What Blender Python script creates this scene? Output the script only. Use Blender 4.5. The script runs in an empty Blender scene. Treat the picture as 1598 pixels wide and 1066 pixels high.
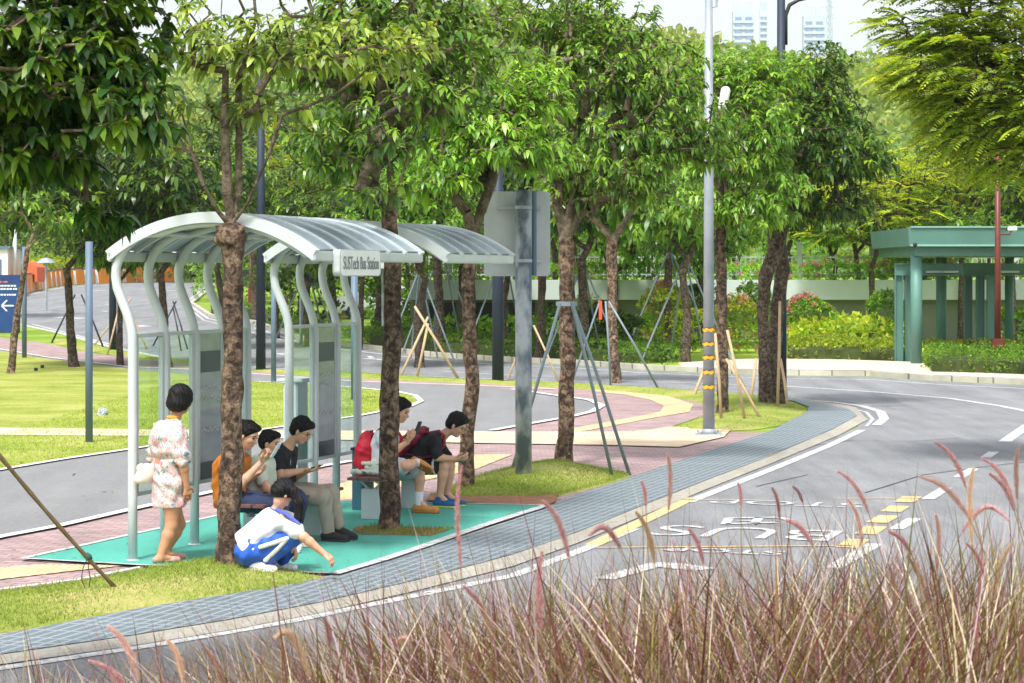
import bpy, bmesh, math, random
import numpy as np
from mathutils import Vector, Matrix
random.seed(7); rng = np.random.default_rng(7)
SC = bpy.context.scene
COL = SC.collection
# ---------------------------------------------------------------- camera, world, sun, exposure
F = 3600.0; CX = 799.0; HY = 428.0; H = 2.54          # focal length (px of a 1598 px frame), centre, horizon, eye height
cam_d = bpy.data.cameras.new('camera'); cam = bpy.data.objects.new('camera', cam_d); COL.objects.link(cam)
cam.location = (0, 0, H); cam.rotation_euler = (math.radians(90), 0, 0)
cam_d.sensor_width = 36; cam_d.lens = 36*F/1598; cam_d.shift_y = -105/1598
cam_d.clip_start = .1; cam_d.clip_end = 9000
cam_d.dof.use_dof = True; cam_d.dof.focus_distance = 22; cam_d.dof.aperture_fstop = 14
SC.camera = cam
SUN_EL, SUN_AZ = 60, 200          # azimuth: clockwise from +Y; the sun stands behind and to the left of the viewer
w = bpy.data.worlds.new('World'); SC.world = w; w.use_nodes = True
nt = w.node_tree; bg = nt.nodes['Background']
sky = nt.nodes.new('ShaderNodeTexSky'); sky.sky_type = 'NISHITA'; sky.sun_disc = False
sky.sun_elevation = math.radians(SUN_EL); sky.sun_rotation = math.radians(SUN_AZ)
sky.dust_density = 3.5; sky.ozone_density = 1.2; sky.air_density = .9
hs = nt.nodes.new('ShaderNodeHueSaturation'); hs.inputs['Saturation'].default_value = .28; hs.inputs['Value'].default_value = 1.6
nt.links.new(sky.outputs[0], hs.inputs['Color']); nt.links.new(hs.outputs[0], bg.inputs[0]); bg.inputs[1].default_value = .15
sd = bpy.data.lights.new('sun', 'SUN'); sun = bpy.data.objects.new('sun', sd); COL.objects.link(sun)
sd.energy = 3.4; sd.angle = math.radians(8); sd.color = (1, .96, .9)
az = math.radians(SUN_AZ); el = math.radians(SUN_EL)
sdir = Vector((math.sin(az)*math.cos(el), math.cos(az)*math.cos(el), math.sin(el)))
sun.rotation_euler = sdir.to_track_quat('Z', 'Y').to_euler()
SC.view_settings.view_transform = 'Standard'; SC.view_settings.look = 'None'
SC.view_settings.gamma = 1; SC.view_settings.exposure = .25
SC.render.engine = 'CYCLES'
cy = SC.cycles; cy.max_bounces = 6; cy.diffuse_bounces = 3; cy.glossy_bounces = 3; cy.transmission_bounces = 5
cy.transparent_max_bounces = 12; cy.caustics_reflective = False; cy.caustics_refractive = False
cy.use_denoising = True; cy.sample_clamp_indirect = 6; cy.volume_bounces = 1
try: cy.use_adaptive_sampling = True
except Exception: pass
# ---------------------------------------------------------------- terrain and projection
def h(X, Y):
    if Y < 60: return 0.0
    if Y < 200: return .0155*(Y-60)
    return 2.17 + (Y-200)*.02
def G(x, y):                       # photo pixel -> point of the terrain
    d = (y-HY)/F
    Y = H/d if d > 0 else 1e9
    if Y > 60:
        Y = (H+.93)/(d+.0155)
    return Vector(((x-CX)/F*Y, Y, h(0, Y)))
def W(x, y, Y): return Vector(((x-CX)/F*Y, Y, H-(y-HY)/F*Y))
AX = Vector((.3083, .9513, 0)); BX = Vector((.9513, -.3083, 0))     # along the road, across towards the road
P0 = G(207, 879)
def S(u, v, z=0): return P0 + AX*u + BX*v + Vector((0, 0, z))
# ---------------------------------------------------------------- objects
def tag(o, label=None, cat=None, group=None, kind=None):
    if label: o['label'] = label
    if cat: o['category'] = cat
    if group: o['group'] = group
    if kind: o['kind'] = kind
    return o
def empty(name, loc, label=None, cat=None, group=None):
    o = bpy.data.objects.new(name, None); COL.objects.link(o); o.location = loc; o.empty_display_size = .1
    return tag(o, label, cat, group)
def rootloc(p):
    v = Vector((0, 0, 0))
    while p is not None: v += Vector(p.location); p = p.parent
    return v
def mesh_obj(name, V, Fc, m, parent=None, smooth=False, loc=None):
    me = bpy.data.meshes.new(name)
    off = rootloc(parent) if parent is not None else Vector(loc or (0, 0, 0))
    V = [(v[0]-off.x, v[1]-off.y, v[2]-off.z) for v in V]
    me.from_pydata(V, [], Fc); me.update()
    if smooth: me.polygons.foreach_set('use_smooth', [True]*len(me.polygons))
    ms = m if isinstance(m, (list, tuple)) else [m]
    for q in ms: me.materials.append(q)
    o = bpy.data.objects.new(name, me); COL.objects.link(o)
    if parent is not None: o.parent = parent
    elif loc is not None: o.location = loc
    return o
def np_mesh(name, V, quads, m, parent=None, smooth=False, colors=None, loc=(0, 0, 0), tris=None):
    """big meshes from numpy arrays"""
    V = np.asarray(V, dtype=np.float32)
    off = rootloc(parent) if parent is not None else Vector(loc)
    V = V - np.array(off, dtype=np.float32)
    me = bpy.data.meshes.new(name)
    me.vertices.add(len(V)); me.vertices.foreach_set('co', V.ravel())
    li = []; ls = []; lt = []
    s = 0
    if quads is not None and len(quads):
        q = np.asarray(quads, dtype=np.int32); li.append(q.ravel()); ls.append(np.arange(len(q))*4); lt.append(np.full(len(q), 4)); s = len(q)*4
    if tris is not None and len(tris):
        t = np.asarray(tris, dtype=np.int32); li.append(t.ravel()); ls.append(s+np.arange(len(t))*3); lt.append(np.full(len(t), 3))
    li = np.concatenate(li).astype(np.int32); ls = np.concatenate(ls).astype(np.int32); lt = np.concatenate(lt).astype(np.int32)
    me.loops.add(len(li)); me.loops.foreach_set('vertex_index', li)
    me.polygons.add(len(ls)); me.polygons.foreach_set('loop_start', ls); me.polygons.foreach_set('loop_total', lt)
    if smooth: me.polygons.foreach_set('use_smooth', np.ones(len(ls), dtype=bool))
    me.update(calc_edges=True)
    if colors is not None:
        c = np.ones((len(V), 4), dtype=np.float32); c[:, :3] = colors
        at = me.color_attributes.new('tint', 'FLOAT_COLOR', 'POINT'); at.data.foreach_set('color', c.ravel())
    me.materials.append(m)
    o = bpy.data.objects.new(name, me); COL.objects.link(o)
    if parent is not None: o.parent = parent
    else: o.location = loc
    return o
class MB:
    def __init__(s): s.V = []; s.F = []
    def quadbox(s, c):       # 8 corners: bottom 4 (ccw), top 4
        n = len(s.V); s.V += [tuple(p) for p in c]
        for f in ((3, 2, 1, 0), (4, 5, 6, 7), (0, 1, 5, 4), (1, 2, 6, 5), (2, 3, 7, 6), (3, 0, 4, 7)): s.F.append([n+i for i in f])
        return s
    def box(s, o, ex, ey, ez, bev=0):  # o = centre, full extents as vectors
        o = Vector(o); ex = Vector(ex)/2; ey = Vector(ey)/2; ez = Vector(ez)/2
        return s.quadbox([o-ex-ey-ez, o+ex-ey-ez, o+ex+ey-ez, o-ex+ey-ez, o-ex-ey+ez, o+ex-ey+ez, o+ex+ey+ez, o-ex+ey+ez])
    def tube(s, pts, r, n=8, cap=True, flat=None):
        pts = [Vector(p) for p in pts]
        rs = r if isinstance(r, (list, tuple)) else [r]*len(pts)
        base = len(s.V); t0 = (pts[1]-pts[0]).normalized()
        a = t0.orthogonal().normalized() if abs(t0.z) < .9 else (Vector((1, 0, 0))-t0*t0.x).normalized()
        for i, p in enumerate(pts):
            t = (pts[min(i+1, len(pts)-1)]-pts[max(i-1, 0)]).normalized()
            a = (a-t*a.dot(t)).normalized(); b = t.cross(a)
            for k in range(n):
                q = 2*math.pi*k/n
                s.V.append(tuple(p+(a*math.cos(q)+b*math.sin(q))*rs[i]))
        for i in range(len(pts)-1):
            for k in range(n):
                A = base+i*n+k; B = base+i*n+(k+1) % n
                s.F.append([A, B, B+n, A+n])
        if cap:
            s.F.append([base+k for k in range(n)][::-1]); s.F.append([base+(len(pts)-1)*n+k for k in range(n)])
        return s
    def prism(s, pts, d):    # closed outline pts extruded by vector d
        n = len(pts); b = len(s.V); d = Vector(d)
        s.V += [tuple(Vector(p)) for p in pts]+[tuple(Vector(p)+d) for p in pts]
        s.F.append([b+i for i in range(n)][::-1]); s.F.append([b+n+i for i in range(n)])
        for i in range(n):
            j = (i+1) % n; s.F.append([b+i, b+j, b+n+j, b+n+i])
        return s
    def ball(s, c, rx, ry, rz, n=12, m=8):
        b = len(s.V); c = Vector(c)
        for i in range(m+1):
            t = math.pi*i/m
            for k in range(n):
                q = 2*math.pi*k/n
                s.V.append((c.x+rx*math.sin(t)*math.cos(q), c.y+ry*math.sin(t)*math.sin(q), c.z+rz*math.cos(t)))
        for i in range(m):
            for k in range(n):
                A = b+i*n+k; B = b+i*n+(k+1) % n; s.F.append([A, A+n, B+n, B])
        return s
    def build(s, name, m, parent=None, smooth=False, loc=None, bevel=0):
        o = mesh_obj(name, s.V, s.F, m, parent, smooth, loc)
        bm = bmesh.new(); bm.from_mesh(o.data); bmesh.ops.recalc_face_normals(bm, faces=bm.faces)
        if bevel:
            bmesh.ops.bevel(bm, geom=[e for e in bm.edges if e.calc_length() > bevel*3 and e.is_manifold and e.calc_face_angle(0) > .5], offset=bevel, segments=2, affect='EDGES', clamp_overlap=True)
        bm.to_mesh(o.data); bm.free()
        return o
def copy_tree(o, parent=None):
    c = o.copy(); COL.objects.link(c); c.parent = parent
    for ch in list(o.children): copy_tree(ch, c)
    return c
# ---------------------------------------------------------------- materials
MATS = {}
def srgb(r, g, b):
    f = lambda c: (c/255/12.92 if c/255 <= .04045 else ((c/255+.055)/1.055)**2.4)
    return (f(r), f(g), f(b))
def mat(name, col, rough=.6, var=.12, scale=6, bump=0, bscale=60, metal=0, col2=None, spec=.5, detail=5, contrast=.25, stretch=None, trans=0, alpha=1, emit=0, coat=0, grain=0, gscale=90, patch=0):
    if name in MATS: return MATS[name]
    m = bpy.data.materials.new(name); m.use_nodes = True; MATS[name] = m
    n = m.node_tree.nodes; L = m.node_tree.links; b = n['Principled BSDF']
    tc = n.new('ShaderNodeTexCoord'); mp = n.new('ShaderNodeMapping'); L.new(tc.outputs['Object'], mp.inputs[0])
    if stretch: mp.inputs['Scale'].default_value = stretch
    nz = n.new('ShaderNodeTexNoise'); nz.inputs['Scale'].default_value = scale; nz.inputs['Detail'].default_value = detail
    L.new(mp.outputs[0], nz.inputs['Vector'])
    cr = n.new('ShaderNodeValToRGB'); cr.color_ramp.elements[0].position = .5-contrast; cr.color_ramp.elements[1].position = .5+contrast
    lo = tuple(c*(1-var) for c in col); hi = tuple(min(1, c*(1+var)) for c in (col2 or col))
    if col2: lo = col; hi = col2
    cr.color_ramp.elements[0].color = (*lo, 1); cr.color_ramp.elements[1].color = (*hi, 1)
    L.new(nz.outputs[0], cr.inputs[0]); L.new(cr.outputs[0], b.inputs['Base Color'])
    if grain:
        hv = n.new('ShaderNodeHueSaturation'); L.new(cr.outputs[0], hv.inputs['Color']); L.new(hv.outputs[0], b.inputs['Base Color'])
        g1 = n.new('ShaderNodeTexNoise'); g1.inputs['Scale'].default_value = gscale; g1.inputs['Detail'].default_value = 3; L.new(tc.outputs['Object'], g1.inputs['Vector'])
        m1_ = n.new('ShaderNodeMapRange'); m1_.inputs[1].default_value = .3; m1_.inputs[2].default_value = .7; m1_.inputs[3].default_value = 1-grain; m1_.inputs[4].default_value = 1+grain; L.new(g1.outputs[0], m1_.inputs[0])
        mp2 = n.new('ShaderNodeMapping'); mp2.inputs['Rotation'].default_value = (0, 0, .31); mp2.inputs['Scale'].default_value = (1.6, .16, 1); L.new(tc.outputs['Object'], mp2.inputs[0])
        g2 = n.new('ShaderNodeTexNoise'); g2.inputs['Scale'].default_value = 1.1; g2.inputs['Detail'].default_value = 7; g2.inputs['Roughness'].default_value = .65; L.new(mp2.outputs[0], g2.inputs['Vector'])
        m2_ = n.new('ShaderNodeMapRange'); m2_.inputs[1].default_value = .35; m2_.inputs[2].default_value = .68; m2_.inputs[3].default_value = 1-patch; m2_.inputs[4].default_value = 1+patch*.5; L.new(g2.outputs[0], m2_.inputs[0])
        mm = n.new('ShaderNodeMath'); mm.operation = 'MULTIPLY'; L.new(m1_.outputs[0], mm.inputs[0]); L.new(m2_.outputs[0], mm.inputs[1]); L.new(mm.outputs[0], hv.inputs['Value'])
    b.inputs['Roughness'].default_value = rough; b.inputs['Metallic'].default_value = metal
    b.inputs['Specular IOR Level'].default_value = spec
    if coat: b.inputs['Coat Weight'].default_value = coat
    if trans: b.inputs['Transmission Weight'].default_value = trans
    b.inputs['Alpha'].default_value = alpha
    if emit: b.inputs['Emission Color'].default_value = (*col, 1); b.inputs['Emission Strength'].default_value = emit
    if bump:
        n2 = n.new('ShaderNodeTexNoise'); n2.inputs['Scale'].default_value = bscale; n2.inputs['Detail'].default_value = 4
        L.new(mp.outputs[0], n2.inputs['Vector'])
        bp = n.new('ShaderNodeBump'); bp.inputs['Strength'].default_value = bump; bp.inputs['Distance'].default_value = .02
        L.new(n2.outputs[0], bp.inputs['Height']); L.new(bp.outputs[0], b.inputs['Normal'])
    return m
def leafmat(name, tr=.4, rough=.38, gain=1.0, spec=.5, tint=(1.6, 1.5, .5, 1)):
    m = bpy.data.materials.new(name); m.use_nodes = True
    n = m.node_tree.nodes; L = m.node_tree.links; b = n['Principled BSDF']; out = n['Material Output']
    at = n.new('ShaderNodeAttribute'); at.attribute_name = 'tint'
    oi = n.new('ShaderNodeObjectInfo'); hsv = n.new('ShaderNodeHueSaturation')
    mr = n.new('ShaderNodeMapRange'); mr.inputs[3].default_value = .8*gain; mr.inputs[4].default_value = 1.2*gain
    L.new(oi.outputs['Random'], mr.inputs[0]); L.new(mr.outputs[0], hsv.inputs['Value']); L.new(at.outputs['Color'], hsv.inputs['Color'])
    L.new(hsv.outputs[0], b.inputs['Base Color']); b.inputs['Roughness'].default_value = rough; b.inputs['Specular IOR Level'].default_value = spec
    t = n.new('ShaderNodeBsdfTranslucent'); gm = n.new('ShaderNodeMix'); gm.data_type = 'RGBA'; gm.blend_type = 'MULTIPLY'; gm.inputs[0].default_value = 1
    gm.inputs[7].default_value = tint; L.new(hsv.outputs[0], gm.inputs[6]); L.new(gm.outputs[2], t.inputs[0])
    mx = n.new('ShaderNodeMixShader'); mx.inputs[0].default_value = tr
    L.new(b.outputs[0], mx.inputs[1]); L.new(t.outputs[0], mx.inputs[2]); L.new(mx.outputs[0], out.inputs[0])
    return m
M_leaf = leafmat('leaf_surface', .34, .33); M_leaf2 = leafmat('soft_leaf_surface', .45, .6, spec=.25); M_blade = leafmat('grass_blade_surface', .35, .6, spec=.2, tint=(1.1, 1.05, 1, 1))
def glassmat(name, tint, alpha_mix=.82, rough=.03):
    m = bpy.data.materials.new(name); m.use_nodes = True
    n = m.node_tree.nodes; L = m.node_tree.links; out = n['Material Output']; n.remove(n['Principled BSDF'])
    t = n.new('ShaderNodeBsdfTransparent'); t.inputs[0].default_value = (*tint, 1)
    g = n.new('ShaderNodeBsdfGlossy'); g.inputs['Roughness'].default_value = rough; g.inputs[0].default_value = (.9, .95, 1, 1)
    fr = n.new('ShaderNodeLayerWeight'); fr.inputs[0].default_value = .5
    pw_ = n.new('ShaderNodeMath'); pw_.operation = 'POWER'; pw_.inputs[1].default_value = 4; L.new(fr.outputs['Facing'], pw_.inputs[0])
    ma = n.new('ShaderNodeMath'); ma.operation = 'MULTIPLY_ADD'; ma.inputs[1].default_value = .45; ma.inputs[2].default_value = max(.02, 1-alpha_mix-.05); ma.use_clamp = True
    L.new(pw_.outputs[0], ma.inputs[0])
    mx = n.new('ShaderNodeMixShader'); L.new(ma.outputs[0], mx.inputs[0]); L.new(t.outputs[0], mx.inputs[1]); L.new(g.outputs[0], mx.inputs[2]); L.new(mx.outputs[0], out.inputs[0])
    return m
M_white = mat('white_coated_steel', srgb(192, 200, 202), .42, .07, 3, bump=.03, bscale=12)
def paintmat(name, col, base, wear=.44):
    m = mat(name, col, .75, .05, 14); n = m.node_tree.nodes; L = m.node_tree.links; cr = next(q for q in n if q.type == 'VALTORGB'); nz = next(q for q in n if q.type == 'TEX_NOISE')
    nz.inputs['Scale'].default_value = 9; nz.inputs['Detail'].default_value = 14; nz.inputs['Roughness'].default_value = .75
    e = cr.color_ramp.elements; e[0].position = wear-.06; e[0].color = (*base, 1); e[1].position = wear+.08; e[1].color = (*col, 1); return m
M_line = paintmat('white_road_paint', (.56, .57, .58), (.3, .305, .315), .455)
M_yellow = paintmat('yellow_road_paint', srgb(220, 182, 116), srgb(176, 166, 144), .48)
M_asph = mat('asphalt', srgb(132, 134, 138), .85, .1, .8, bump=.5, bscale=130, detail=12, contrast=.2, grain=.18, gscale=28, patch=.26)
M_asph2 = mat('path_asphalt', srgb(128, 129, 131), .85, .08, .9, bump=.4, bscale=130, detail=9, contrast=.3, grain=.12, gscale=22, patch=.12)
M_conc = mat('concrete', srgb(160, 156, 146), .85, .12, 5, bump=.3, bscale=40, grain=.12, gscale=20, patch=.2)
M_gal = mat('galvanised_steel', srgb(140, 152, 162), .45, .25, 4, col2=srgb(188, 196, 204), metal=.35, bump=.05, bscale=8, detail=8)
M_navy = mat('dark_blue_painted_steel', srgb(30, 44, 64), .6, .1, 4)
M_bluegrey = mat('blue_grey_painted_steel', srgb(92, 112, 132), .55, .08, 4)
M_redbrown = mat('red_brown_painted_steel', srgb(104, 42, 34), .45, .12, 5)
M_green = mat('green_painted_steel', srgb(86, 128, 118), .5, .1, 1.6, bump=.05, bscale=10)
M_dark = mat('dark_steel', (.02, .022, .025), .4, .1)
M_black = mat('matt_black', (.012, .012, .014), .6, .2)
M_wood = mat('weathered_stake_wood', srgb(186, 160, 128), .8, .2, 5, bump=.2, bscale=30, stretch=(6, 6, 1))
M_wood2 = mat('dark_bamboo', srgb(112, 92, 66), .7, .3, 9, bump=.2, bscale=30)
M_steelgreen = mat('grey_green_stake_paint', srgb(118, 134, 142), .45, .1, 6)
M_bark = None
def barkmat(name, c1, c2, c3, sc=9):
    m = bpy.data.materials.new(name); m.use_nodes = True
    n = m.node_tree.nodes; L = m.node_tree.links; b = n['Principled BSDF']
    tc = n.new('ShaderNodeTexCoord'); mp = n.new('ShaderNodeMapping'); mp.inputs['Scale'].default_value = (1.1, 1.1, 1.0); L.new(tc.outputs['Object'], mp.inputs[0])
    nz = n.new('ShaderNodeTexNoise'); nz.inputs['Scale'].default_value = sc; nz.inputs['Detail'].default_value = 10; nz.inputs['Roughness'].default_value = .68; nz.inputs['Distortion'].default_value = .5; L.new(mp.outputs[0], nz.inputs['Vector'])
    cr = n.new('ShaderNodeValToRGB'); e = cr.color_ramp.elements
    e[0].position = .4; e[0].color = (*c1, 1); e[1].position = .6; e[1].color = (*c3, 1); k = e.new(.49); k.color = (*c2, 1)
    L.new(nz.outputs[0], cr.inputs[0]); b.inputs['Roughness'].default_value = .9
    oi = n.new('ShaderNodeTexNoise'); oi.inputs['Scale'].default_value = .45; L.new(tc.outputs['Object'], oi.inputs['Vector'])
    n4 = n.new('ShaderNodeTexNoise'); n4.inputs['Scale'].default_value = 3.2; n4.inputs['Detail'].default_value = 4; L.new(tc.outputs['Object'], n4.inputs['Vector'])
    ob = n.new('ShaderNodeObjectInfo'); m5 = n.new('ShaderNodeMapRange'); m5.inputs[3].default_value = .72; m5.inputs[4].default_value = 1.2; L.new(ob.outputs['Random'], m5.inputs[0])
    m6 = n.new('ShaderNodeMapRange'); m6.inputs[1].default_value = .35; m6.inputs[2].default_value = .65; m6.inputs[3].default_value = .6; m6.inputs[4].default_value = 1.3; L.new(n4.outputs[0], m6.inputs[0])
    m7 = n.new('ShaderNodeMath'); m7.operation = 'MULTIPLY'; L.new(m5.outputs[0], m7.inputs[0]); L.new(m6.outputs[0], m7.inputs[1])
    hv = n.new('ShaderNodeHueSaturation'); L.new(cr.outputs[0], hv.inputs['Color']); L.new(m7.outputs[0], hv.inputs['Value']); L.new(hv.outputs[0], b.inputs['Base Color'])
    n2 = n.new('ShaderNodeTexNoise'); n2.inputs['Scale'].default_value = sc*3; n2.inputs['Detail'].default_value = 6; n2.inputs['Distortion'].default_value = .8; L.new(mp.outputs[0], n2.inputs['Vector'])
    ad = n.new('ShaderNodeMath'); ad.operation = 'ADD'; L.new(n2.outputs[0], ad.inputs[0]); L.new(nz.outputs[0], ad.inputs[1])
    bp = n.new('ShaderNodeBump'); bp.inputs['Strength'].default_value = .9; bp.inputs['Distance'].default_value = .03
    L.new(ad.outputs[0], bp.inputs['Height']); L.new(bp.outputs[0], b.inputs['Normal'])
    return m
M_bark = barkmat('brown_blotched_bark', srgb(48, 36, 28), srgb(92, 73, 58), srgb(150, 126, 104), 13)
M_bark2 = barkmat('grey_brown_bark', srgb(46, 38, 33), srgb(84, 71, 60), srgb(124, 108, 92), 17)
M_limb = barkmat('smooth_limb_bark', srgb(82, 68, 54), srgb(112, 98, 78), srgb(140, 126, 104), 8)
# ---------------------------------------------------------------- ground materials
def grassmat(name, c1, c2, c3):
    m = bpy.data.materials.new(name); m.use_nodes = True
    n = m.node_tree.nodes; L = m.node_tree.links; b = n['Principled BSDF']
    tc = n.new('ShaderNodeTexCoord')
    a = n.new('ShaderNodeTexNoise'); a.inputs['Scale'].default_value = .55; a.inputs['Detail'].default_value = 6; a.inputs['Roughness'].default_value = .65
    c = n.new('ShaderNodeTexNoise'); c.inputs['Scale'].default_value = 26; c.inputs['Detail'].default_value = 6; c.inputs['Roughness'].default_value = .75
    mp = n.new('ShaderNodeMapping'); mp.inputs['Scale'].default_value = (1, .35, 1); L.new(tc.outputs['Object'], mp.inputs[0])
    L.new(tc.outputs['Object'], a.inputs['Vector']); L.new(mp.outputs[0], c.inputs['Vector'])
    ad = n.new('ShaderNodeMath'); ad.operation = 'MULTIPLY_ADD'; ad.inputs[1].default_value = .45; L.new(c.outputs[0], ad.inputs[0])
    mu = n.new('ShaderNodeMath'); mu.operation = 'MULTIPLY'; mu.inputs[1].default_value = .55; L.new(a.outputs[0], mu.inputs[0]); L.new(mu.outputs[0], ad.inputs[2])
    cr = n.new('ShaderNodeValToRGB'); e = cr.color_ramp.elements
    e[0].position = .38; e[0].color = (*c1, 1); e[1].position = .62; e[1].color = (*c3, 1); k = e.new(.5); k.color = (*c2, 1)
    L.new(ad.outputs[0], cr.inputs[0]); L.new(cr.outputs[0], b.inputs['Base Color']); b.inputs['Roughness'].default_value = .95; b.inputs['Specular IOR Level'].default_value = .1
    bp = n.new('ShaderNodeBump'); bp.inputs['Strength'].default_value = .7; bp.inputs['Distance'].default_value = .04
    L.new(c.outputs[0], bp.inputs['Height']); L.new(bp.outputs[0], b.inputs['Normal'])
    return m
M_lawn = grassmat('lawn', srgb(112, 130, 52), srgb(148, 158, 74), srgb(176, 174, 108))
M_grass = grassmat('lush_grass', srgb(94, 124, 46), srgb(126, 152, 58), srgb(154, 170, 82))
M_mound = grassmat('worn_grass', srgb(108, 130, 50), srgb(146, 158, 74), srgb(186, 172, 118))
M_soil = mat('red_soil', srgb(126, 84, 60), .95, .2, 14, col2=srgb(166, 122, 92), bump=.8, bscale=40)
def brickmat(name, c1, c2, mortar, bw, bh, rot, msz=.012, off=.5):
    m = bpy.data.materials.new(name); m.use_nodes = True
    n = m.node_tree.nodes; L = m.node_tree.links; b = n['Principled BSDF']
    tc = n.new('ShaderNodeTexCoord'); mp = n.new('ShaderNodeMapping'); mp.inputs['Rotation'].default_value = (0, 0, rot); L.new(tc.outputs['Object'], mp.inputs[0])
    br = n.new('ShaderNodeTexBrick'); br.inputs['Scale'].default_value = 1; br.inputs['Brick Width'].default_value = bw; br.inputs['Row Height'].default_value = bh
    br.inputs['Mortar Size'].default_value = msz; br.inputs['Mortar Smooth'].default_value = .2; br.offset = off; br.inputs['Bias'].default_value = 0
    br.inputs['Color1'].default_value = (*c1, 1); br.inputs['Color2'].default_value = (*c2, 1); br.inputs['Mortar'].default_value = (*mortar, 1)
    L.new(mp.outputs[0], br.inputs['Vector'])
    nz = n.new('ShaderNodeTexNoise'); nz.inputs['Scale'].default_value = 1.6; nz.inputs['Detail'].default_value = 8; L.new(tc.outputs['Object'], nz.inputs['Vector'])
    mr = n.new('ShaderNodeMapRange'); mr.inputs[1].default_value = .3; mr.inputs[2].default_value = .7; mr.inputs[3].default_value = .82; mr.inputs[4].default_value = 1.18; L.new(nz.outputs[0], mr.inputs[0])
    hv = n.new('ShaderNodeHueSaturation'); L.new(br.outputs[0], hv.inputs['Color']); L.new(mr.outputs[0], hv.inputs['Value'])
    L.new(hv.outputs[0], b.inputs['Base Color']); b.inputs['Roughness'].default_value = .85
    bp = n.new('ShaderNodeBump'); bp.inputs['Strength'].default_value = .4; bp.inputs['Distance'].default_value = .01; bp.invert = True
    L.new(br.outputs['Fac'], bp.inputs['Height']); L.new(bp.outputs[0], b.inputs['Normal'])
    return m
ROT = -math.atan2(AX.x, AX.y)*-1
M_brick = brickmat('pink_paving_bricks', srgb(150, 126, 128), srgb(172, 148, 146), srgb(120, 102, 104), .22, .11, ROT, .01)
M_tact = brickmat('tactile_paving', srgb(210, 186, 144), srgb(222, 200, 158), srgb(166, 142, 106), .3, .06, ROT+math.pi/2, .012)
M_beige = brickmat('beige_paving_slabs', srgb(206, 184, 154), srgb(214, 194, 166), srgb(182, 160, 134), .6, .3, ROT, .006)
M_plat = mat('turquoise_floor_paint', srgb(74, 162, 146), .8, .08, 1.1, bump=.25, bscale=70, detail=9, grain=.05, gscale=30, patch=.2)
# ---------------------------------------------------------------- ground sheets
def smooth_px(pts, it=1, closed=True):
    for _ in range(it):
        out = []
        n = len(pts)
        for i in range(n if closed else n-1):
            a = pts[i]; b = pts[(i+1) % n]
            out += [(a[0]*.75+b[0]*.25, a[1]*.75+b[1]*.25), (a[0]*.25+b[0]*.75, a[1]*.25+b[1]*.75)]
        if not closed: out = [pts[0]]+out+[pts[-1]]
        pts = out
    return pts
def sheet(name, pts, off, m, kind='structure', world=False, sm=0):
    if sm: pts = smooth_px(pts, sm)
    P = [Vector(p) for p in pts] if world else [G(*p) for p in pts]
    bm = bmesh.new()
    vs = [bm.verts.new((p[0], p[1], 0)) for p in P]
    f = bm.faces.new(vs); f.normal_update()
    if f.normal.z < 0: f.normal_flip()
    bmesh.ops.triangulate(bm, faces=bm.faces[:])
    for Yc in (60, 200):
        bmesh.ops.bisect_plane(bm, geom=bm.verts[:]+bm.edges[:]+bm.faces[:], plane_co=(0, Yc, 0), plane_no=(0, 1, 0))
    for v in bm.verts: v.co.z = h(v.co.x, v.co.y)+off
    me = bpy.data.meshes.new(name); bm.to_mesh(me); bm.free(); me.materials.append(m)
    o = bpy.data.objects.new(name, me); COL.objects.link(o); return tag(o, kind=kind)
def band(P, wd, off, V, Fc):
    """painted stripe along world polyline"""
    n = len(P); b = len(V)
    for i, p in enumerate(P):
        t = (P[min(i+1, n-1)]-P[max(i-1, 0)]); t.z = 0; t.normalize(); s = Vector((-t.y, t.x, 0))*wd/2
        for q in (p-s, p+s): V.append((q.x, q.y, h(q.x, q.y)+off))
    for i in range(n-1): Fc.append([b+2*i, b+2*i+2, b+2*i+3, b+2*i+1])
def dens(P, step=2.5):
    out = [P[0]]
    for a, b in zip(P, P[1:]):
        k = max(1, int((b-a).length/step))
        out += [a.lerp(b, (i+1)/k) for i in range(k)]
    return out
def stripes(name, lines, m, off):
    V = []; Fc = []
    for pts, wd in lines: band(dens([G(*p) if not isinstance(p, Vector) else p for p in pts]), wd, off, V, Fc)
    return tag(mesh_obj(name, V, Fc, m), kind='structure')
def kerb(name, pts, wd, ht, m=None, lift=0):
    P = dens([G(*p) for p in pts], 1.2); V = []; Fc = []; n = len(P)
    for i, p in enumerate(P):
        t = (P[min(i+1, n-1)]-P[max(i-1, 0)]); t.z = 0; t.normalize(); s = Vector((-t.y, t.x, 0))*wd/2
        for q, z in ((p-s, -.05), (p+s, -.05), (p+s, ht), (p-s, ht)): V.append((q.x, q.y, h(q.x, q.y)+z+lift))
    for i in range(n-1):
        a = 4*i
        for k in range(4): Fc.append([a+k, a+(k+1) % 4, a+4+(k+1) % 4, a+4+k])
    return tag(mesh_obj(name, V, Fc, m or M_kerb), kind='structure')
M_kerb = brickmat('kerb_stone', srgb(176, 170, 160), srgb(186, 180, 170), srgb(120, 116, 108), .8, 9, 0, .02, 0)
M_hill = mat('hill_undergrowth', srgb(96, 128, 54), 1, .2, .05)
# base ground: one sheet out to the hills
V = []; Fc = []
xs = [-400, -60, 60, 400]
ys = [-30, 60, 200, 700]
for Y in ys:
    for X in xs: V.append((X, Y, h(X, Y)))
for j in range(3):
    for i in range(3):
        a = j*4+i; Fc.append([a, a+1, a+5, a+4])
tag(mesh_obj('ground', V, Fc, M_grass), kind='structure')
# far land: one sheet to the horizon, just under the ground
tag(mesh_obj('far_land', [(-6000, 690, 11), (6000, 690, 11), (6000, 7000, 11), (-6000, 7000, 11)], [[0, 1, 2, 3]], M_hill), kind='structure')
near = [Vector((9, 1, 0)), Vector((-8, 1, 0))]
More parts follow.
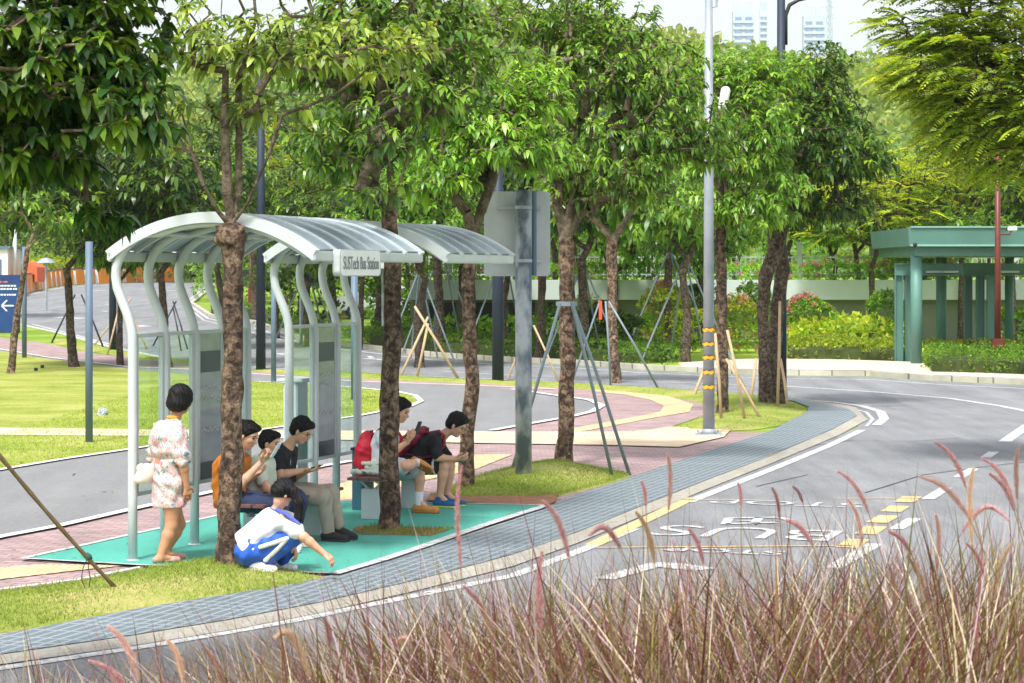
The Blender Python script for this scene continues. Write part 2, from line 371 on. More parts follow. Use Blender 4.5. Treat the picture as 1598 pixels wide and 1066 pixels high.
# main road (also runs past behind the strip of lawn up to the left)
main = [G(0, 1036), G(250, 996), G(450, 962), G(600, 930), G(800, 885), G(1000, 800), G(1200, 722), G(1337, 668), G(1352, 650), G(1320, 634), G(1235, 620),
        G(1180, 617), G(1096, 611), G(969, 602), G(868, 597), G(770, 595), G(562, 581), G(393, 576), G(256, 557), G(170, 539), G(98, 519), G(34, 505), G(-60, 495),
        G(-60, 475), G(41, 458), G(98, 446.5), G(146, 443.5), G(220, 440.5), G(268, 439.5), G(330, 440.5), G(336, 446), G(300, 475), G(330, 495), G(397, 506), G(482, 535), G(562, 544), G(673, 557), G(770, 564), G(900, 570), G(997, 577), G(1180, 586), G(1360, 588), G(1455, 595), G(1598, 601), G(1800, 612),
        Vector((40, 45, 0)), Vector((40, 1, 0)), Vector((-12, 1, 0))]
sheet('main_road', main, .004, M_asph, world=True)
sheet('side_pavement', [(1064, 578.5), (1058, 573), (1150, 567), (1230, 566), (1300, 567), (1440, 572), (1455, 584), (1598, 592), (1800, 600), (1800, 609.5), (1598, 598.5), (1455, 592.5), (1360, 585.5), (1180, 583.5)], .12, mat('pale_pavement', srgb(206, 190, 172), .9, .08, 2, bump=.2))
brick_top = [(-60, 516), (0, 527), (70, 536), (150, 553), (256, 563), (400, 580), (562, 591), (738, 597), (868, 604), (958, 611), (1039, 619), (1096, 629), (1106, 639), (1096, 650), (1045, 667)]
brick = brick_top+[(1135, 674), (1170, 676), (1205, 675), (1100, 707), (1000, 742), (900, 776), (800, 816), (650, 862), (500, 908), (300, 945), (0, 998), (-200, 1030), (-200, 800)]
sheet('brick_pavement', brick, .008, M_brick)
path = [(-200, 770), (-200, 540), (0, 546), (75, 558), (200, 573), (300, 578), (400, 585), (562, 597), (738, 603), (800, 609), (868, 619), (920, 626), (939, 635), (925, 644), (893, 652), (830, 663), (768, 674), (640, 701), (550, 722), (500, 731), (335, 770), (212, 797), (90, 825), (0, 842), (-200, 888)]
sheet('asphalt_path', path, .012, M_asph2)
lawn = [(-200, 520), (0, 549), (75, 561), (200, 577), (300, 587), (400, 597), (480, 601), (560, 607), (620, 613), (648, 619), (657, 628), (640, 636), (600, 643), (560, 651), (470, 664), (350, 682), (200, 704), (100, 719), (0, 736), (-200, 768)]
sheet('lawn', lawn, .02, M_lawn)
sheet('garden_path', [(-200, 668), (300, 673), (800, 676), (950, 676), (1010, 674), (1045, 668), (1140, 673), (1130, 684), (1060, 700), (950, 697), (700, 693), (300, 683), (-200, 680)], .026, M_beige)
V = []; Fc = []
tpts = [(935, 611), (985, 616), (1040, 628), (1058, 637), (1040, 650), (980, 662), (900, 673)]
sheet('tactile_band', [(925, 607), (985, 611), (1045, 620), (1082, 632), (1076, 644), (1010, 655), (940, 669), (905, 675), (870, 675), (925, 664), (990, 652), (1030, 644), (1036, 635), (1015, 625), (975, 617), (925, 612)], .016, M_tact)
sheet('tactile_band', [(-60, 893), (60, 884), (205, 884.5), (120, 893), (0, 907), (-60, 914)], .017, M_tact)
sheet('tactile_band', [(455, 783), (545, 752), (640, 728), (735, 711), (800, 711), (740, 735), (660, 752), (600, 770), (560, 782)], .017, M_tact)
# turquoise waiting platform with its white border
plat = [(40, 876), (336, 810), (452, 783.5), (852, 793), (760, 822), (660, 857), (600, 877), (523, 900), (470, 897), (400, 893), (240, 888), (218, 887)]
sheet('waiting_platform', plat, .03, M_plat)
stripes('platform_border', [([(36, 877), (336, 810), (450, 783.5)], .07), ([(450, 783.5), (650, 789), (850, 793)], .06), ([(852, 793.5), (760, 823), (660, 858), (600, 878), (523, 901), (470, 898)], .11), ([(36, 877), (218, 887.5), (300, 890)], .05)], M_line, .036)
stripes('platform_joint', [([S(-.9, .62), S(2.9, .62)], .014), ([S(1.9, .05), S(1.9, 1.9)], .014), ([S(4.3, .05), S(4.3, 1.9)], .014)], mat('joint_sealant', srgb(44, 124, 112), .9, .1), .033)
# white path edges
M_edge = mat('white_edging_stone', srgb(222, 222, 218), .8, .1, 8)
stripes('path_edging', [([(-200, 768), (0, 736), (100, 719), (200, 704), (350, 681), (470, 664), (560, 651), (600, 643), (640, 636), (657, 628), (648, 619), (620, 613), (560, 607), (480, 601), (400, 597)], .12),
        ([(-200, 888), (0, 842), (90, 825), (212, 797), (335, 770), (500, 731), (550, 722)], .13), ([(768, 674), (830, 663), (893, 652), (925, 644), (939, 635), (920, 626), (868, 619), (800, 609)], .14),
        ([(-200, 530), (0, 546), (75, 559), (200, 574), (300, 578), (400, 585), (562, 597), (738, 603), (868, 609)], .1), ([(-60, 922), (0, 925), (120, 910), (220, 890)], .06)], M_edge, .032)
# drain grating strip, concrete band, kerb line
gu = [(-200, 1024), (0, 995), (200, 956), (360, 930), (500, 906), (650, 862), (800, 814), (900, 775), (1000, 742), (1100, 707), (1200, 675), (1260, 644), (1262, 636), (1238, 627), (1180, 620)]
gl = [(-200, 1052), (0, 1025), (200, 996), (360, 970), (500, 943), (650, 908), (800, 868), (900, 833), (1000, 792), (1100, 752), (1200, 714), (1300, 671), (1338, 650), (1325, 640), (1235, 622)]
def gratingmat():
    m = bpy.data.materials.new('drain_grating'); m.use_nodes = True
    n = m.node_tree.nodes; L = m.node_tree.links; b = n['Principled BSDF']
    uv = n.new('ShaderNodeUVMap'); uv.uv_map = 'strip'
    sep = n.new('ShaderNodeSeparateXYZ'); L.new(uv.outputs[0], sep.inputs[0])
    def wave(sock, f, th):
        a = n.new('ShaderNodeMath'); a.operation = 'MULTIPLY'; a.inputs[1].default_value = f; L.new(sock, a.inputs[0])
        c = n.new('ShaderNodeMath'); c.operation = 'FRACT'; L.new(a.outputs[0], c.inputs[0])
        d = n.new('ShaderNodeMath'); d.operation = 'LESS_THAN'; d.inputs[1].default_value = th; L.new(c.outputs[0], d.inputs[0]); return d
    a = wave(sep.outputs[0], 1/.33, .09); c = wave(sep.outputs[1], 1/.1, .26); e = wave(sep.outputs[0], 1/1.0, .03)
    mx = n.new('ShaderNodeMath'); mx.operation = 'MAXIMUM'; L.new(a.outputs[0], mx.inputs[0]); L.new(c.outputs[0], mx.inputs[1])
    m2 = n.new('ShaderNodeMath'); m2.operation = 'MAXIMUM'; L.new(mx.outputs[0], m2.inputs[0]); L.new(e.outputs[0], m2.inputs[1])
    nz = n.new('ShaderNodeTexNoise'); nz.inputs['Scale'].default_value = 2; nz.inputs['Detail'].default_value = 6
    tc = n.new('ShaderNodeTexCoord'); L.new(tc.outputs['Object'], nz.inputs[0])
    c1 = n.new('ShaderNodeMix'); c1.data_type = 'RGBA'; c1.inputs[6].default_value = (*srgb(116, 129, 137), 1); c1.inputs[7].default_value = (*srgb(160, 171, 178), 1); L.new(m2.outputs[0], c1.inputs[0])
    c2 = n.new('ShaderNodeMix'); c2.data_type = 'RGBA'; c2.blend_type = 'MULTIPLY'; c2.inputs[0].default_value = .35
    L.new(c1.outputs[2], c2.inputs[6]); L.new(nz.outputs[0], c2.inputs[7])
    L.new(c2.outputs[2], b.inputs['Base Color']); b.inputs['Roughness'].default_value = .55; b.inputs['Metallic'].default_value = .15
    bp = n.new('ShaderNodeBump'); bp.inputs['Distance'].default_value = .03; bp.inputs['Strength'].default_value = .6; L.new(m2.outputs[0], bp.inputs['Height']); L.new(bp.outputs[0], b.inputs['Normal'])
    return m
def strip2(name, A, B, off, m, cross=1, uvw=None):
    """sheet between two pixel polylines of equal length"""
    def fine(P):
        return [P[i].lerp(P[i+1], k/6) for i in range(len(P)-1) for k in range(6)]+[P[-1]]
    A = fine([G(*p) for p in A]); B = fine([G(*p) for p in B])
    V = []; Fc = []; U = []
    L = 0
    for i in range(len(A)):
        if i: L += ((A[i]+B[i])/2-(A[i-1]+B[i-1])/2).length
        wdt = (A[i]-B[i]).length
        for k in range(cross+1):
            q = A[i].lerp(B[i], k/cross); V.append((q.x, q.y, h(q.x, q.y)+off)); U.append((q.dot(AX), q.dot(BX)))
    for i in range(len(A)-1):
        for k in range(cross):
            a = i*(cross+1)+k; Fc.append([a, a+cross+1, a+cross+2, a+1])
    o = mesh_obj(name, V, Fc, m)
    uvl = o.data.uv_layers.new(name='strip')
    for lp in o.data.loops: uvl.data[lp.index].uv = U[lp.vertex_index]
    return tag(o, kind='structure')
strip2('drain_grating', gu, gl, .02, gratingmat(), cross=2)
cl = [(-200, 1066), (0, 1040), (200, 1012), (360, 986), (500, 959), (650, 924), (800, 886), (900, 850), (1000, 808), (1100, 766), (1200, 726), (1310, 680), (1354, 656), (1335, 636), (1235, 620)]
strip2('concrete_kerb_band', gl, cl, .014, M_conc)
vg = [Vector((4.6, 10, 0)), Vector((6.3, 20, 0)), Vector((8.2, 28, 0)), Vector((9.6, 34, 0)), Vector((12.5, 39, 0)), Vector((18, 42, 0)), Vector((39, 43, 0)), Vector((39, 2, 0)), Vector((4.6, 2, 0))]
sheet('roadside_verge', vg, .13, M_grass, world=True)
def kerbw(name, P, wd, ht):
    P = dens(P, 1.2); V = []; Fc = []; n = len(P)
    for i, p in enumerate(P):
        t = (P[min(i+1, n-1)]-P[max(i-1, 0)]); t.z = 0; t.normalize(); s = Vector((-t.y, t.x, 0))*wd/2
        for q, z in ((p-s, -.05), (p+s, -.05), (p+s, ht), (p-s, ht)): V.append((q.x, q.y, z))
    for i in range(n-1):
        for k in range(4): Fc.append([4*i+k, 4*i+(k+1) % 4, 4*i+4+(k+1) % 4, 4*i+4+k])
    return tag(mesh_obj(name, V, Fc, M_kerb), kind='structure')
kerbw('kerb', vg[:7], .18, .14)
# painted lines on the road
stripes('road_marking', [([(-200, 1072), (0, 1045), (250, 1007), (450, 972), (600, 941), (800, 900), (905, 861), (990, 826)], .13),
    ([(1073, 785), (1200, 735), (1290, 698), (1345, 672)], .14), ([(1368, 664), (1380, 654), (1374, 643), (1345, 634), (1300, 628), (1235, 623), (1180, 618.5)], .17),
    ([(1352, 666), (1362, 655), (1352, 644), (1310, 633)], .06),
    ([(393, 573), (562, 584), (770, 592), (868, 597), (969, 603)], .14),
    ([(1224, 603), (1360, 612), (1480, 622), (1560, 634), (1620, 646)], .16), ([(690, 580), (800, 586), (960, 594), (1180, 602), (1224, 603)], .13), ([(397, 512), (482, 540), (562, 549), (673, 562), (770, 569), (900, 575), (997, 582), (1180, 590.5), (1360, 593), (1455, 600), (1598, 607), (1800, 619)], .15),
    ([(329, 447), (293, 475), (324, 497), (392, 513)], .16),  ([(321, 448), (287, 475), (318, 500), (440, 531)], .1),
    ([(41, 461), (98, 449), (146, 446), (268, 442)], .16), ([(-60, 500), (34, 507), (98, 521), (170, 541), (256, 559)], .25), ([(50, 506), (110, 521), (180, 540)], .12),
    ([(148, 453.5), (154, 453)], 1.2), ([(257, 454), (264, 453.6)], 1.2), ([(164, 475), (171, 475)], .7), ([(160, 486), (168, 486)], .7), ([(92, 495), (130, 497.5)], .7), ([(214, 508), (228, 510)], .5), ([(183, 498), (188, 498)], .6), ([(432, 552), (446, 554)], .3), ([(570, 560), (600, 562)], .35), ([(576, 556), (584, 562)], .15),
    ([(1605, 664), (1568, 690)], .2), ([(1551, 706), (1538, 715)], .15), ([(1520, 732), (1496, 746)], .15), ([(1477, 762), (1448, 780)], .15), ([(1428, 810), (1398, 827)], .15), ([(1365, 850), (1300, 888)], .16)], M_line, .010)
stripes('road_crack', [([(1240, 700), (1330, 688), (1420, 690), (1500, 684)], .025), ([(1290, 632), (1340, 635), (1420, 634)], .05), ([(1180, 760), (1260, 742), (1300, 745)], .02), ([(1350, 770), (1440, 742), (1530, 730), (1598, 722)], .025), ([(60, 770), (150, 752), (260, 736)], .02)], mat('crack_filler', (.035, .035, .037), .7, .2), .009)
stripes('bus_box_marking', [([(1078, 778), (1040, 797), (985, 823), (925, 852)], .17), ([(1045, 781), (1195, 781)], .05), ([(1300, 779), (1436, 779)], .05), ([(930, 856), (1330, 853)], .06), ([(1000, 861), (1150, 858)], .03),
    ([(1424, 776), (1410, 785)], .22), ([(1405, 791), (1390, 800)], .22), ([(1388, 806), (1368, 817)], .22), ([(1368, 823), (1350, 835)], .22), ([(1340, 843), (1322, 856)], .22)], M_yellow, .011)
def flat_text(name, body, c, wd, ht, up, right, off, m, kind='structure', parent=None, thick=0, off_w=.012):
    cu = bpy.data.curves.new(name, 'FONT'); cu.body = body; cu.align_x = 'CENTER'; cu.align_y = 'CENTER'; cu.size = 1; cu.offset = off_w
    if thick: cu.extrude = thick
    t = bpy.data.objects.new('tmp', cu); COL.objects.link(t); bpy.context.view_layer.update()
    dg = bpy.context.evaluated_depsgraph_get(); me = bpy.data.meshes.new_from_object(t.evaluated_get(dg)); bpy.data.objects.remove(t)
    vs = [v.co.copy() for v in me.vertices]
    x0 = min(v.x for v in vs); x1 = max(v.x for v in vs); y0 = min(v.y for v in vs); y1 = max(v.y for v in vs)
    n = right.cross(up).normalized()
    V = []
    for v in vs:
        p = c+right*((v.x-(x0+x1)/2)/(x1-x0)*wd)+up*((v.y-(y0+y1)/2)/(y1-y0)*ht)+n*(v.z+off); V.append(tuple(p))
    Fc = [list(p.vertices) for p in me.polygons]
    o = mesh_obj(name, V, Fc, m, parent)
    bpy.data.meshes.remove(me)
    return tag(o, kind=kind) if kind else o
flat_text('road_lettering', 'STOP', G(1228, 787), 1.7, .45, -AX, -BX, .012, M_line, off_w=-.004)
flat_text('road_lettering', 'BUS', G(1162, 833), 1.8, .92, -AX, -BX, .012, M_line, off_w=-.004)
flat_text('road_lettering', 'STOP', G(1130, 862), 1.1, .3, -AX, -BX, .014, M_line)
V = []; Fc = []
def gl_(pts, wd): band([G(*p) for p in pts], wd, .0125, V, Fc)
gl_([(1138, 810), (1132, 820)], .1); gl_([(1132, 819), (1212, 817)], .09); gl_([(1138, 810), (1214, 809)], .09); gl_([(1185, 809), (1178, 818)], .1); gl_([(1150, 814), (1174, 814)], .07); gl_([(1214, 809), (1232, 813)], .09)
tag(mesh_obj('road_lettering', V, Fc, M_line), kind='structure')
sheet('road_chevron', [(925, 905), (1010, 881), (1040, 879), (1085, 884), (1118, 889), (1085, 893), (1028, 887), (960, 906)], .0125, M_line)
# far kerbs
kerb('kerb', [(335, 446), (299, 475), (329, 495), (397, 505), (482, 534), (562, 543), (673, 556), (770, 563), (900, 569), (997, 576), (1055, 579), (1180, 585), (1360, 587), (1455, 594), (1598, 600), (1800, 611)], .18, .13)
# lawn strips / mounds, gently raised
def inside(px, py, poly):
    c = False; n = len(poly); j = n-1
    for i in range(n):
        xi, yi = poly[i][0], poly[i][1]; xj, yj = poly[j][0], poly[j][1]
        if (yi > py) != (yj > py) and px < (xj-xi)*(py-yi)/(yj-yi)+xi: c = not c
        j = i
    return c
def edge_dist(px, py, poly):
    d = 1e9
    for i in range(len(poly)):
        a = poly[i]; b = poly[(i+1) % len(poly)]
        dx, dy = b[0]-a[0], b[1]-a[1]; L2 = dx*dx+dy*dy+1e-12
        t = max(0, min(1, ((px-a[0])*dx+(py-a[1])*dy)/L2)); d = min(d, math.hypot(px-a[0]-t*dx, py-a[1]-t*dy))
    return d
MOUNDS = []
def mound(name, pts, ht, wdt, m, base=.03, step=.16, px=True):
    P = [G(*p) for p in smooth_px(pts, 1)]; poly = [(p.x, p.y) for p in P]
    poly = [(p.x, p.y) for p in dens([Vector((q[0], q[1], 0)) for q in poly+[poly[0]]], step)][:-1]
    bm = bmesh.new(); vs = [bm.verts.new((x, y, 0)) for x, y in poly]
    x0 = min(p[0] for p in poly); x1 = max(p[0] for p in poly); y0 = min(p[1] for p in poly); y1 = max(p[1] for p in poly)
    import mathutils
    pts2 = [Vector(p) for p in poly]; edges = [(i, (i+1) % len(poly)) for i in range(len(poly))]
    X = x0
    while X < x1:
        Y = y0
        while Y < y1:
            jx = X+random.uniform(-.2, .2)*step; jy = Y+random.uniform(-.2, .2)*step
            if inside(jx, jy, poly) and edge_dist(jx, jy, poly) > step*.45: pts2.append(Vector((jx, jy)))
            Y += step
        X += step
    res = mathutils.geometry.delaunay_2d_cdt(pts2, edges, [], 1, 1e-5)
    bm.free()
    def hh(x, y):
        d = min(1, edge_dist(x, y, poly)/wdt); s = d*d*(3-2*d)
        return base+ht*s*(1+.25*math.sin(x*2.3+y*1.1)+.1*math.sin(x*7)*math.cos(y*5))
    V = [(v.x, v.y, h(v.x, v.y)+(hh(v.x, v.y) if i >= len(poly) else base*.3)) for i, v in enumerate(res[0])]
    o = mesh_obj(name, V, [list(f) for f in res[2]], m, smooth=True); tag(o, kind='structure')
    MOUNDS.append((poly, hh)); return o
m1 = [(-200, 960), (-60, 930), (0, 926), (110, 912), (220, 891), (262, 882), (300, 876), (350, 873), (400, 881), (440, 888), (480, 896), (512, 903), (455, 919), (360, 932), (200, 957), (0, 991), (-200, 1020)]
mound('grass_mound', m1, .045, .8, M_mound)
m2 = [(668, 779), (700, 762), (745, 744), (800, 731), (833, 725), (900, 727), (950, 736), (992, 743), (950, 757), (900, 769), (860, 779), (780, 778), (700, 779)]
mound('grass_mound', m2, .1, .7, M_mound)
m3 = [(393, 577), (562, 583), (770, 597), (868, 598.5), (969, 603.5), (1096, 612), (1180, 618), (1235, 627), (1262, 640), (1254, 652), (1200, 670), (1130, 674), (1045, 672), (1096, 651), (1108, 640), (1096, 629.5), (1039, 619), (958, 611.5), (868, 605), (738, 599), (562, 592), (400, 581)]
mound('grass_verge', m3, .06, .8, M_mound, step=.35)
m4 = [(68, 533), (98, 528), (170, 543), (260, 560), (330, 570), (256, 564), (150, 552)]
mound('grass_verge', m4, .06, .8, M_mound, step=.5)
def pit(name, pts, m):
    return sheet(name, pts, .034, m)
pit('planting_pit', [(550, 830), (560, 826), (690, 828.5), (701, 832), (672, 841), (560, 839)], M_soil)
sheet('soil_edge', [(664, 785), (672, 774), (740, 770), (830, 774), (870, 772), (866, 788), (850, 793), (760, 790.5)], .034, M_soil)
# far hills behind the park: one rolling ground sheet
V = []; Fc = []; nx, ny = 60, 26
def hillz(X, Y):
    t = min(1, max(0, (Y-215)/240)); t = t*t*(3-2*t)
    c = 33+9*math.sin(X*.017+1.2)+5*math.sin(X*.05+Y*.02)-.035*X
    r = 1-.25*max(0, (Y-455)/150)
    return 2.5+(c*r)*t
for j in range(ny):
    for i in range(nx):
        X = -220+440*i/(nx-1); Y = 205+420*j/(ny-1); V.append((X, Y, hillz(X, Y)))
for j in range(ny-1):
    for i in range(nx-1):
        a = j*nx+i; Fc.append([a, a+1, a+nx+1, a+nx])
tag(mesh_obj('hillside', V, Fc, M_hill, smooth=True), kind='structure')
# ---------------------------------------------------------------- leaves and trees
def leaves(P, D, N, L, Wd, droop, cols, seedjit=.15, fold=.25):
    """P base, D direction, N leaf normal; returns V, quads, tris, vertex colours"""
    n = len(P); L = L[:, None]; Wd = Wd[:, None]
    D = D/np.linalg.norm(D, axis=1, keepdims=True)
    S_ = np.cross(D, N); S_ /= (np.linalg.norm(S_, axis=1, keepdims=True)+1e-9)
    N = np.cross(S_, D)
    dn = np.zeros_like(D); dn[:, 2] = -1
    def at(t): return P+D*(L*t)+dn*(L*droop*t*t)
    V = np.empty((n, 6, 3), dtype=np.float32)
    V[:, 0] = P
    a = at(.35); b = at(.72)
    V[:, 1] = a-S_*Wd*.5+N*Wd*fold*.5; V[:, 2] = a+S_*Wd*.5+N*Wd*fold*.5
    V[:, 3] = b-S_*Wd*.36+N*Wd*fold*.3; V[:, 4] = b+S_*Wd*.36+N*Wd*fold*.3
    V[:, 5] = at(1.0)
    i = np.arange(n)[:, None]*6
    quads = i+np.array([[1, 3, 4, 2]]); tris = np.concatenate([i+np.array([[0, 1, 2]]), i+np.array([[3, 5, 4]])])
    C = np.repeat(cols, 6, axis=0)
    return V.reshape(-1, 3), quads, tris, C
def unit(n):
    v = rng.normal(size=(n, 3)); return v/np.linalg.norm(v, axis=1, keepdims=True)
PAL = {  # (mature leaf, young leaf and painted lit crown top, share of young)
 'dark': (srgb(42, 78, 32), srgb(132, 166, 44), .16),
 'mid': (srgb(72, 114, 40), srgb(144, 184, 66), .4),
 'fresh': (srgb(90, 138, 44), srgb(156, 198, 74), .45),
 'olive': (srgb(86, 114, 48), srgb(164, 182, 78), .36),
 'yellow': (srgb(98, 138, 44), srgb(186, 190, 62), .45),
 'gold': (srgb(128, 162, 58), srgb(198, 208, 92), .42),
 'pale': (srgb(122, 150, 72), srgb(172, 186, 98), .4)}
def leafcols(n, pal, young):
    a, b, s = PAL[pal]
    a = np.array(a); b = np.array(b)
    t = np.clip(young+rng.normal(0, .18, n), 0, 1)[:, None]
    c = a*(1-t)+b*t
    return c*rng.uniform(.72, 1.28, (n, 1))*np.stack([rng.uniform(.9, 1.12, n), np.ones(n), rng.uniform(.85, 1.15, n)], 1)
def foliage(name, tips, dirs, kind, pal, parent, per=9, L=.14, crown_c=None, mtl=None, wr=1):
    n = len(tips)
    tips = np.asarray(tips, dtype=np.float32); dirs = np.asarray(dirs, dtype=np.float32)
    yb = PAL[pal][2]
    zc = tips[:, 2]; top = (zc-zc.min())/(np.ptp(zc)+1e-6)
    young_lit = np.clip(yb*.6+.35*top*yb*2+rng.normal(0, .2, n)+(rng.random(n) < yb*.4)*.6, 0, 1)  # young-leaf tint, raised towards the crown top to paint in lit leaves
    if kind == 'broad':
        k = per; P = np.repeat(tips, k, axis=0); dd = np.repeat(dirs, k, axis=0)
        az_ = (np.tile(np.arange(k), n)*2.4+np.repeat(rng.uniform(0, 6.28, n), k)); 
        # ring around twig direction, opening outward, then drooping
        up = dd*0; up[:, 2] = 1
        s1 = np.cross(dd, up)+1e-3; s1 /= np.linalg.norm(s1, axis=1, keepdims=True); s2 = np.cross(dd, s1)
        op = rng.uniform(.5, 1.5, n*k)[:, None]
        D = dd*rng.uniform(.2, 1.0, (n*k, 1))+(s1*np.cos(az_)[:, None]+s2*np.sin(az_)[:, None])*op+up*rng.uniform(-.25, .35, (n*k, 1))
        P = P-dd*rng.uniform(0, L*.9, (n*k, 1))+unit(n*k)*L*.12
        N = up*1.2+unit(n*k)*.5+D*.2
        Ls = L*rng.uniform(.65, 1.2, n*k); Wd = Ls*rng.uniform(.36, .52, n*k)*wr
        V, q, t, C = leaves(P, D, N, Ls, Wd, rng.uniform(.35, .9, (n*k, 1)), leafcols(n*k, pal, np.repeat(young_lit, k)))
    elif kind == 'feather':   # flat pinnate fronds
        m = per; fl = L
        D = dirs*np.array([1, 1, .35])+unit(n)*.35; D /= np.linalg.norm(D, axis=1, keepdims=True)
        up = np.zeros_like(D); up[:, 2] = 1; up = up+unit(n)*.25
        Sd = np.cross(D, up); Sd /= np.linalg.norm(Sd, axis=1, keepdims=True)
        Ps = []; Ds = []; Ns = []; Ls = []; Y_ = []
        for j in range(m):
            tt = (j+.5)/m
            for s in (-1, 1):
                Pj = tips+D*(fl*tt)+np.array([0, 0, -1])*(fl*.35*tt*tt)
                Ps.append(Pj); Ds.append(Sd*s+D*.55+np.array([0, 0, -.12])); Ns.append(up); Ls.append(np.full(n, fl*.34*(1-.55*abs(tt-.4)))); Y_.append(young_lit)
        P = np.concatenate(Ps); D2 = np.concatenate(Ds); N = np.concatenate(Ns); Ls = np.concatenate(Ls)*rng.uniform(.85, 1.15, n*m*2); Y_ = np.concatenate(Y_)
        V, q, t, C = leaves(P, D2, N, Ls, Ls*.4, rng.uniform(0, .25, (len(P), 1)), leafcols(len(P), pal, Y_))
    return np_mesh(name, V, q, mtl or M_leaf, parent, False, C, tris=t)
def grow(tr_top, lobes, n, sag=.05, limbs=()):
    """branch skeleton: attraction points joined to the nearest grown node"""
    nodes = [np.array(tr_top, dtype=float)]; par = [-1]
    for lb in limbs:            # hand placed limbs, first point joins the top of the trunk
        pr = 0
        for p in lb: nodes.append(np.array(p, dtype=float)); par.append(pr); pr = len(nodes)-1
    ws = np.array([l[6] if len(l) > 6 else l[3]*l[4]*l[5] for l in lobes], dtype=float); ws /= ws.sum()
    pts = []
    for l, w_ in zip(lobes, ws):
        k = max(3, int(n*w_)); u = unit(k); r = rng.uniform(0, 1, (k, 1))**.42
        u[:, 2] = np.where(u[:, 2] < -.5, u[:, 2]*.6, u[:, 2])
        pts.append(np.array(l[:3])+u*r*np.array(l[3:6]))
    pts = np.concatenate(pts); d0 = np.linalg.norm(pts-nodes[0], axis=1); pts = pts[np.argsort(d0)]
    tips = []
    NA = np.zeros((len(pts)*3+len(nodes)+5, 3)); NA[:len(nodes)] = nodes; cnt = len(nodes); PD = np.zeros(len(NA))
    for i in range(1, cnt): PD[i] = PD[par[i]]+np.linalg.norm(NA[i]-NA[par[i]])
    for p in pts:
        d = np.linalg.norm(NA[:cnt]-p, axis=1)+PD[:cnt]*.22; j = int(np.argmin(d)); L = np.linalg.norm(NA[j]-p)
        q = j
        if L > .35:
            mid = (NA[j]*.55+p*.45)+np.array([0, 0, -sag*L])+rng.normal(0, .05*L, 3)
            NA[cnt] = mid; par.append(q); PD[cnt] = PD[q]+L*.5; q = cnt; cnt += 1
        NA[cnt] = p; par.append(q); PD[cnt] = PD[q]+L*.5; tips.append(cnt); cnt += 1
    NA = NA[:cnt]
    c = np.zeros(cnt)
    for t in tips: c[t] += 1
    order = np.argsort(-np.arange(cnt))
    for i in order:
        if par[i] >= 0: c[par[i]] += c[i]
    return NA, par, c, tips
def limbs_mesh(mb, NA, par, c, r0, rmax, minc=2):
    for i in range(1, len(NA)):
        if par[i] < 0: continue
        ra = min(rmax, r0*max(c[i], 1)**.45); rb = min(rmax, r0*(max(c[par[i]], 1)**.45))
        rb = min(rb, ra*1.5)
        mb.tube([NA[par[i]], NA[i]], [rb, ra*.85], 7 if ra > .03 else 4, cap=False)
def trunk_mesh(mb, pts, rad, n=16, knob=.07, seed=0, dz=.06):
    """a tapered trunk with an uneven, knobbly surface; pts world, rad per point"""
    P = []; R = []
    for i in range(len(pts)-1):
        a = Vector(pts[i]); b = Vector(pts[i+1]); k = max(1, int((b-a).length/dz))
        for j in range(k): P.append(a.lerp(b, j/k)); R.append(rad[i]*(1-j/k)+rad[i+1]*j/k)
    P.append(Vector(pts[-1])); R.append(rad[-1])
    rn = random.Random(seed); ph = [rn.uniform(0, 6.28) for _ in range(8)]
    base = len(mb.V)
    for i, (p, r) in enumerate(zip(P, R)):
        z = p.z
        fl = .93*(1+.28*math.exp(-max(0, i*dz)/.1))
        cx = .009*math.sin(z*3.1+ph[0])+.006*math.sin(z*7.7+ph[6])-.009*math.sin(ph[0]); cyy = .01*math.sin(z*2.7+ph[1])
        for k in range(n):
            q = 2*math.pi*k/n
            m_ = 1+knob*(math.sin(3*q+z*2.3+ph[2])*.6+math.sin(2*q-z*9+ph[3])*.6+math.sin(5*q+z*15+ph[4])*.45+math.sin(z*21+ph[5]+q)*.4)
            rr = r*fl*m_
            mb.V.append((p.x+cx+rr*math.cos(q), p.y+cyy+rr*math.sin(q), p.z))
    for i in range(len(P)-1):
        for k in range(n):
            A = base+i*n+k; B = base+i*n+(k+1) % n; mb.F.append([A, B, B+n, A+n])
    mb.F.append([base+(len(P)-1)*n+k for k in range(n)])
def tree(name, label, base, trunk, rad, lobes, n, pal='mid', kind='broad', per=9, L=.14, group=None, limbs=(), bark=None, r0=.0062, knob=.07, sag=.05, cat='tree', lmat=None, wr=1, rcap=.85):
    root = empty(name, base, label, cat, group)
    mb = MB(); trunk_mesh(mb, trunk, rad, knob=knob, seed=int(abs(base[0]*100)))
    tk = mb.build('trunk', bark or M_bark, root, smooth=True)
    NA, par, c, tips = grow(trunk[-1], lobes, n, sag, limbs)
    mb = MB(); limbs_mesh(mb, NA, par, c, r0, rad[-1]*rcap)
    mb.build('branches', M_limb if bark is None else bark, root, smooth=True)
    T = NA[tips]; Dr = T-NA[[par[t] for t in tips]]; Dr = Dr/(np.linalg.norm(Dr, axis=1, keepdims=True)+1e-6)
    cc = np.mean(T, axis=0); out = T-cc; out /= (np.linalg.norm(out, axis=1, keepdims=True)+1e-6)
    Dr = Dr*.6+out*.6+np.array([0, 0, .35]); Dr /= np.linalg.norm(Dr, axis=1, keepdims=True)
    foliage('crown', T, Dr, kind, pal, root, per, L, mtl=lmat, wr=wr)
    return root
def pxt(pts, Y): return [W(x, y, Y) for x, y in pts]
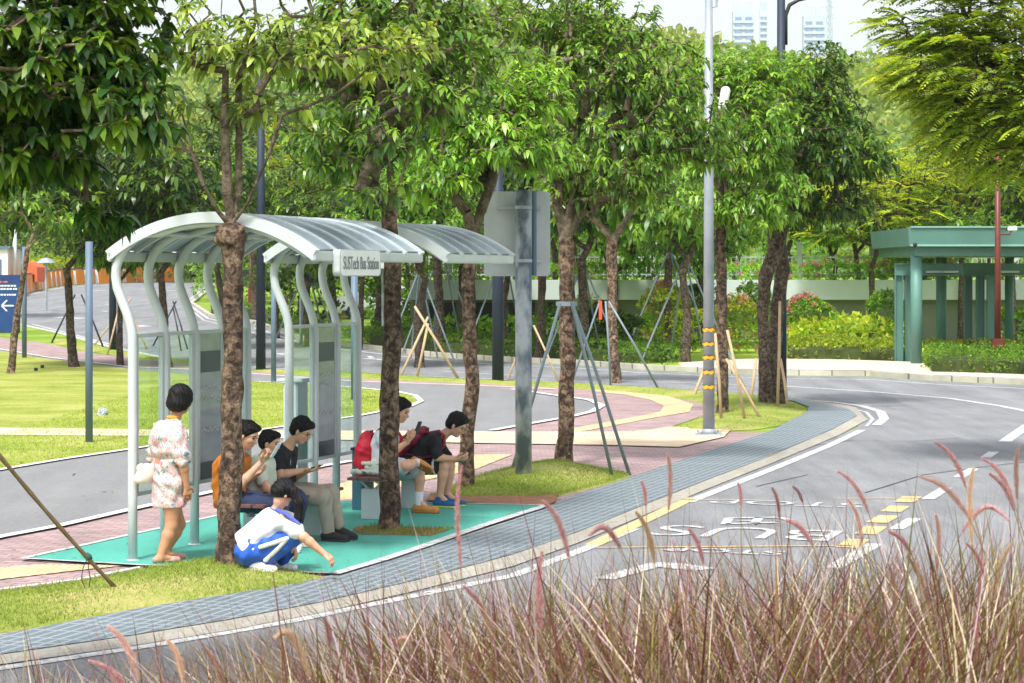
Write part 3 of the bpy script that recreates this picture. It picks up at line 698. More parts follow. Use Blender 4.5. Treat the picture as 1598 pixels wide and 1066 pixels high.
def lobe(x, y, rx, ry, Y, dy=0, rd=None, w=None):
    """a crown lobe seen at pixel x,y with pixel radii rx,ry at distance Y+dy"""
    D = Y+dy; p = W(x, y, D); a = rx/F*D; b = ry/F*D
    l = (p.x, p.y, p.z, a, rd or (a+b)/2*1.05, b)
    return l if w is None else l+(w,)
def px_tree(name, label, bx, by, tpts, tw, lobes, n, **k):
    g = G(bx, by); Y = g.y
    pts = [Vector((g.x, g.y, g.z-.05))]+pxt(tpts, Y)
    rad = [w_/2/F*Y for w_ in tw]
    ls = [lobe(l[0], l[1], l[2], l[3], Y, *(l[4:] if len(l) > 4 else ())) for l in lobes]
    lim = [[W(x, y, Y+d) for x, y, d in lb] for lb in k.pop('limbs', ())]
    return tree(name, label, g, pts, rad, ls, n, limbs=lim, **k)
TR = {}
TR['pruned'] = px_tree('pollarded_tree', 'pollarded tree with knobbly head and bare shoots at the near end of the first shelter', 357, 888, [(357, 760), (362, 640), (364, 520), (362, 420), (360, 352)], [42, 38, 35, 33, 33, 46],
    [(330, 60, 75, 80, 0, .8, 2.4), (455, 70, 100, 75, 0, .8, 2.6), (570, 80, 90, 60, -.2, .7, 1.6), (270, 190, 45, 70, .2, .5, .8), (400, 170, 90, 40, .3, .6, 1.1), (430, -60, 130, 60, 0, .9, 1.2), (640, 60, 60, 40, -.3, .6, .9)],
    400, pal='olive', L=.11, per=8, r0=.005, sag=-.02, rcap=.27, knob=.11,
    limbs=[[(352, 300, 0), (350, 200, 0), (352, 110, .1), (345, 20, .1), (350, -60, .1)], [(372, 300, .1), (373, 200, .1), (372, 120, .15), (400, 30, .2)], [(385, 320, -.1), (420, 240, -.2), (440, 180, -.2), (520, 150, -.3), (600, 90, -.3), (680, 40, -.3)],
           [(340, 330, -.1), (318, 290, -.2), (300, 240, -.2), (285, 180, -.2)], [(352, 195, 0), (400, 170, -.1), (440, 148, -.2), (500, 148, -.3)], [(350, 190, 0), (310, 160, .1), (280, 120, .2)]])
TR['front'] = px_tree('street_tree', 'straight brown tree rooted in the square soil pit in the turquoise floor', 607, 830, [(608, 700), (612, 560), (612, 450), (610, 330)], [36, 33, 31, 29, 26],
    [(520, 240, 90, 60, 0, 1.0), (590, 300, 70, 30, -.2, .7), (560, 210, 110, 80, 0, 1.1), (660, 130, 130, 90, .5, 1.3), (500, 90, 110, 80, .3, 1.2), (600, 20, 130, 70, .4, 1.3), (730, 60, 110, 80, .8, 1.2), (560, -60, 160, 70, .5, 1.3)],
    1250, pal='mid', L=.112, per=9, limbs=[[(592, 290, 0), (560, 240, 0), (530, 190, -.2)], [(625, 280, .1), (650, 200, .2), (690, 150, .2)], [(608, 260, 0), (600, 180, .1), (590, 80, .2)]])
TR['second'] = px_tree('street_tree', 'slender leaning tree beside the boy in black, at the far end of the waiting platform', 728, 768, [(728, 700), (735, 600), (731, 500), (732, 420), (738, 370)], [29, 24, 24, 23, 22, 21],
    [(680, 265, 85, 55, -.2, 1.0), (780, 225, 90, 55, 0, 1.0), (850, 240, 60, 45, .2, .8), (730, 175, 100, 60, .3, 1.1), (820, 140, 80, 70, .5, 1.0), (640, 290, 40, 40, -.3, .6)],
    900, pal='fresh', L=.115, per=9, limbs=[[(750, 330, 0), (765, 290, 0), (775, 250, 0)], [(728, 330, -.1), (705, 300, -.1), (680, 270, -.2)]])
TR['third'] = px_tree('street_tree', 'leaning brown tree on the grass mound right of the sign post, held by steel stakes', 878, 728, [(884, 640), (888, 560), (884, 480), (884, 400), (882, 370)], [30, 26, 26, 26, 25, 24],
    [(950, 250, 110, 80, 0, 1.2), (1060, 200, 100, 75, .3, 1.2), (1100, 235, 60, 45, .3, .9), (900, 110, 120, 90, .4, 1.3), (1010, 120, 100, 80, .4, 1.2), (860, 20, 120, 80, .5, 1.3), (960, 40, 80, 50, .5, 1.0), (900, 300, 80, 45, .2, .8), (1000, 300, 60, 35, 0, .8)],
    1800, pal='mid', L=.112, per=9, limbs=[[(872, 330, 0), (868, 270, 0), (860, 200, .1), (850, 100, .3)], [(905, 330, .1), (935, 290, .1), (980, 250, .1), (1040, 215, .2)], [(890, 320, 0), (915, 240, .1), (935, 150, .3)]])
TR['pair'] = px_tree('street_tree', 'forked tree on the verge with grey steel stakes and an orange tag', 963, 598, [(958, 540), (955, 450), (955, 400), (957, 375)], [15, 16, 17, 19, 18],
    [(960, 250, 90, 80, 0, 1.4), (1040, 290, 60, 60, 0, 1.2), (880, 290, 70, 60, 0, 1.2)], 420, pal='mid', L=.2, per=8, limbs=[[(925, 340, 0), (915, 290, 0)], [(985, 330, 0), (1000, 280, 0)]])
TR['light'] = px_tree('street_tree', 'tree with bright green crown directly behind the pole with hazard tape', 1127, 648, [(1128, 560), (1126, 460), (1124, 400), (1128, 330)], [20, 18, 18, 18, 17],
    [(1150, 240, 90, 60, 0, 1.3), (1170, 150, 85, 60, .4, 1.3), (1120, 110, 80, 50, .5, 1.2), (1210, 110, 60, 45, .5, 1.1), (1180, 330, 70, 45, -.4, 1.0), (1090, 320, 60, 45, 0, 1.0), (1220, 300, 50, 40, -.5, .8), (1205, 200, 50, 50, -.4, 1)],
    1400, pal='fresh', L=.145, per=9)
TR['dark'] = px_tree('street_tree', 'twin trunked tree with very dark green crown at the bend of the kerb', 1196, 636, [(1192, 560), (1190, 480), (1196, 430), (1210, 390)], [24, 20, 19, 24, 30],
    [(1270, 240, 110, 70, 0, 1.5), (1330, 240, 75, 55, .3, 1.2), (1250, 150, 75, 60, .6, 1.3), (1300, 170, 60, 50, .6, 1.2), (1230, 330, 70, 40, 0, 1.0), (1310, 320, 60, 40, .4, 1.0), (1290, 100, 50, 40, .8, 1.0)],
    1450, pal='dark', L=.15, per=9, bark=M_bark2, limbs=[[(1225, 340, 0), (1250, 280, 0), (1275, 230, 0)], [(1200, 350, 0), (1200, 300, 0)]])
yk = G(357, 888).y; mb = MB(); ck = W(360, 372, yk); rk = random.Random(4)
mb.ball(ck+Vector((0, 0, .02)), .135, .13, .13, 14, 10)
for k in range(7): q = rk.uniform(0, 6.28); mb.ball(ck+Vector((.1*math.cos(q), .1*math.sin(q), rk.uniform(-.06, .1))), .05, .05, .045, 8, 6)
mb.build('knobbly_head', M_bark, TR['pruned'], smooth=True)
mb = MB(); g = G(1213, 634); trunk_mesh(mb, [Vector((g.x, g.y, -.05))]+pxt([(1210, 560), (1213, 480), (1222, 420), (1218, 385)], g.y), [.18, .15, .14, .15, .14], seed=4)
mb.build('trunk', M_bark2, TR['dark'], smooth=True)
# the near tree whose crown hangs in from the upper left; its trunk stands outside the picture
Yn = 13.0
lb = [lobe(40, 110, 190, 140, Yn, 0, .8), lobe(150, 60, 130, 100, Yn, .2, .7), lobe(205, 170, 80, 85, Yn, -.1, .6), lobe(50, 235, 120, 70, Yn, 0, .6), lobe(-120, 200, 150, 200, Yn, .2, .9), lobe(130, -60, 160, 80, Yn, .2, .8), lobe(165, 335, 40, 20, Yn, 0, .2, .006)]
gx = Vector((-4.2, 13.2, 0))
tree('near_tree', 'large dark green leafy crown hanging in from the upper left corner', gx, [gx, gx+Vector((.05, 0, 1.6)), gx+Vector((.1, -.1, 2.9))], [.16, .13, .12], lb, 2200, pal='dark', L=.088, per=10, r0=.005, wr=1.35)
# feathery tree hanging in from the upper right
Yf = 30.0
lf = [lobe(1600, 60, 150, 80, Yf, 0, 1.3), lobe(1480, 60, 95, 40, Yf, 0, 1.1), lobe(1430, 110, 75, 28, Yf, -.3, .8), lobe(1520, 190, 90, 45, Yf, .3, 1.2), lobe(1660, 170, 120, 100, Yf, 0, 1.5), lobe(1575, 255, 75, 38, Yf, .4, 1.0), lobe(1500, 140, 90, 40, Yf, 0, 1.1), lobe(1500, 215, 60, 26, Yf, .2, .8), lobe(1395, 35, 40, 12, Yf, 0, .5, .03), lobe(1420, 135, 45, 14, Yf, 0, .5, .04), lobe(1500, -40, 150, 60, Yf, 0, 1.4)]
gf = Vector((9.4, 30.0, .1))
tree('feathery_tree', 'feathery yellow green tree reaching in from the upper right corner', gf, [gf, gf+Vector((-.5, 0, 1.6)), gf+Vector((-1.2, 0, 3.1))], [.2, .17, .15], lf, 2900, pal='gold', kind='feather', per=9, L=.36, r0=.004, bark=M_bark2, lmat=M_leaf2)
# small thin tree at the left edge of the lawn
px_tree('lawn_tree', 'thin young tree with bare fanned branches at the left edge of the lawn', 17, 584, [(22, 520), (30, 470), (38, 420), (42, 390)], [13, 12, 10, 9, 8],
    [(100, 340, 70, 30, 0, 1.0), (40, 300, 70, 50, 0, 1.0), (-20, 330, 60, 50, 0, 1.0)], 130, pal='mid', L=.2, per=7, limbs=[[(60, 370, 0), (90, 345, 0)], [(52, 365, .2), (70, 340, .2)]])
# trees further off: four built, the rest copied
def generic(name, label, pal, kind, Hh, cr, n, L, per, seed, group, lmat=None):
    rr = random.Random(seed)
    tz = Hh*.38
    pts = [Vector((0, 0, -.1)), Vector((rr.uniform(-.1, .1), 0, tz*.5)), Vector((rr.uniform(-.2, .2), 0, tz))]
    lobes = [(rr.uniform(-.45, .45)*cr, rr.uniform(-.45, .45)*cr, Hh*rr.uniform(.5, .88), cr*rr.uniform(.45, .62), cr*rr.uniform(.45, .62), Hh*rr.uniform(.12, .19)) for _ in range(7)]+[(0, 0, Hh*.62, cr*.8, cr*.8, Hh*.2)]
    return tree(name, label, Vector((0, 0, 0)), pts, [.15, .11, .1], lobes, n, pal=pal, kind=kind, L=L, per=per, group=group, bark=M_bark2, lmat=lmat, r0=.009)
GRP = 'trees in the park beyond the road'
LABS = {'a': 'leafy green tree among the park trees beyond the road', 'b': 'darker bushy tree among the park trees beyond the road', 'c': 'feathery light green tree in the park beyond the road', 'd': 'bright yellow green tree in the park beyond the road'}
protos = {'a': generic('park_tree', LABS['a'], 'mid', 'broad', 7, 2.6, 560, .26, 8, 1, GRP), 'b': generic('park_tree', LABS['b'], 'dark', 'broad', 7.5, 3.0, 620, .28, 8, 2, GRP),
          'c': generic('park_tree', LABS['c'], 'yellow', 'feather', 7, 3.2, 620, .6, 7, 3, GRP, M_leaf2), 'd': generic('park_tree', LABS['d'], 'fresh', 'broad', 6.5, 2.6, 560, .26, 8, 4, GRP)}
spots = []
rs = random.Random(11)
def put(px, Y, sc, k): spots.append((px, Y, sc, k))
for px, Y, sc, k in [(115, 62, .95, 'b'), (262, 62, .9, 'b'), (187, 63, .75, 'a'), (655, 62, .95, 'a'), (690, 70, 1.05, 'b'), (787, 68, 1.0, 'a'), (345, 72, 1.0, 'a'), (1070, 64, 1.0, 'a'), (1045, 72, 1.1, 'b'), (910, 66, 1.0, 'a'), (840, 66, 1.0, 'b'),
                     (1360, 76, .9, 'c'), (1500, 78, .95, 'c'), (1430, 90, .9, 'd'), (1580, 74, 1.0, 'a'), (1660, 86, 1.1, 'c'), (1300, 88, 1.0, 'a'), (1230, 84, 1.1, 'c'), (1150, 86, 1.1, 'b'), (430, 80, 1.1, 'c'), (520, 84, 1.15, 'd'), (590, 88, 1.1, 'a'), (480, 74, .9, 'd'), (740, 92, 1.3, 'b'), (900, 95, 1.3, 'a'), (1010, 96, 1.35, 'a'), (820, 100, 1.4, 'c'),
                     (-70, 100, 1.4, 'a'), (165, 196, 2.1, 'a'), (255, 198, 2.0, 'c'), (395, 130, 1.6, 'a'), (450, 120, 1.7, 'b'), (560, 125, 1.7, 'c'), (640, 110, 1.6, 'b'), (90, 200, 2.1, 'b'), (10, 198, 2.0, 'a'), (345, 196, 2.0, 'd'), (500, 165, 2.0, 'a'), (700, 140, 1.9, 'a'), (1110, 120, 1.55, 'a'), (1200, 130, 1.5, 'd'), (1290, 140, 1.4, 'b'), (1400, 130, 1.2, 'c'), (1480, 140, 1.3, 'a'), (1560, 130, 1.5, 'c'), (1640, 120, 1.5, 'b'), (560, 72, .8, 'b'), (620, 76, 1.0, 'b'), (720, 76, .95, 'a'), (960, 78, 1.05, 'd'), (1100, 74, .85, 'd'), (870, 80, 1.1, 'b'), (400, 96, 1.2, 'b'), (470, 100, 1.2, 'a'), (540, 104, 1.3, 'b'), (1340, 82, .95, 'a'), (1440, 80, .8, 'd'), (1540, 92, 1.1, 'b'), (1380, 165, 1.5, 'd'), (1450, 170, 1.5, 'a')]:
    put(px, Y, sc, k)
first = {}
for i, (px, Y, sc, k) in enumerate(spots):
    o = protos[k] if k not in first else copy_tree(protos[k])
    first[k] = 1
    X = (px-CX)/F*Y; o.location = (X, Y, h(X, Y)); s_ = sc*rs.uniform(.93, 1.07)
    o.scale = (s_*rs.uniform(.95, 1.2), s_*rs.uniform(.95, 1.2), s_); o.rotation_euler = (0, 0, rs.uniform(0, 6.28))
# woods on the hill: one mass of crowns
n = 2600
Xs = rng.uniform(-190, 190, n); Ys = 215+360*rng.random(n)**1.2
keep = np.abs(Xs) < Ys*.27+10; Xs = Xs[keep]; Ys = Ys[keep]; n = len(Xs)
Zs = np.array([hillz(a, b) for a, b in zip(Xs, Ys)])
R = rng.uniform(2.2, 4.6, n)
k = 60
u = unit(n*k); u[:, 2] = np.abs(u[:, 2])*1.1-.15
C0 = np.repeat(np.stack([Xs, Ys, Zs+R*.8], 1), k, axis=0); Rr = np.repeat(R, k)[:, None]
P = C0+u*Rr*rng.uniform(.75, 1.05, (n*k, 1))
D = u+unit(n*k)*.8; N = u+unit(n*k)*.6
tree_t = np.repeat(rng.random(n), k)
cols = leafcols(n*k, 'pale', tree_t)
V, q, t, C = leaves(P, D, N, rng.uniform(1.0, 1.7, n*k), rng.uniform(.7, 1.2, n*k), rng.uniform(0, .3, (n*k, 1)), cols)
o = np_mesh('hill_woods', V, q, M_leaf2, None, False, C, tris=t); tag(o, kind='stuff')
# ---------------------------------------------------------------- bus shelters
M_roofglass = glassmat('tinted_roof_glass', (.62, .7, .76), .62, .12)
M_glass = glassmat('clear_glass', (.88, .95, .92), .93)
M_roofskin = mat('pale_roof_sheet', srgb(112, 128, 142), .3, .12, 1.6, col2=srgb(168, 180, 190), detail=6, contrast=.15)
M_poster = mat('dark_display_film', srgb(118, 128, 140), .25, .2, 3, col2=srgb(150, 160, 172), coat=.5, stretch=(1, 1, 2.5))
M_posterdark = mat('dark_skyline_print', srgb(44, 62, 84), .3, .2, 6)
RC_V, RC_Z, RR = .77, 1.407, 1.65
def roofp(u, v, dr=0):
    return S(u, 0, 0)+BX*(RC_V+(v-RC_V)*(RR+dr)/RR)+Vector((0, 0, RC_Z+math.sqrt(max(0, RR*RR-(v-RC_V)**2))*(RR+dr)/RR))
VL, VR = -.22, 1.76
prof = [(0, 0), (0, .6), (0, 1.3), (0, 1.93), (-.005, 2.03), (-.03, 2.13), (-.065, 2.22), (-.11, 2.32), (-.15, 2.42), (-.165, 2.52), (-.16, 2.6), (-.13, 2.69), (-.07, 2.78), (.02, 2.85), (.12, 2.90)]
def shelter(label, us, u0, u1, posters):
    root = empty('bus_shelter', S(us[0], 0), label, 'bus shelter')
    vs = [VL+(VR-VL)*i/24 for i in range(25)]
    for u in us:
        mb = MB(); pts = [S(u, v, z) for v, z in prof]
        for i in range(1, 15):
            v = .12+(VR-.05-.12)*i/14; pts.append(roofp(u, v, -.075))
        r = [.042]*len(prof)+[.034]*14
        mb.tube(pts, r, 14); mb.tube([S(u, 0, .0), S(u, 0, .035)], .06, 14)
        mb.build('post', M_white, root, smooth=True)
    # curved roof: glass bays between raised ribs, rim all round
    def arc_strip(ua, ub, dr0, dr1, name, m, va=VL, vb=VR):
        mb = MB(); q = [va+(vb-va)*i/24 for i in range(25)]
        b = 0
        for v in q:
            for (u, dr) in ((ua, dr0), (ub, dr0), (ub, dr1), (ua, dr1)): mb.V.append(tuple(roofp(u, v, dr)))
        for i in range(24):
            for k in range(4): mb.F.append([4*i+k, 4*i+(k+1) % 4, 4*i+4+(k+1) % 4, 4*i+4+k])
        mb.F.append([3, 2, 1, 0]); mb.F.append([96, 97, 98, 99])
        return mb.build(name, m, root)
    nb = max(3, round((u1-u0)/.45)); w_ = (u1-u0-.06)/nb
    for i in range(nb):
        a = u0+.03+w_*i
        arc_strip(a+.02, a+w_-.02, 0, .012, 'roof_panel', M_roofskin if True else M_roofglass, VL+.03, VR-.03)
    for i in range(nb+1):
        a = u0+.03+w_*i
        arc_strip(a-.022, a+.022, -.03, .026, 'roof_rib', M_white)
    arc_strip(u0-.03, u0+.006, -.07, .022, 'edge_beam', M_white); arc_strip(u1-.006, u1+.03, -.07, .03, 'edge_beam', M_white)
    for v in (VL, VR):
        mb = MB(); a = roofp(u0-.03, v, -.04); b_ = roofp(u1+.03, v, -.04)
        mb.box((a+b_)/2, (b_-a), BX*.05, Vector((0, 0, .09))); mb.build('eaves_beam', M_white, root, bevel=.012)
    for v in (.2, 1.3):
        mb = MB(); mb.tube([roofp(u0, v, -.06), roofp(u1, v, -.06)], .022, 8); mb.build('purlin', M_white, root, smooth=True)
    # glazing between the posts
    for i in range(len(us)-1):
        a, b_ = us[i]+.05, us[i+1]-.05
        if b_-a < .2: continue
        z0, z1 = .6, 2.0; t = .035
        mb = MB()
        for (uu, zz, du, dz) in (((a+b_)/2, z1, b_-a, t), ((a+b_)/2, z0, b_-a, t), (a+t/2, (z0+z1)/2, t, z1-z0-t), (b_-t/2, (z0+z1)/2, t, z1-z0-t)):
            mb.box(S(uu, 0, zz), AX*du, BX*.04, Vector((0, 0, dz)))
        fr = mb.build('panel_frame', M_white, root, bevel=.006)
        for uu, s in ((a, -1), (b_, 1)):
            for zz in (.8, 1.8): mb = MB(); mb.box(S(uu+s*.012, 0, zz), AX*.03, BX*.03, Vector((0, 0, .07))); mb.build('hinge', M_gal, root)
        if i in posters:
            mb = MB(); mb.box(S((a+b_)/2, 0, (z0+z1)/2), AX*(b_-a-2*t-.004), BX*.03, Vector((0, 0, z1-z0-t-.004)))
            ps = mb.build('poster_case', M_poster, root)
            # dim mountain and skyline print in flat bands, both faces
            for zz, hh_, m in ((1.72, .2, M_posterdark), (.70, .16, M_posterdark)):
                for sd_ in (-.0165, .0165):
                    mb = MB(); mb.box(S((a+b_)/2, sd_, zz), AX*(b_-a-2*t-.03), BX*.003, Vector((0, 0, hh_))); mb.build('print', m, ps)
            for zz in (1.47, 1.37, 1.07):
                for sd_ in (-.018, .018):
                    rn = random.Random(int(zz*100)); V = []; Fc = []; k = 16
                    for j in range(k+1):
                        uu = a+t+.02+(b_-a-2*t-.04)*j/k; dz = rn.uniform(-.02, .02)
                        p = S(uu, sd_, zz+dz); V += [tuple(p), tuple(p+Vector((0, 0, .014)))]
                    for j in range(k): Fc.append([2*j, 2*j+2, 2*j+3, 2*j+1])
                    mesh_obj('skyline_print', V, Fc, M_line, ps)
        else:
            mb = MB(); mb.box(S((a+b_)/2, 0, (z0+z1)/2), AX*(b_-a-2*t+.002), BX*.01, Vector((0, 0, z1-z0-t+.002))); mb.build('glass', M_glass, root)
    return root
shA = shelter('nearer white bus shelter with arched roof, S-curved posts and glass panels', [0, .62, 1.24, 1.86, 2.41], -.04, 2.58, (2,))
shB = shelter('farther white bus shelter with arched roof behind the street tree', [3.43, 4.09, 4.70, 5.32], 3.32, 5.42, (1,))
# station sign hung on the eaves of the first shelter
rt = shA
mb = MB(); L_, Hh_ = .99, .235; c = S(.84, VR+.06, 2.64); out = []
for cx_, cz_, a0 in ((L_/2-.05, Hh_/2-.05, 0), (-L_/2+.05, Hh_/2-.05, 90), (-L_/2+.05, -Hh_/2+.05, 180), (L_/2-.05, -Hh_/2+.05, 270)):
    for k in range(6):
        q = math.radians(a0+90*k/5); out.append(c+AX*(cx_+.05*math.cos(q))+Vector((0, 0, cz_+.05*math.sin(q))))
mb.prism(out, BX*-.07)
sg = mb.build('sign_board', M_white, rt, bevel=.004)
mb = MB(); mb.prism([c+(p-c)*.93+BX*.003 for p in out], BX*-.004); mb.build('sign_face', mat('sign_face_white', srgb(232, 236, 236), .4, .03), sg)
flat_text('sign_lettering', 'SUSTech Bus Station', c+BX*.001, .84, .115, Vector((0, 0, 1)), AX, .006, mat('grey_lettering', srgb(128, 134, 138), .5, .05), kind=None, parent=sg, thick=.002, off_w=-.004)
# ---------------------------------------------------------------- benches
M_seat = mat('dark_maroon_bench_slats', srgb(112, 78, 74), .6, .15, 6)
def bench(label, u0, u1, ul, v=.75):
    root = empty('bench', S((u0+u1)/2, v), label, 'bench')
    mb = MB()
    for k in range(3): mb.box(S((u0+u1)/2, v-.125+.125*k, .452), AX*(u1-u0), BX*.115, Vector((0, 0, .03)))
    mb.build('seat', M_seat, root, bevel=.005)
    for u in ul:
        mb = MB(); mb.box(S(u, v, .185), AX*.12, BX*.19, Vector((0, 0, .31))); mb.box(S(u, v, .425), AX*.1, BX*.36, Vector((0, 0, .022)))
        for s in (-1, 1): mb.tube([S(u, v+s*.03, .33), S(u, v+s*.13, .42)], .016, 6)
        mb.build('leg', M_white, root, bevel=.006)
    return root
bench('long bench under the nearer shelter, filled by three seated boys looking at phones', .72, 2.62, (1.0, 2.3))
bench('bench under the farther shelter with two seated boys and a crumpled jacket', 3.6, 5.6, (3.83, 4.99))
# teal box behind the bench
mb = MB(); mb.box(S(4.72, .3, .34), AX*.3, BX*.14, Vector((0, 0, .66)))
rt = empty('utility_box', S(4.72, .3), 'dark teal metal box standing behind the boy with the red backpack', 'utility box')
mb.build('cabinet', mat('dark_teal_metal', srgb(48, 92, 108), .5, .1), rt, bevel=.012)
mb = MB(); mb.box(S(4.72, .3, .68), AX*.32, BX*.16, Vector((0, 0, .03))); mb.build('lid', M_navy, rt)
mb = MB(); mb.box(S(4.3, -.3, .7), AX*.3, BX*.16, Vector((0, 0, 1.4)))
rt = empty('grey_cabinet', S(4.3, -.3), 'pale grey cabinet with a flat overhanging top behind the farther shelter glass', 'cabinet')  # a cabinet with a flat top
mb.build('cabinet', M_white, rt, bevel=.012)
mb = MB(); mb.box(S(4.3, -.3, 1.42), AX*.34, BX*.3, Vector((0, 0, .04))); mb.build('top', M_white, rt, bevel=.01)
# ---------------------------------------------------------------- poles
def pole(name, label, cat, px, py, r, top_py, m, taper=1, extras=None, group=None):
    g = G(px, py); g.z = g.z; root = empty(name, g, label, cat, group)
    zt = W(px, top_py, g.y).z
    mb = MB(); mb.tube([g+Vector((0, 0, -.05)), Vector((g.x, g.y, zt))], [r, r*taper], 20); mb.build('pole', m, root, smooth=True)
    if extras: extras(root, g, zt)
    return root
def base_plate(root, g, s, m=M_gal, z=.06):
    mb = MB(); mb.box(g+Vector((0, 0, z)), (s, 0, 0), (0, s, 0), (0, 0, .03)); mb.build('base_plate', m, root, bevel=.005)
    mb = MB()
    for a in (-1, 1):
        for b in (-1, 1): mb.tube([g+Vector((a*s*.38, b*s*.38, z)), g+Vector((a*s*.38, b*s*.38, z+.06))], .015, 6)
    mb.build('anchor_bolts', M_gal, root)
def sign_ex(root, g, zt):
    Y = g.y; a = W(755, 298, Y); b = W(859, 431, Y); cx = (a.x+b.x)/2; cz = (a.z+b.z)/2; w2 = (b.x-a.x)/2; h2 = (a.z-b.z)/2; r = .05
    out = []
    for sx, sz, a0 in ((1, 1, 0), (-1, 1, 90), (-1, -1, 180), (1, -1, 270)):
        for k in range(5):
            q = math.radians(a0+22.5*k); out.append(Vector((cx+sx*(w2-r)+r*math.cos(q), Y+.17, cz+sz*(h2-r)+r*math.sin(q))))
    mb = MB(); mb.prism(out, (0, .004, 0)); 
    pl = mb.build('sign_plate', mat('bare_aluminium', srgb(190, 196, 202), .5, .08, 1.5, metal=.05, grain=.04, patch=.12), root)
    for z in (W(0, 324, Y).z, W(0, 407, Y).z):
        mb = MB(); mb.box((cx+.02, Y+.15, z), (w2*1.35, 0, 0), (0, .035, 0), (0, 0, .04)); mb.build('rail', M_gal, pl)
    mb = MB()
    mb = None
    for z in (W(0, 324, Y).z, W(0, 407, Y).z): mb = MB(); mb.tube([(g.x, Y, z-.02), (g.x, Y, z+.02)], .106, 18); mb.build('clamp', M_gal, root)
    mb = MB(); mb.tube([(g.x+.13, Y+.13, W(0, 430, Y).z), (g.x+.13, Y+.13, W(0, 298, Y).z)], .03, 8); mb.build('stiffener', M_bluegrey, root)
M_galpatch = mat('weathered_galvanised_steel', srgb(88, 102, 118), .6, .3, 5, col2=srgb(172, 180, 190), metal=.0, bump=.1, bscale=9, detail=10, contrast=.09, stretch=(1, 1, .55))
pole('sign_post', 'thick weathered galvanised post carrying the blank back of a road sign', 'sign post', 817, 755, .1, 297, M_galpatch, extras=sign_ex)
M_hy = mat('hazard_yellow', srgb(240, 176, 40), .5, .06)
def tape_ex(root, g, zt):
    r = .0975
    for py in (515, 537, 558, 581, 604):
        z = W(0, py, g.y).z; mb = MB(); mk = MB(); n = 24; hw = .03
        tp = MB(); tp.tube([(g.x, g.y, z-hw), (g.x, g.y, z+hw)], r, 24, cap=False); t = tp.build('hazard_tape', M_hy, root, smooth=True)
        bk = MB(); b0 = 0
        for s in range(6):
            q0 = 2*math.pi*s/6; w_ = 2*math.pi/12; sk = .35; rr = r+.0015; b0 = len(bk.V)
            for j in range(3):
                for (dq, dz) in ((0, -hw), (sk, hw)):
                    q = q0+dq+w_*j/2; bk.V.append((g.x+rr*math.cos(q), g.y+rr*math.sin(q), z+dz))
            for j in range(2): bk.F.append([b0+2*j, b0+2*j+2, b0+2*j+3, b0+2*j+1])
        bk.build('black_stripes', M_black, t)
    base_plate(root, g, .42, z=.02)
    mb = MB(); mb.tube([Vector((g.x, g.y, .03)), Vector((g.x, g.y, .12))], [.13, .09], 16); mb.build('collar', M_gal, root, smooth=True)
    # antenna on a bracket
    a = W(1127, 172, g.y); b = W(1133, 138, g.y); ar = MB()
    ar.tube([a+(a-b).normalized()*.0, a.lerp(b, .1), a.lerp(b, .9), b, b+(b-a).normalized()*.03], [.066, .075, .075, .066, .03], 16); ar.build('antenna', mat('white_plastic', srgb(226, 228, 228), .4, .03), root, smooth=True)
    mb = MB(); mb.tube([W(1105, 155, g.y), W(1130, 153, g.y)], .018, 8); mb.build('bracket', M_gal, root)
    mb = MB(); mb.tube([W(1105, 12, g.y), W(1118, 10, g.y), W(1119, -20, g.y)], .02, 8); mb.build('bracket', M_gal, root)
M_palepole = mat('pale_galvanised_steel', srgb(122, 132, 146), .5, .2, 2.5, col2=srgb(168, 174, 182), metal=.1, bump=.05, bscale=8, detail=8, contrast=.3)
pole('camera_pole', 'pale grey pole with five bands of yellow and black hazard tape', 'pole', 1106, 680, .095, -40, M_palepole, .62, tape_ex)
def lamp_ex(root, g, zt):
    Y = g.y; mb = MB(); mb.tube([W(1226, 70, Y), W(1226, 24, Y), W(1232, 8, Y), W(1246, 0, Y), W(1275, -6, Y), W(1330, -10, Y)], [.04, .04, .04, .035, .03, .03], 8); mb.build('arm', M_dark, root, smooth=True)
    mb = MB(); mb.tube([W(1219, 22, Y), W(1228, 22, Y)], .03, 6); mb.tube([W(1219, 64, Y), W(1228, 64, Y)], .03, 6); mb.build('arm_brace', M_dark, root)
    mb = MB(); mb.box(W(1340, -12, Y), (.55, 0, 0), (0, .2, 0), (0, 0, .08)); mb.build('lamp_head', M_dark, root, bevel=.02)
pole('street_lamp', 'dark blue street lamp post with a curved arm rising above the dark tree', 'street lamp', 1219, 633, .11, -30, M_navy, .7, lamp_ex)
pole('street_lamp', 'tall dark blue lamp post seen under the gap in the first shelter', 'street lamp', 407, 577, .13, 60, M_navy, .7)
pole('street_lamp', 'dark blue lamp post standing on the verge left of the big sign post', 'street lamp', 777, 596, .14, 250, M_navy, .85)
pole('street_lamp', 'dark blue post beside the far trunk behind the first shelter corner', 'street lamp', 176, 548, .12, 320, M_navy, .85)
pole('barrier_post', 'square topped blue grey post on the lawn left of the first shelter', 'post', 139, 692, .056, 377, M_bluegrey)
pole('barrier_post', 'thin blue grey post beside the blue banner stand', 'post', 38, 559, .07, 385, M_bluegrey)
pole('barrier_post', 'thin grey post on the lawn seen between the two shelters', 'post', 427, 598, .06, 402, M_bluegrey)
pole('barrier_post', 'light blue grey post seen just under the lettered shelter sign', 'post', 553, 625, .07, 424, M_bluegrey)
def red_ex(root, g, zt, wd=.3):
    mb = MB(); mb.box(g+Vector((0, 0, .4)), (wd, 0, 0), (0, wd, 0), (0, 0, .9)); mb.build('base_box', M_redbrown, root, bevel=.02)
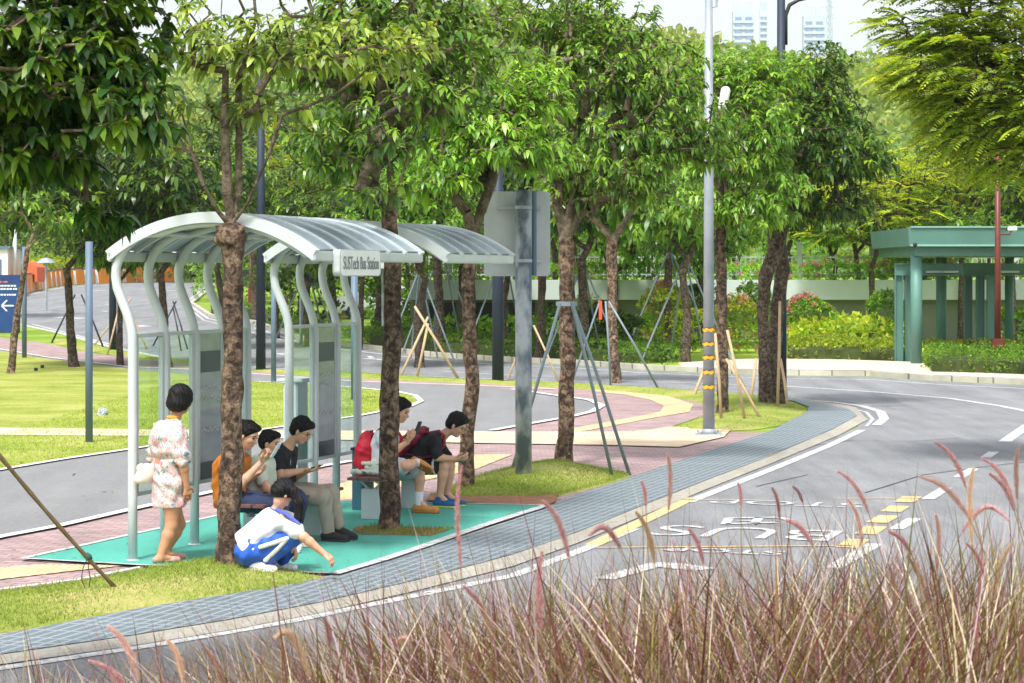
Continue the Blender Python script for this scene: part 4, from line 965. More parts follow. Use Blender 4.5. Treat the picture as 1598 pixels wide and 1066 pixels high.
def red_cam(root, g, zt):
    red_ex(root, g, zt)
    c = W(1580, 357, g.y); mb = MB(); mb.box(c, (.24, -.05, 0), (.03, .12, 0), (0, 0, .11)); k = mb.build('camera', mat('white_plastic', srgb(226, 228, 228), .4, .03), root, bevel=.02)
    mb = MB(); mb.tube([c+Vector((-.12, .02, 0)), c+Vector((-.16, .03, 0))], .045, 12); mb.build('lens', M_black, k)
    mb = MB(); mb.tube([W(1560, 366, g.y), W(1576, 366, g.y), c], .02, 6); mb.build('bracket', M_redbrown, root)
    mb = MB(); mb.tube([W(1561, 238, g.y), W(1580, 218, g.y), W(1610, 205, g.y)], .05, 8); mb.build('arm', M_redbrown, root, smooth=True)
pole('lamp_post', 'red brown post with a small white camera in front of the green pavilion', 'lamp post', 1557, 579, .09, 236, M_redbrown, .75, red_cam)
pole('lamp_post', 'red brown post with a box foot on the grass between the street trees', 'lamp post', 845, 538, .12, 330, M_redbrown, .9, red_ex)
pole('lamp_post', 'red brown post seen left of the pollarded tree trunk above the far road', 'lamp post', 392, 476, .12, 390, M_redbrown, .9, red_ex)
pole('flag_pole', 'white pole rising behind the blue banner at the left edge', 'pole', 23, 455, .14, 358, M_white, .9)
# ---------------------------------------------------------------- stakes propping the trees
def stakes(label, poles_, m, rpx=None, extra=None, cat='tree stakes'):
    g0 = G(*poles_[0][0]); root = empty('tree_stakes', g0, label, cat)
    for (b, t, dY) in poles_:
        g = G(*b); T = W(t[0], t[1], g.y+dY); r = (rpx or 4)/2/F*g.y
        mb = MB(); mb.tube([g+Vector((0, 0, -.03)), g.lerp(T, .5)+Vector((.01, 0, .005)), T], [r, r*.95, r*.9], 8); mb.build('stake', m, root, smooth=True)
    if extra: extra(root, g0)
    return root
def clampex(px, py, m=M_steelgreen, Y=None, r=.11):
    def f(root, g):
        c = W(px, py, Y); mb = MB(); mb.tube([c+Vector((0, 0, -.03)), c+Vector((0, 0, .03))], r, 16, cap=False); mb.build('clamp_ring', m, root)
    return f
Y4 = G(878, 728).y; Y2 = G(728, 768).y
stakes('grey green steel stakes clamped to the leaning tree on the mound', [((957, 747), (892, 472), -.5), ((984, 742), (893, 474), -.5), ((797, 737), (874, 474), -.2)], M_steelgreen, 5.5, clampex(884, 474, Y=Y4, r=.14))
stakes('steel stakes with an orange tag on the forked tree on the verge', [((953, 605), (945, 470), 0), ((1028, 606), (950, 470), 0), ((893, 592), (936, 470), 1.5)], M_steelgreen, 3.5)
g = G(953, 605); c = W(937, 484, g.y); mb = MB(); mb.box(c, (.07, 0, 0), (0, .01, 0), (0, 0, .42)); 
tag(mb.build('ribbon', mat('orange_ribbon', srgb(226, 84, 50), .6, .1), None, loc=c), 'orange ribbon hanging from the stakes of the forked tree', 'ribbon')
stakes('pale wooden stakes leaning on the tree behind the taped pole', [((1126, 661), (1116, 520), .1), ((1164, 662), (1135, 515), .1), ((1081, 620), (1101, 570), .5), ((1190, 657), (1133, 560), .3), ((1178, 634), (1134, 560), .6)], M_wood, 5)
stakes('tall wooden stakes tied to the dark double trunk at the kerb', [((1184, 626), (1197, 470), .1), ((1213, 641), (1217, 470), 0), ((1230, 638), (1218, 560), .3), ((1171, 622), (1180, 560), .4)], M_wood, 5)
stakes('crossed bare wooden stakes behind the tree in the soil pit', [((650, 590), (668, 505), .2), ((717, 593), (647, 478), .2), ((624, 587), (668, 495), .8)], M_wood, 4.5)
stakes('light wooden stake leaning beside the sign post on the far verge', [((873, 598), (833, 508), .5), ((791, 593), (812, 540), .8)], M_wood, 3.5)
stakes('dark poles propping the leaning young tree beyond the lawn', [((80, 535), (117, 460), .5), ((162, 543), (127, 460), .5)], M_dark, 3)
stakes('crossed stakes by the trunk behind the curved shelter posts', [((167, 554), (184, 487), .3), ((145, 540), (205, 465), .6), ((230, 546), (196, 470), .6)], M_wood, 3)
stakes('thin dark stakes around the trunk seen through the shelter arches', [((238, 540), (275, 470), .5), ((293, 545), (270, 470), .5), ((283, 548), (270, 480), .3)], M_dark, 2.6)
def rt_st(px, Y, hw, ht, label):
    X = (px-CX)/F*Y; b = Vector((X, Y, h(X, Y))); root = empty('tree_stakes', b, label, 'tree stakes', 'blue grey stakes of the park trees')
    for (dx, dy) in ((-1, -.4), (1, -.4), (-.3, .9), (.5, .7)):
        mb = MB(); mb.tube([b+Vector((dx*hw, dy*hw, -.03)), b+Vector((dx*.08, dy*.08, ht))], .026, 6); mb.build('stake', M_steelgreen, root)
LBS = 'blue grey poles propping a park tree beyond the far kerb'
for px, Y, hw, ht in ((655, 66, 1.0, 2.4), (690, 70, 1.2, 3.0), (787, 68, 1.2, 2.9), (1070, 64, 1.3, 2.8), (1045, 72, 1.4, 3.0), (910, 66, 1.1, 2.6), (1150, 80, 1.4, 2.6), (480, 74, 1.1, 2.4)): rt_st(px, Y, hw, ht, LBS)
# bamboo prop with knotted string, lower left
a = W(181, 945, 18.2); a.z = .06; b = W(0, 712, 17.6)
root = empty('bamboo_prop', a, 'long dark bamboo prop slanting into the grass at the lower left', 'bamboo prop')
d = b-a; mb = MB(); pts = []; rr_ = []
for i in range(15):
    t = i/12; p = a+d*t; p += Vector((0, 0, -.02*math.sin(t*3.1))); pts.append(p); rr_.append(.017+(.0035 if i % 3 == 0 else 0))
mb.tube(pts, rr_, 8); mb.build('cane', M_wood2, root, smooth=True)
c = a+d*.245; mb = MB(); mb.tube([c-d.normalized()*.03, c, c+d.normalized()*.03], [.02, .03, .022], 8); mb.build('knot', mat('dark_green_twine', srgb(48, 84, 76), .8, .2), root, smooth=True)
mb = MB()
for k in (-1, 1): mb.tube([c, c+Vector((k*.02-.02, 0, -.08)), c+Vector((k*.035-.02, 0, -.17)), c+Vector((k*.015-.01, 0, -.24))], .004, 5)
mb.build('loose_string', mat('purple_twine', srgb(70, 56, 80), .8, .2), root)
# small things on the lawn
g = G(159, 650); mb = MB(); mb.ball(g+Vector((0, 0, .055)), .11, .1, .09, 9, 6)
rn = random.Random(3); mb.V = [(x+rn.uniform(-.02, .02), y+rn.uniform(-.02, .02), max(-.01, z+rn.uniform(-.02, .02))) for x, y, z in mb.V]
tag(mb.build('lawn_rock', mat('speckled_stone', srgb(104, 112, 122), .8, .5, 30, col2=srgb(190, 196, 200), contrast=.1), None, loc=g), 'grey speckled rock lying on the lawn beside the blue grey post', 'rock')  # a speckled rock
for px, py, lb in ((56, 580, 'small black lawn light nearer the camera of the pair'), (66, 575.5, 'small black lawn light farther from the camera of the pair')):
    g = G(px, py); mb = MB(); mb.tube([g, g+Vector((0, 0, .1))], .05, 10); tag(mb.build('lawn_light', M_black, None, loc=g), lb, 'lawn light', 'small black lawn lights')
# ---------------------------------------------------------------- green pavilion
Y0 = G(1427, 574).y
root = empty('pavilion', G(1427, 574), 'green steel pavilion with flat roof and round columns on the right', 'pavilion')
def X_(px, Y): return (px-CX)/F*Y
def Z_(py, Y): return H-(py-HY)/F*Y
for (px, r, y, m) in ((1430, .155, Y0, 0), (1469, .15, Y0+4.2, 0), (1575, .13, Y0+4.4, 0)):
    mb = MB(); x = X_(px, y); mb.tube([(x, y, -.02), (x, y, Z_(399, Y0)+.02)], r, 24); mb.build('round_column', M_green, root, smooth=True)
zr0 = Z_(400, Y0); zr1 = Z_(385, Y0); zr2 = Z_(356, Y0)
mb = MB(); xl = X_(1419, Y0); 
mb.box(((xl+16)/2+.1, Y0+2.8, (zr0+zr1)/2), (16-xl, 0, 0), (0, 6.0, 0), (0, 0, zr1-zr0)); mb.build('roof_beam', M_green, root, bevel=.01)
mb = MB(); mb.quadbox([(xl-.08, Y0-.45, zr1), (16.2, Y0-.45, zr1), (16.2, Y0+5.9, zr1), (xl-.08, Y0+5.9, zr1), (xl-.12, Y0-.5, zr2), (16.2, Y0-.5, zr2), (16.2, Y0+6.0, zr2), (xl-.12, Y0+6.0, zr2)])
mb.build('roof', M_green, root, bevel=.012)
mb = MB(); mb.box(((xl+16.3)/2, Y0-.49, zr2+.02), (16.4-xl, 0, 0), (0, .1, 0), (0, 0, .04)); mb.box(((xl+16.3)/2, Y0-.47, zr1+.03), (16.4-xl, 0, 0), (0, .06, 0), (0, 0, .05)); mb.build('roof_edging', mat('light_green_painted_steel', srgb(128, 174, 160), .5, .08), root)
# the lower frame inside: H-section posts under a channel beam
yb = Y0+1.2
def hpost(px0, px1, y, zt, nm='steel_post'):
    x0, x1 = X_(px0, y), X_(px1, y); w_ = x1-x0; mb = MB(); c = (x0+x1)/2
    mb.box((c, y, zt/2), (w_, 0, 0), (0, .02, 0), (0, 0, zt)); mb.box((x0, y, zt/2), (.02, 0, 0), (0, .2, 0), (0, 0, zt)); mb.box((x1, y, zt/2), (.02, 0, 0), (0, .2, 0), (0, 0, zt))
    mb.build(nm, M_green, root)
zt = Z_(428, yb)
for a_, b_, y in ((1397, 1408, yb), (1413, 1423, yb+.02), (1505, 1516, yb+1.6), (1524, 1535, yb+1), (1541, 1554, yb+.4)): hpost(a_, b_, y, zt)
for (xa, xb, y, hgt) in ((1396, 1425, yb, .3), (1425, 1503, yb+.05, .3), (1503, 1560, yb+.9, .34), (1555, 1700, yb+.1, .3)):
    x0, x1 = X_(xa, y), X_(xb, y); mb = MB(); z = zt+.13
    mb.box(((x0+x1)/2, y, z), (x1-x0-.01, 0, 0), (0, .03, 0), (0, 0, hgt)); 
    for s in (-1, 1): mb.box(((x0+x1)/2, y, z+s*hgt/2), (x1-x0-.01, 0, 0), (0, .22, 0), (0, 0, .02))
    mb.build('channel_beam', M_green, root)
for px in (1459, 1481, 1576):
    c = (X_(px, yb-.1), yb-.12, Z_(424, yb)); mb = MB(); mb.tube([(c[0]-.25, c[1], c[2]), (c[0]+.25, c[1], c[2])], .03, 8); mb.build('strip_lamp', M_white, root)
c = W(1428, 382, Y0-.5); mb = MB(); mb.ball(c, .06, .06, .05); mb.build('dome_camera', M_black, root)
# ---------------------------------------------------------------- planter wall, fence and flowers behind
Yw = 78
gz = h(0, Yw)
root = empty('planter_wall', Vector((12, Yw, gz)), 'long pale planter wall with a dark recessed band behind the shrubs', 'wall')
mb = MB(); x0, x1 = X_(640, Yw), 30; z0 = Z_(468, Yw); z1 = Z_(437, Yw)
mb.box(((x0+x1)/2, Yw+.6, (z0+z1)/2), (x1-x0, 0, 0), (0, 1.2, 0), (0, 0, z1-z0)); mb.build('planter', mat('pale_render', srgb(200, 212, 210), .8, .05, .6), root, bevel=.01)
mb = MB(); mb.box(((x0+x1)/2, Yw+1.0, (z0+gz-.2)/2), (x1-x0, 0, 0), (0, 1.0, 0), (0, 0, z0-gz+.2)); mb.build('recessed_wall', mat('olive_wall', srgb(128, 134, 118), .85, .08, .6), root)
mb = MB()
for px in range(690, 960, 62): mb.box((X_(px, Yw), Yw+.42, (z0+gz)/2-.1), (.9, 0, 0), (0, .12, 0), (0, 0, z0-gz)); 
mb.build('panels', M_black, root)
root = empty('fence', Vector((14, Yw+5, h(0, Yw+5)+1.5)), 'white railing fence with square posts above the planter wall', 'fence')
mb = MB(); yf = Yw+5; zb = Z_(432, yf); ztp = Z_(399, yf); xa = X_(640, yf); n = 150
for i in range(n):
    x = xa+i*.17; mb.box((x, yf, (zb+ztp)/2), (.028, 0, 0), (0, .028, 0), (0, 0, ztp-zb))
for z in (zb+.08, ztp-.06): mb.box((xa+n*.17/2, yf, z), (n*.17, 0, 0), (0, .04, 0), (0, 0, .05))
mb.build('railing', M_white, root)
for i in range(10):
    x = xa+i*2.6+1.0; mb = MB(); mb.box((x, yf-.03, (zb+ztp)/2+.15-.7), (.16, 0, 0), (0, .16, 0), (0, 0, ztp-zb+.5+1.4)); mb.box((x, yf-.03, ztp+.44), (.22, 0, 0), (0, .22, 0), (0, 0, .07)); mb.build('fence_post', M_white, root)
# leafy masses: hedges and beds
def bed(name, pts, ht, nper, L, pal, label, cat, kind_stuff=False, flowers=None, base=0, y_world=None, wdt=.25, group=None):
    P = [G(*p) if not isinstance(p, Vector) else p for p in pts]; poly = [(p.x, p.y) for p in P]
    x0 = min(p[0] for p in poly); x1 = max(p[0] for p in poly); y0 = min(p[1] for p in poly); y1 = max(p[1] for p in poly)
    area = abs(sum(poly[i][0]*poly[(i+1) % len(poly)][1]-poly[(i+1) % len(poly)][0]*poly[i][1] for i in range(len(poly))))/2
    n = int(area*nper*max(1, ht/.5)); pts3 = []
    while len(pts3) < n:
        x = random.uniform(x0, x1); y = random.uniform(y0, y1)
        if inside(x, y, poly):
            d = min(1, edge_dist(x, y, poly)/wdt); top = ht*(.72+.28*math.sqrt(d))*(1+.08*math.sin(x*3)+.08*math.sin(y*2.1+x))
            z = top*(1 if random.random() < .55 else random.uniform(0.03, 1)); pts3.append((x, y, h(x, y)+base+z))
    T = np.array(pts3); n = len(T)
    D = unit(n)+np.array([0, -.3, .8]); D /= np.linalg.norm(D, axis=1, keepdims=True)
    c = P[0].copy(); c.z += base
    root = empty(name, c, label, cat, group) if not kind_stuff else None
    k = 5; Pn = np.repeat(T, k, axis=0)+unit(n*k)*L*.5; Dn = np.repeat(D, k, axis=0)+unit(n*k)*.9; N = np.array([0, 0, 1.])+unit(n*k)*.7
    cols = leafcols(n*k, pal, np.repeat(np.clip(PAL[pal][2]+rng.normal(0, .2, n), 0, 1), k))
    V, q, t, C = leaves(Pn, Dn, N, L*rng.uniform(.6, 1.2, n*k), L*rng.uniform(.35, .6, n*k), rng.uniform(0, .4, (n*k, 1)), cols)
    if kind_stuff:
        o = np_mesh(name, V, q, M_leaf2, None, False, C, loc=tuple(c), tris=t); tag(o, kind='stuff')
    else:
        o = np_mesh('foliage', V, q, M_leaf2, root, False, C, tris=t)
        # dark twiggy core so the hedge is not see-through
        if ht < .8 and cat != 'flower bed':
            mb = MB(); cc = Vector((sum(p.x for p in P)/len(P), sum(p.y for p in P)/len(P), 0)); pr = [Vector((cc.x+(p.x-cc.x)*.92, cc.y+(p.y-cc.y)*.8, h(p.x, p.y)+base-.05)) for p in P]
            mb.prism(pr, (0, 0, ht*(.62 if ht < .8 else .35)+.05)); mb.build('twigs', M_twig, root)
    if flowers:
        nf, fc, fs = flowers; idx = rng.choice(len(T), min(nf, len(T)), replace=False); Tf = T[idx]+np.array([0, -.05, fs*.9]); k = 10; m_ = len(Tf)
        Pf = np.repeat(Tf, k, axis=0)+unit(m_*k)*fs*.55; Df = unit(m_*k); cf = np.array(fc)*rng.uniform(.8, 1.2, (m_*k, 1))
        V, q, t, C = leaves(Pf, Df, unit(m_*k), np.full(m_*k, fs*.55), np.full(m_*k, fs*.4), np.zeros((m_*k, 1)), cf)
        fo = np_mesh('flowers', V, q, M_leaf2, root, False, C, tris=t)
        if root is None: tag(fo, kind='stuff')
        else: fo['kind'] = 'stuff'
    return root or o
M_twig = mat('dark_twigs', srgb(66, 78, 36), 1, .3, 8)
PINK = srgb(214, 122, 162); MAG = srgb(206, 92, 168)
bed('hedge', [(1446, 588), (1440, 581), (1446, 573), (1520, 574), (1598, 577), (1800, 585), (1800, 603), (1598, 593), (1520, 590)], .5, 95, .085, 'mid', 'clipped bright green hedge by the kerb in front of the pavilion', 'hedge', base=.1)
bed('hedge', [(1222, 567), (1222, 560), (1300, 561), (1425, 564), (1422, 570), (1300, 568)], .62, 95, .085, 'yellow', 'long clipped yellow green hedge behind the pale pavement', 'hedge')
bed('hedge', [(1438, 571), (1440, 564), (1598, 566), (1700, 568), (1700, 574), (1500, 572)], .6, 60, .085, 'yellow', 'clipped hedge seen between the pavilion columns', 'hedge')
bed('hedge', [(562, 538), (562, 529), (673, 538), (770, 543), (900, 548), (1000, 554), (1068, 560), (1060, 571), (1000, 572), (900, 564), (770, 559), (673, 552)], .5, 75, .08, 'mid', 'low clipped green hedge along the far kerb behind the street trees', 'hedge', wdt=.5)
bed('hedge', [(338, 478), (330, 486), (397, 499), (482, 529), (562, 538), (562, 528), (482, 518), (420, 500), (380, 486)], .5, 26, .11, 'mid', 'green hedge along the kerb behind the first shelter', 'hedge', wdt=.6)
def bush(label, px, py, rx, ht, pal, nper, L, flowers=None, cat='shrub', name='shrub'):
    g = G(px, py); r = rx/F*g.y; pts = [g+Vector((r*math.cos(q)*random.uniform(.85, 1.1), r*.7*math.sin(q), 0)) for q in [2*math.pi*k/10 for k in range(10)]]
    hh_ = ht/F*g.y
    return bed(name, pts, hh_, nper*4.2, L, pal, label, cat, flowers=flowers, wdt=r*.8)
bush('flowering shrub with pink blossom behind the double trunk', 1262, 548, 44, 78, 'mid', 26, .12, (70, PINK, .1), name='flowering_shrub')
bush('flowering shrub with pink blossom left of the kerb corner trees', 1150, 552, 42, 80, 'yellow', 26, .12, (62, PINK, .1), name='flowering_shrub')
bush('yellow green flowering shrub right of the forked tree', 1035, 545, 40, 100, 'yellow', 24, .13, (52, PINK, .1), name='flowering_shrub')
bush('dark green bush directly behind the forked tree', 945, 552, 60, 72, 'dark', 40, .13)
bush('tall light green shrub left of the pavilion columns', 1385, 556, 34, 95, 'mid', 24, .13)
bush('grey green grassy clump on the lawn left of the pavilion', 1330, 552, 40, 42, 'pale', 30, .2)
bush('low bright green clump on the lawn near the pavilion', 1290, 545, 36, 30, 'fresh', 26, .14)
bush('bushy green shrub seen through the curved posts', 610, 505, 50, 60, 'mid', 10, .2)
bush('dense green bush at the right edge behind the pavilion', 1600, 540, 60, 60, 'mid', 14, .16)
x0, x1 = X_(640, Yw), 30
bed('flower_bed', [Vector((x0, Yw+.1, 0)), Vector((x1, Yw+.1, 0)), Vector((x1, Yw+1.1, 0)), Vector((x0, Yw+1.1, 0))], .5, 85, .14, 'fresh', 'strip of pink and magenta flowers along the top of the planter wall', 'flower bed', flowers=(240, MAG, .13), base=Z_(437, Yw)-h(0, Yw)-.02)
bush('tall yellow green shrub in front of the planter wall behind the sign post', 905, 520, 48, 100, 'yellow', 13, .15, (33, PINK, .1), name='flowering_shrub')
bush('wispy yellow green shrub left of the first dark bush, under the wall', 868, 525, 30, 84, 'yellow', 12, .15)
bush('pink flowering shrub under the wall just left of the forked tree', 915, 545, 26, 84, 'mid', 12, .14, (24, PINK, .1), name='flowering_shrub')
bush('dark green shrub under the wall right of the sign post', 860, 540, 30, 60, 'dark', 14, .14)
bush('tall loose green shrub between the hazard pole and the double trunk', 1180, 545, 30, 104, 'fresh', 13, .14)
bush('loose yellow green shrub with arching stems right of the pink flowering one', 1085, 552, 30, 70, 'yellow', 14, .14)
bush('rounded green shrub in front of the planter wall left of the thin verge tree', 705, 516, 40, 62, 'mid', 13, .15)
bush('tall feathery green shrub between the wall and the taped pole', 1085, 540, 34, 110, 'mid', 14, .15)
bush('broad olive green shrub right of the double trunk under the wall', 1330, 530, 40, 74, 'fresh', 14, .15)
bush('dark rounded shrub behind the crossed wooden stakes', 655, 520, 34, 50, 'dark', 13, .15)
bed('wild_grass', [G(1228, 558), G(1400, 558), Vector((X_(1400, 76), 76, 0)), Vector((X_(1228, 76), 76, 0))], .8, 9, .26, 'yellow', None, None, kind_stuff=True, wdt=.6)
bed('wild_undergrowth', [Vector((X_(620, 74), 74, 0)), Vector((X_(1225, 74), 74, 0)), Vector((X_(1225, 77), 77, 0)), Vector((X_(620, 77), 77, 0))], .75, 9, .24, 'fresh', None, None, kind_stuff=True, wdt=.8)
for nm_, pts_, ht_, pal_ in (('far_thicket', [(-160, 190), (330, 190), (1000, 160), (1000, 150), (330, 178), (-160, 178)], 7.5, 'dark'), ('park_thicket', [(300, 132), (640, 112), (1300, 112), (1300, 106), (640, 106), (300, 126)], 4.2, 'mid'), ('roadside_thicket', [(395, 92), (470, 84), (640, 82), (640, 79), (470, 81), (395, 88)], 2.6, 'dark'), ('pavilion_thicket', [(1180, 102), (1750, 96), (1750, 92), (1180, 98)], 4.5, 'mid')):
    bed(nm_, [Vector((X_(a_, b_), b_, 0)) for a_, b_ in pts_], ht_, 1.5 if ht_ > 5 else 3.2, .34 if ht_ > 5 else .24, pal_, None, None, kind_stuff=True, wdt=2)
sheet('bright_lawn', [(640, 512), (1500, 520), (1600, 560), (1100, 567), (1055, 580), (900, 560), (640, 535)], .01, mat('bright_grass', srgb(132, 168, 46), .95, .15, 2, col2=srgb(168, 194, 74), bump=.5, bscale=30))  # grass of a brighter green below the planter wall
# ---------------------------------------------------------------- far left: banner, barriers, canopies, cars
g = G(14, 520); Yb = g.y
root = empty('banner_stand', g, 'dark blue upright banner with a white left arrow at the left edge', 'banner')
M_nb = mat('navy_print', srgb(16, 44, 96), .5, .2, .7, col2=srgb(10, 76, 140), contrast=.2)
a = W(-22, 519, Yb); b = W(31, 429, Yb)
mb = MB(); mb.box(((a.x+b.x)/2, Yb, (a.z+b.z)/2), (b.x-a.x, 0, 0), (0, .12, 0), (0, 0, b.z-a.z)); mb.build('panel', M_nb, root, bevel=.01)
M_lw = mat('print_white', (.75, .78, .8), .6, .03)
c = W(11, 477, Yb); mb = MB(); yy = Yb-.064
def bar(p, q, wd): 
    d = (q-p).normalized(); s = Vector((-d.z, 0, d.x))*wd/2; mb.prism([p-s, q-s, q+s, p+s], (0, -.004, 0))
bar(Vector((W(4, 477, Yb).x, yy, c.z)), Vector((W(22, 477, Yb).x, yy, c.z)), .05)
tip = Vector((W(3, 477, Yb).x, yy, c.z)); bar(tip, tip+Vector((.2, 0, .2)), .05); bar(tip, tip+Vector((.2, 0, -.2)), .05); mb.build('arrow', M_lw, root)
rn = random.Random(5)
for row, py in enumerate((446, 451, 460)):
    mb = MB(); x = W(0, py, Yb).x; 
    while x < b.x-.12:
        w_ = rn.uniform(.05, .09); mb.box((x, yy, Z_(py, Yb)), (w_, 0, 0), (0, .006, 0), (0, 0, .06)); x += w_+.03
    mb.build('printed_line', M_lw, root)
mb = MB(); 
for k, cpx in enumerate((2, 6, 10)): mb.box((W(cpx, 0, Yb).x, yy, Z_(440, Yb)), (.12, 0, 0), (0, .006, 0), (0, 0, .06))
mb.build('coloured_mark', mat('print_red', srgb(206, 70, 96), .6, .3, 9, col2=srgb(70, 180, 190), contrast=.05), root)
M_or = mat('orange_plastic', srgb(240, 142, 36), .5, .08, 3); M_bw = mat('barrier_white', srgb(220, 220, 222), .5, .05)
M_bg = mat('barrier_grey', srgb(110, 114, 130), .6, .1)
line = dens([G(*p) for p in [(28, 464), (41, 457), (70, 449.5), (98, 445.5), (146, 443), (220, 440.2), (300, 439.8)]], 100)
L_ = [0]
for p, q in zip(line, line[1:]): L_.append(L_[-1]+(q-p).length)
def along(s):
    for i in range(len(line)-1):
        if s <= L_[i+1]: return line[i].lerp(line[i+1], (s-L_[i])/(L_[i+1]-L_[i])), (line[i+1]-line[i]).normalized()
    return line[-1], (line[-1]-line[-2]).normalized()
s_ = 0; protoB = None; k = 0
while s_ < L_[-1] and k < 110:
    p, d = along(s_)
    if protoB is None:
        protoB = empty('traffic_barrier', Vector((0, 0, 0)), 'orange and white water filled barrier in the row along the far road', 'traffic barrier', 'orange barriers along the far road')
        mb = MB(); out = [(-.45, 0), (.45, 0), (.42, .25), (.36, .8), (.3, 1.0), (-.3, 1.0), (-.36, .8), (-.42, .25)]
        mb.quadbox([(-.86, -.25, 0), (.86, -.25, 0), (.86, .25, 0), (-.86, .25, 0), (-.84, -.15, 1.15), (.84, -.15, 1.15), (.84, .15, 1.15), (-.84, .15, 1.15)]); mb.build('body', M_or, protoB, bevel=.03)
        for sx in (-1, 1):
            mb = MB(); mb.quadbox([(sx*.91-.045, -.27, 0), (sx*.91+.045, -.27, 0), (sx*.91+.045, .27, 0), (sx*.91-.045, .27, 0), (sx*.91-.045, -.14, 1.05), (sx*.91+.045, -.14, 1.05), (sx*.91+.045, .14, 1.05), (sx*.91-.045, .14, 1.05)]); mb.build('end_block', M_bw, protoB, bevel=.02)
        mb = MB(); mb.box((0, 0, 1.2), (1.9, 0, 0), (0, .2, 0), (0, 0, .12)); mb.build('top_rail', M_bg, protoB, bevel=.02)
        o = protoB
    else: o = copy_tree(protoB)
    o.location = Vector((p.x, p.y, h(p.x, p.y))); o.rotation_euler = (0, 0, math.atan2(d.y, d.x)); 
    stp = 1.95 if p.y < 150 else 2.2
    s_ += stp; k += 1
bed('roadside_planting', [G(41, 455)+Vector((-2, 2, 0)), G(98, 444.5)+Vector((0, 3, 0)), G(146, 442.5)+Vector((0, 3, 0)), G(260, 440)+Vector((0, 3, 0)), G(260, 440)+Vector((0, 14, 0)), G(146, 442.5)+Vector((-2, 16, 0)), G(41, 455)+Vector((-5, 8, 0))], 1.7, 5, .4, 'yellow', None, None, kind_stuff=True)
def umbrella_canopy(label, px, py, Y, wpx, col):
    c = W(px, py, Y); r = wpx/F*Y/2; b = Vector((c.x, Y, h(c.x, Y))); root = empty('canopy', b, label, 'canopy')
    mb = MB(); n = 16; mb.V = [(c.x+r*math.cos(2*math.pi*k/n), Y+r*math.sin(2*math.pi*k/n), c.z-.25) for k in range(n)]+[(c.x+r*.5*math.cos(2*math.pi*k/n), Y+r*.5*math.sin(2*math.pi*k/n), c.z-.05) for k in range(n)]+[(c.x, Y, c.z)]
    mb.F = [[k, (k+1) % n, n+(k+1) % n, n+k] for k in range(n)]+[[n+k, n+(k+1) % n, 2*n] for k in range(n)]+[[k for k in range(n)][::-1]]
    mb.build('cover', col, root); mb = MB(); mb.tube([b, c], .06, 8); mb.build('mast', M_gal, root)
umbrella_canopy('flat grey sunshade on a mast above the orange barriers', 72, 402, 110, 30, M_gal)
umbrella_canopy('pale flat sunshade seen behind the shelter posts', 470, 405, 75, 60, M_white)
umbrella_canopy('pale flat sunshade seen between the lettered sign and the street tree', 598, 408, 80, 46, M_white)
def car(label, px, py, Y, col, rz, name='parked_car'):
    X = X_(px, Y); z = h(X, Y); root = empty(name, Vector((X, Y, z)), label, 'car'); ca, sa = math.cos(rz), math.sin(rz)
    def T(x, y, zz): return (X+x*ca-y*sa, Y+x*sa+y*ca, z+zz)
    side = [(-2.2, .35), (-2.25, .75), (-2.0, .95), (-1.3, 1.02), (-.75, 1.45), (.6, 1.5), (1.35, 1.02), (2.05, .88), (2.25, .6), (2.2, .32)]
    mb = MB(); mb.prism([T(x, -.85, q) for x, q in side], Vector(T(0, 1.7, 0))-Vector(T(0, 0, 0))); body = mb.build('body', mat(name+'_paint_'+str(int(px)), col, .3, .03, coat=.6), root, bevel=.05)
    for w2 in ([(-1.15, 1.0), (-.68, 1.39), (-.08, 1.42), (-.08, 1.0)], [(0, 1.0), (0, 1.42), (.52, 1.43), (1.15, 1.0)]): mb = MB(); mb.prism([T(x, -.87, q) for x, q in w2], Vector(T(0, 1.74, 0))-Vector(T(0, 0, 0))); mb.build('window', M_black, root)
    for sx in (-1.35, 1.35):
        for sy in (-.8, .8):
            mb = MB(); mb.tube([T(sx, sy-.1, .32), T(sx, sy+.1, .32)], .32, 18); wh = mb.build('wheel', M_black, root)
            mb = MB(); mb.tube([T(sx, sy-.11, .32), T(sx, sy+.11, .32)], .19, 14); mb.build('rim', M_gal, wh)
    return root
car('silver car parked beyond the hedge, seen beside the street tree', 600, 0, 100, srgb(200, 204, 208), .1)
#car('white car parked beyond the hedge left of the silver one', 548, 0, 112, srgb(222, 224, 226), -.1)
car('dark car far up the road behind the first shelter', 392, 0, 150, srgb(40, 56, 66), .3)
#car('light car on the far road seen below the curved posts', 305, 0, 165, srgb(206, 210, 214), .2)
def hut(label, px0, px1, py, Y, col, name='site_hut'):
    x0, x1 = X_(px0, Y), X_(px1, Y); z0 = h(0, Y); z1 = Z_(py, Y); root = empty(name, Vector(((x0+x1)/2, Y, z0)), label, 'building')
    mb = MB(); mb.box(((x0+x1)/2, Y+2, (z0+z1)/2), (x1-x0, 0, 0), (0, 4, 0), (0, 0, z1-z0)); mb.build('wall', col, root)
    mb = MB(); mb.box(((x0+x1)/2, Y+2, z1+.08), (x1-x0+.4, 0, 0), (0, 4.4, 0), (0, 0, .16)); mb.build('roof', M_bluegrey, root)
    nW = max(2, int((x1-x0)/1.6))
    for i in range(nW):
        mb = MB(); mb.box((x0+(i+.5)*(x1-x0)/nW, Y-.02, z0+(z1-z0)*.55), (.7, 0, 0), (0, .06, 0), (0, 0, (z1-z0)*.4)); mb.build('window', M_bluegrey, root)
hut('pale low building at the left edge beyond the far road', -60, 12, 388, 150, M_bw)
g = W(50, 425, 150); root = empty('site_tent', Vector((g.x, 150, h(0, 150))), 'small orange pitched roof behind the thin lawn tree', 'tent')
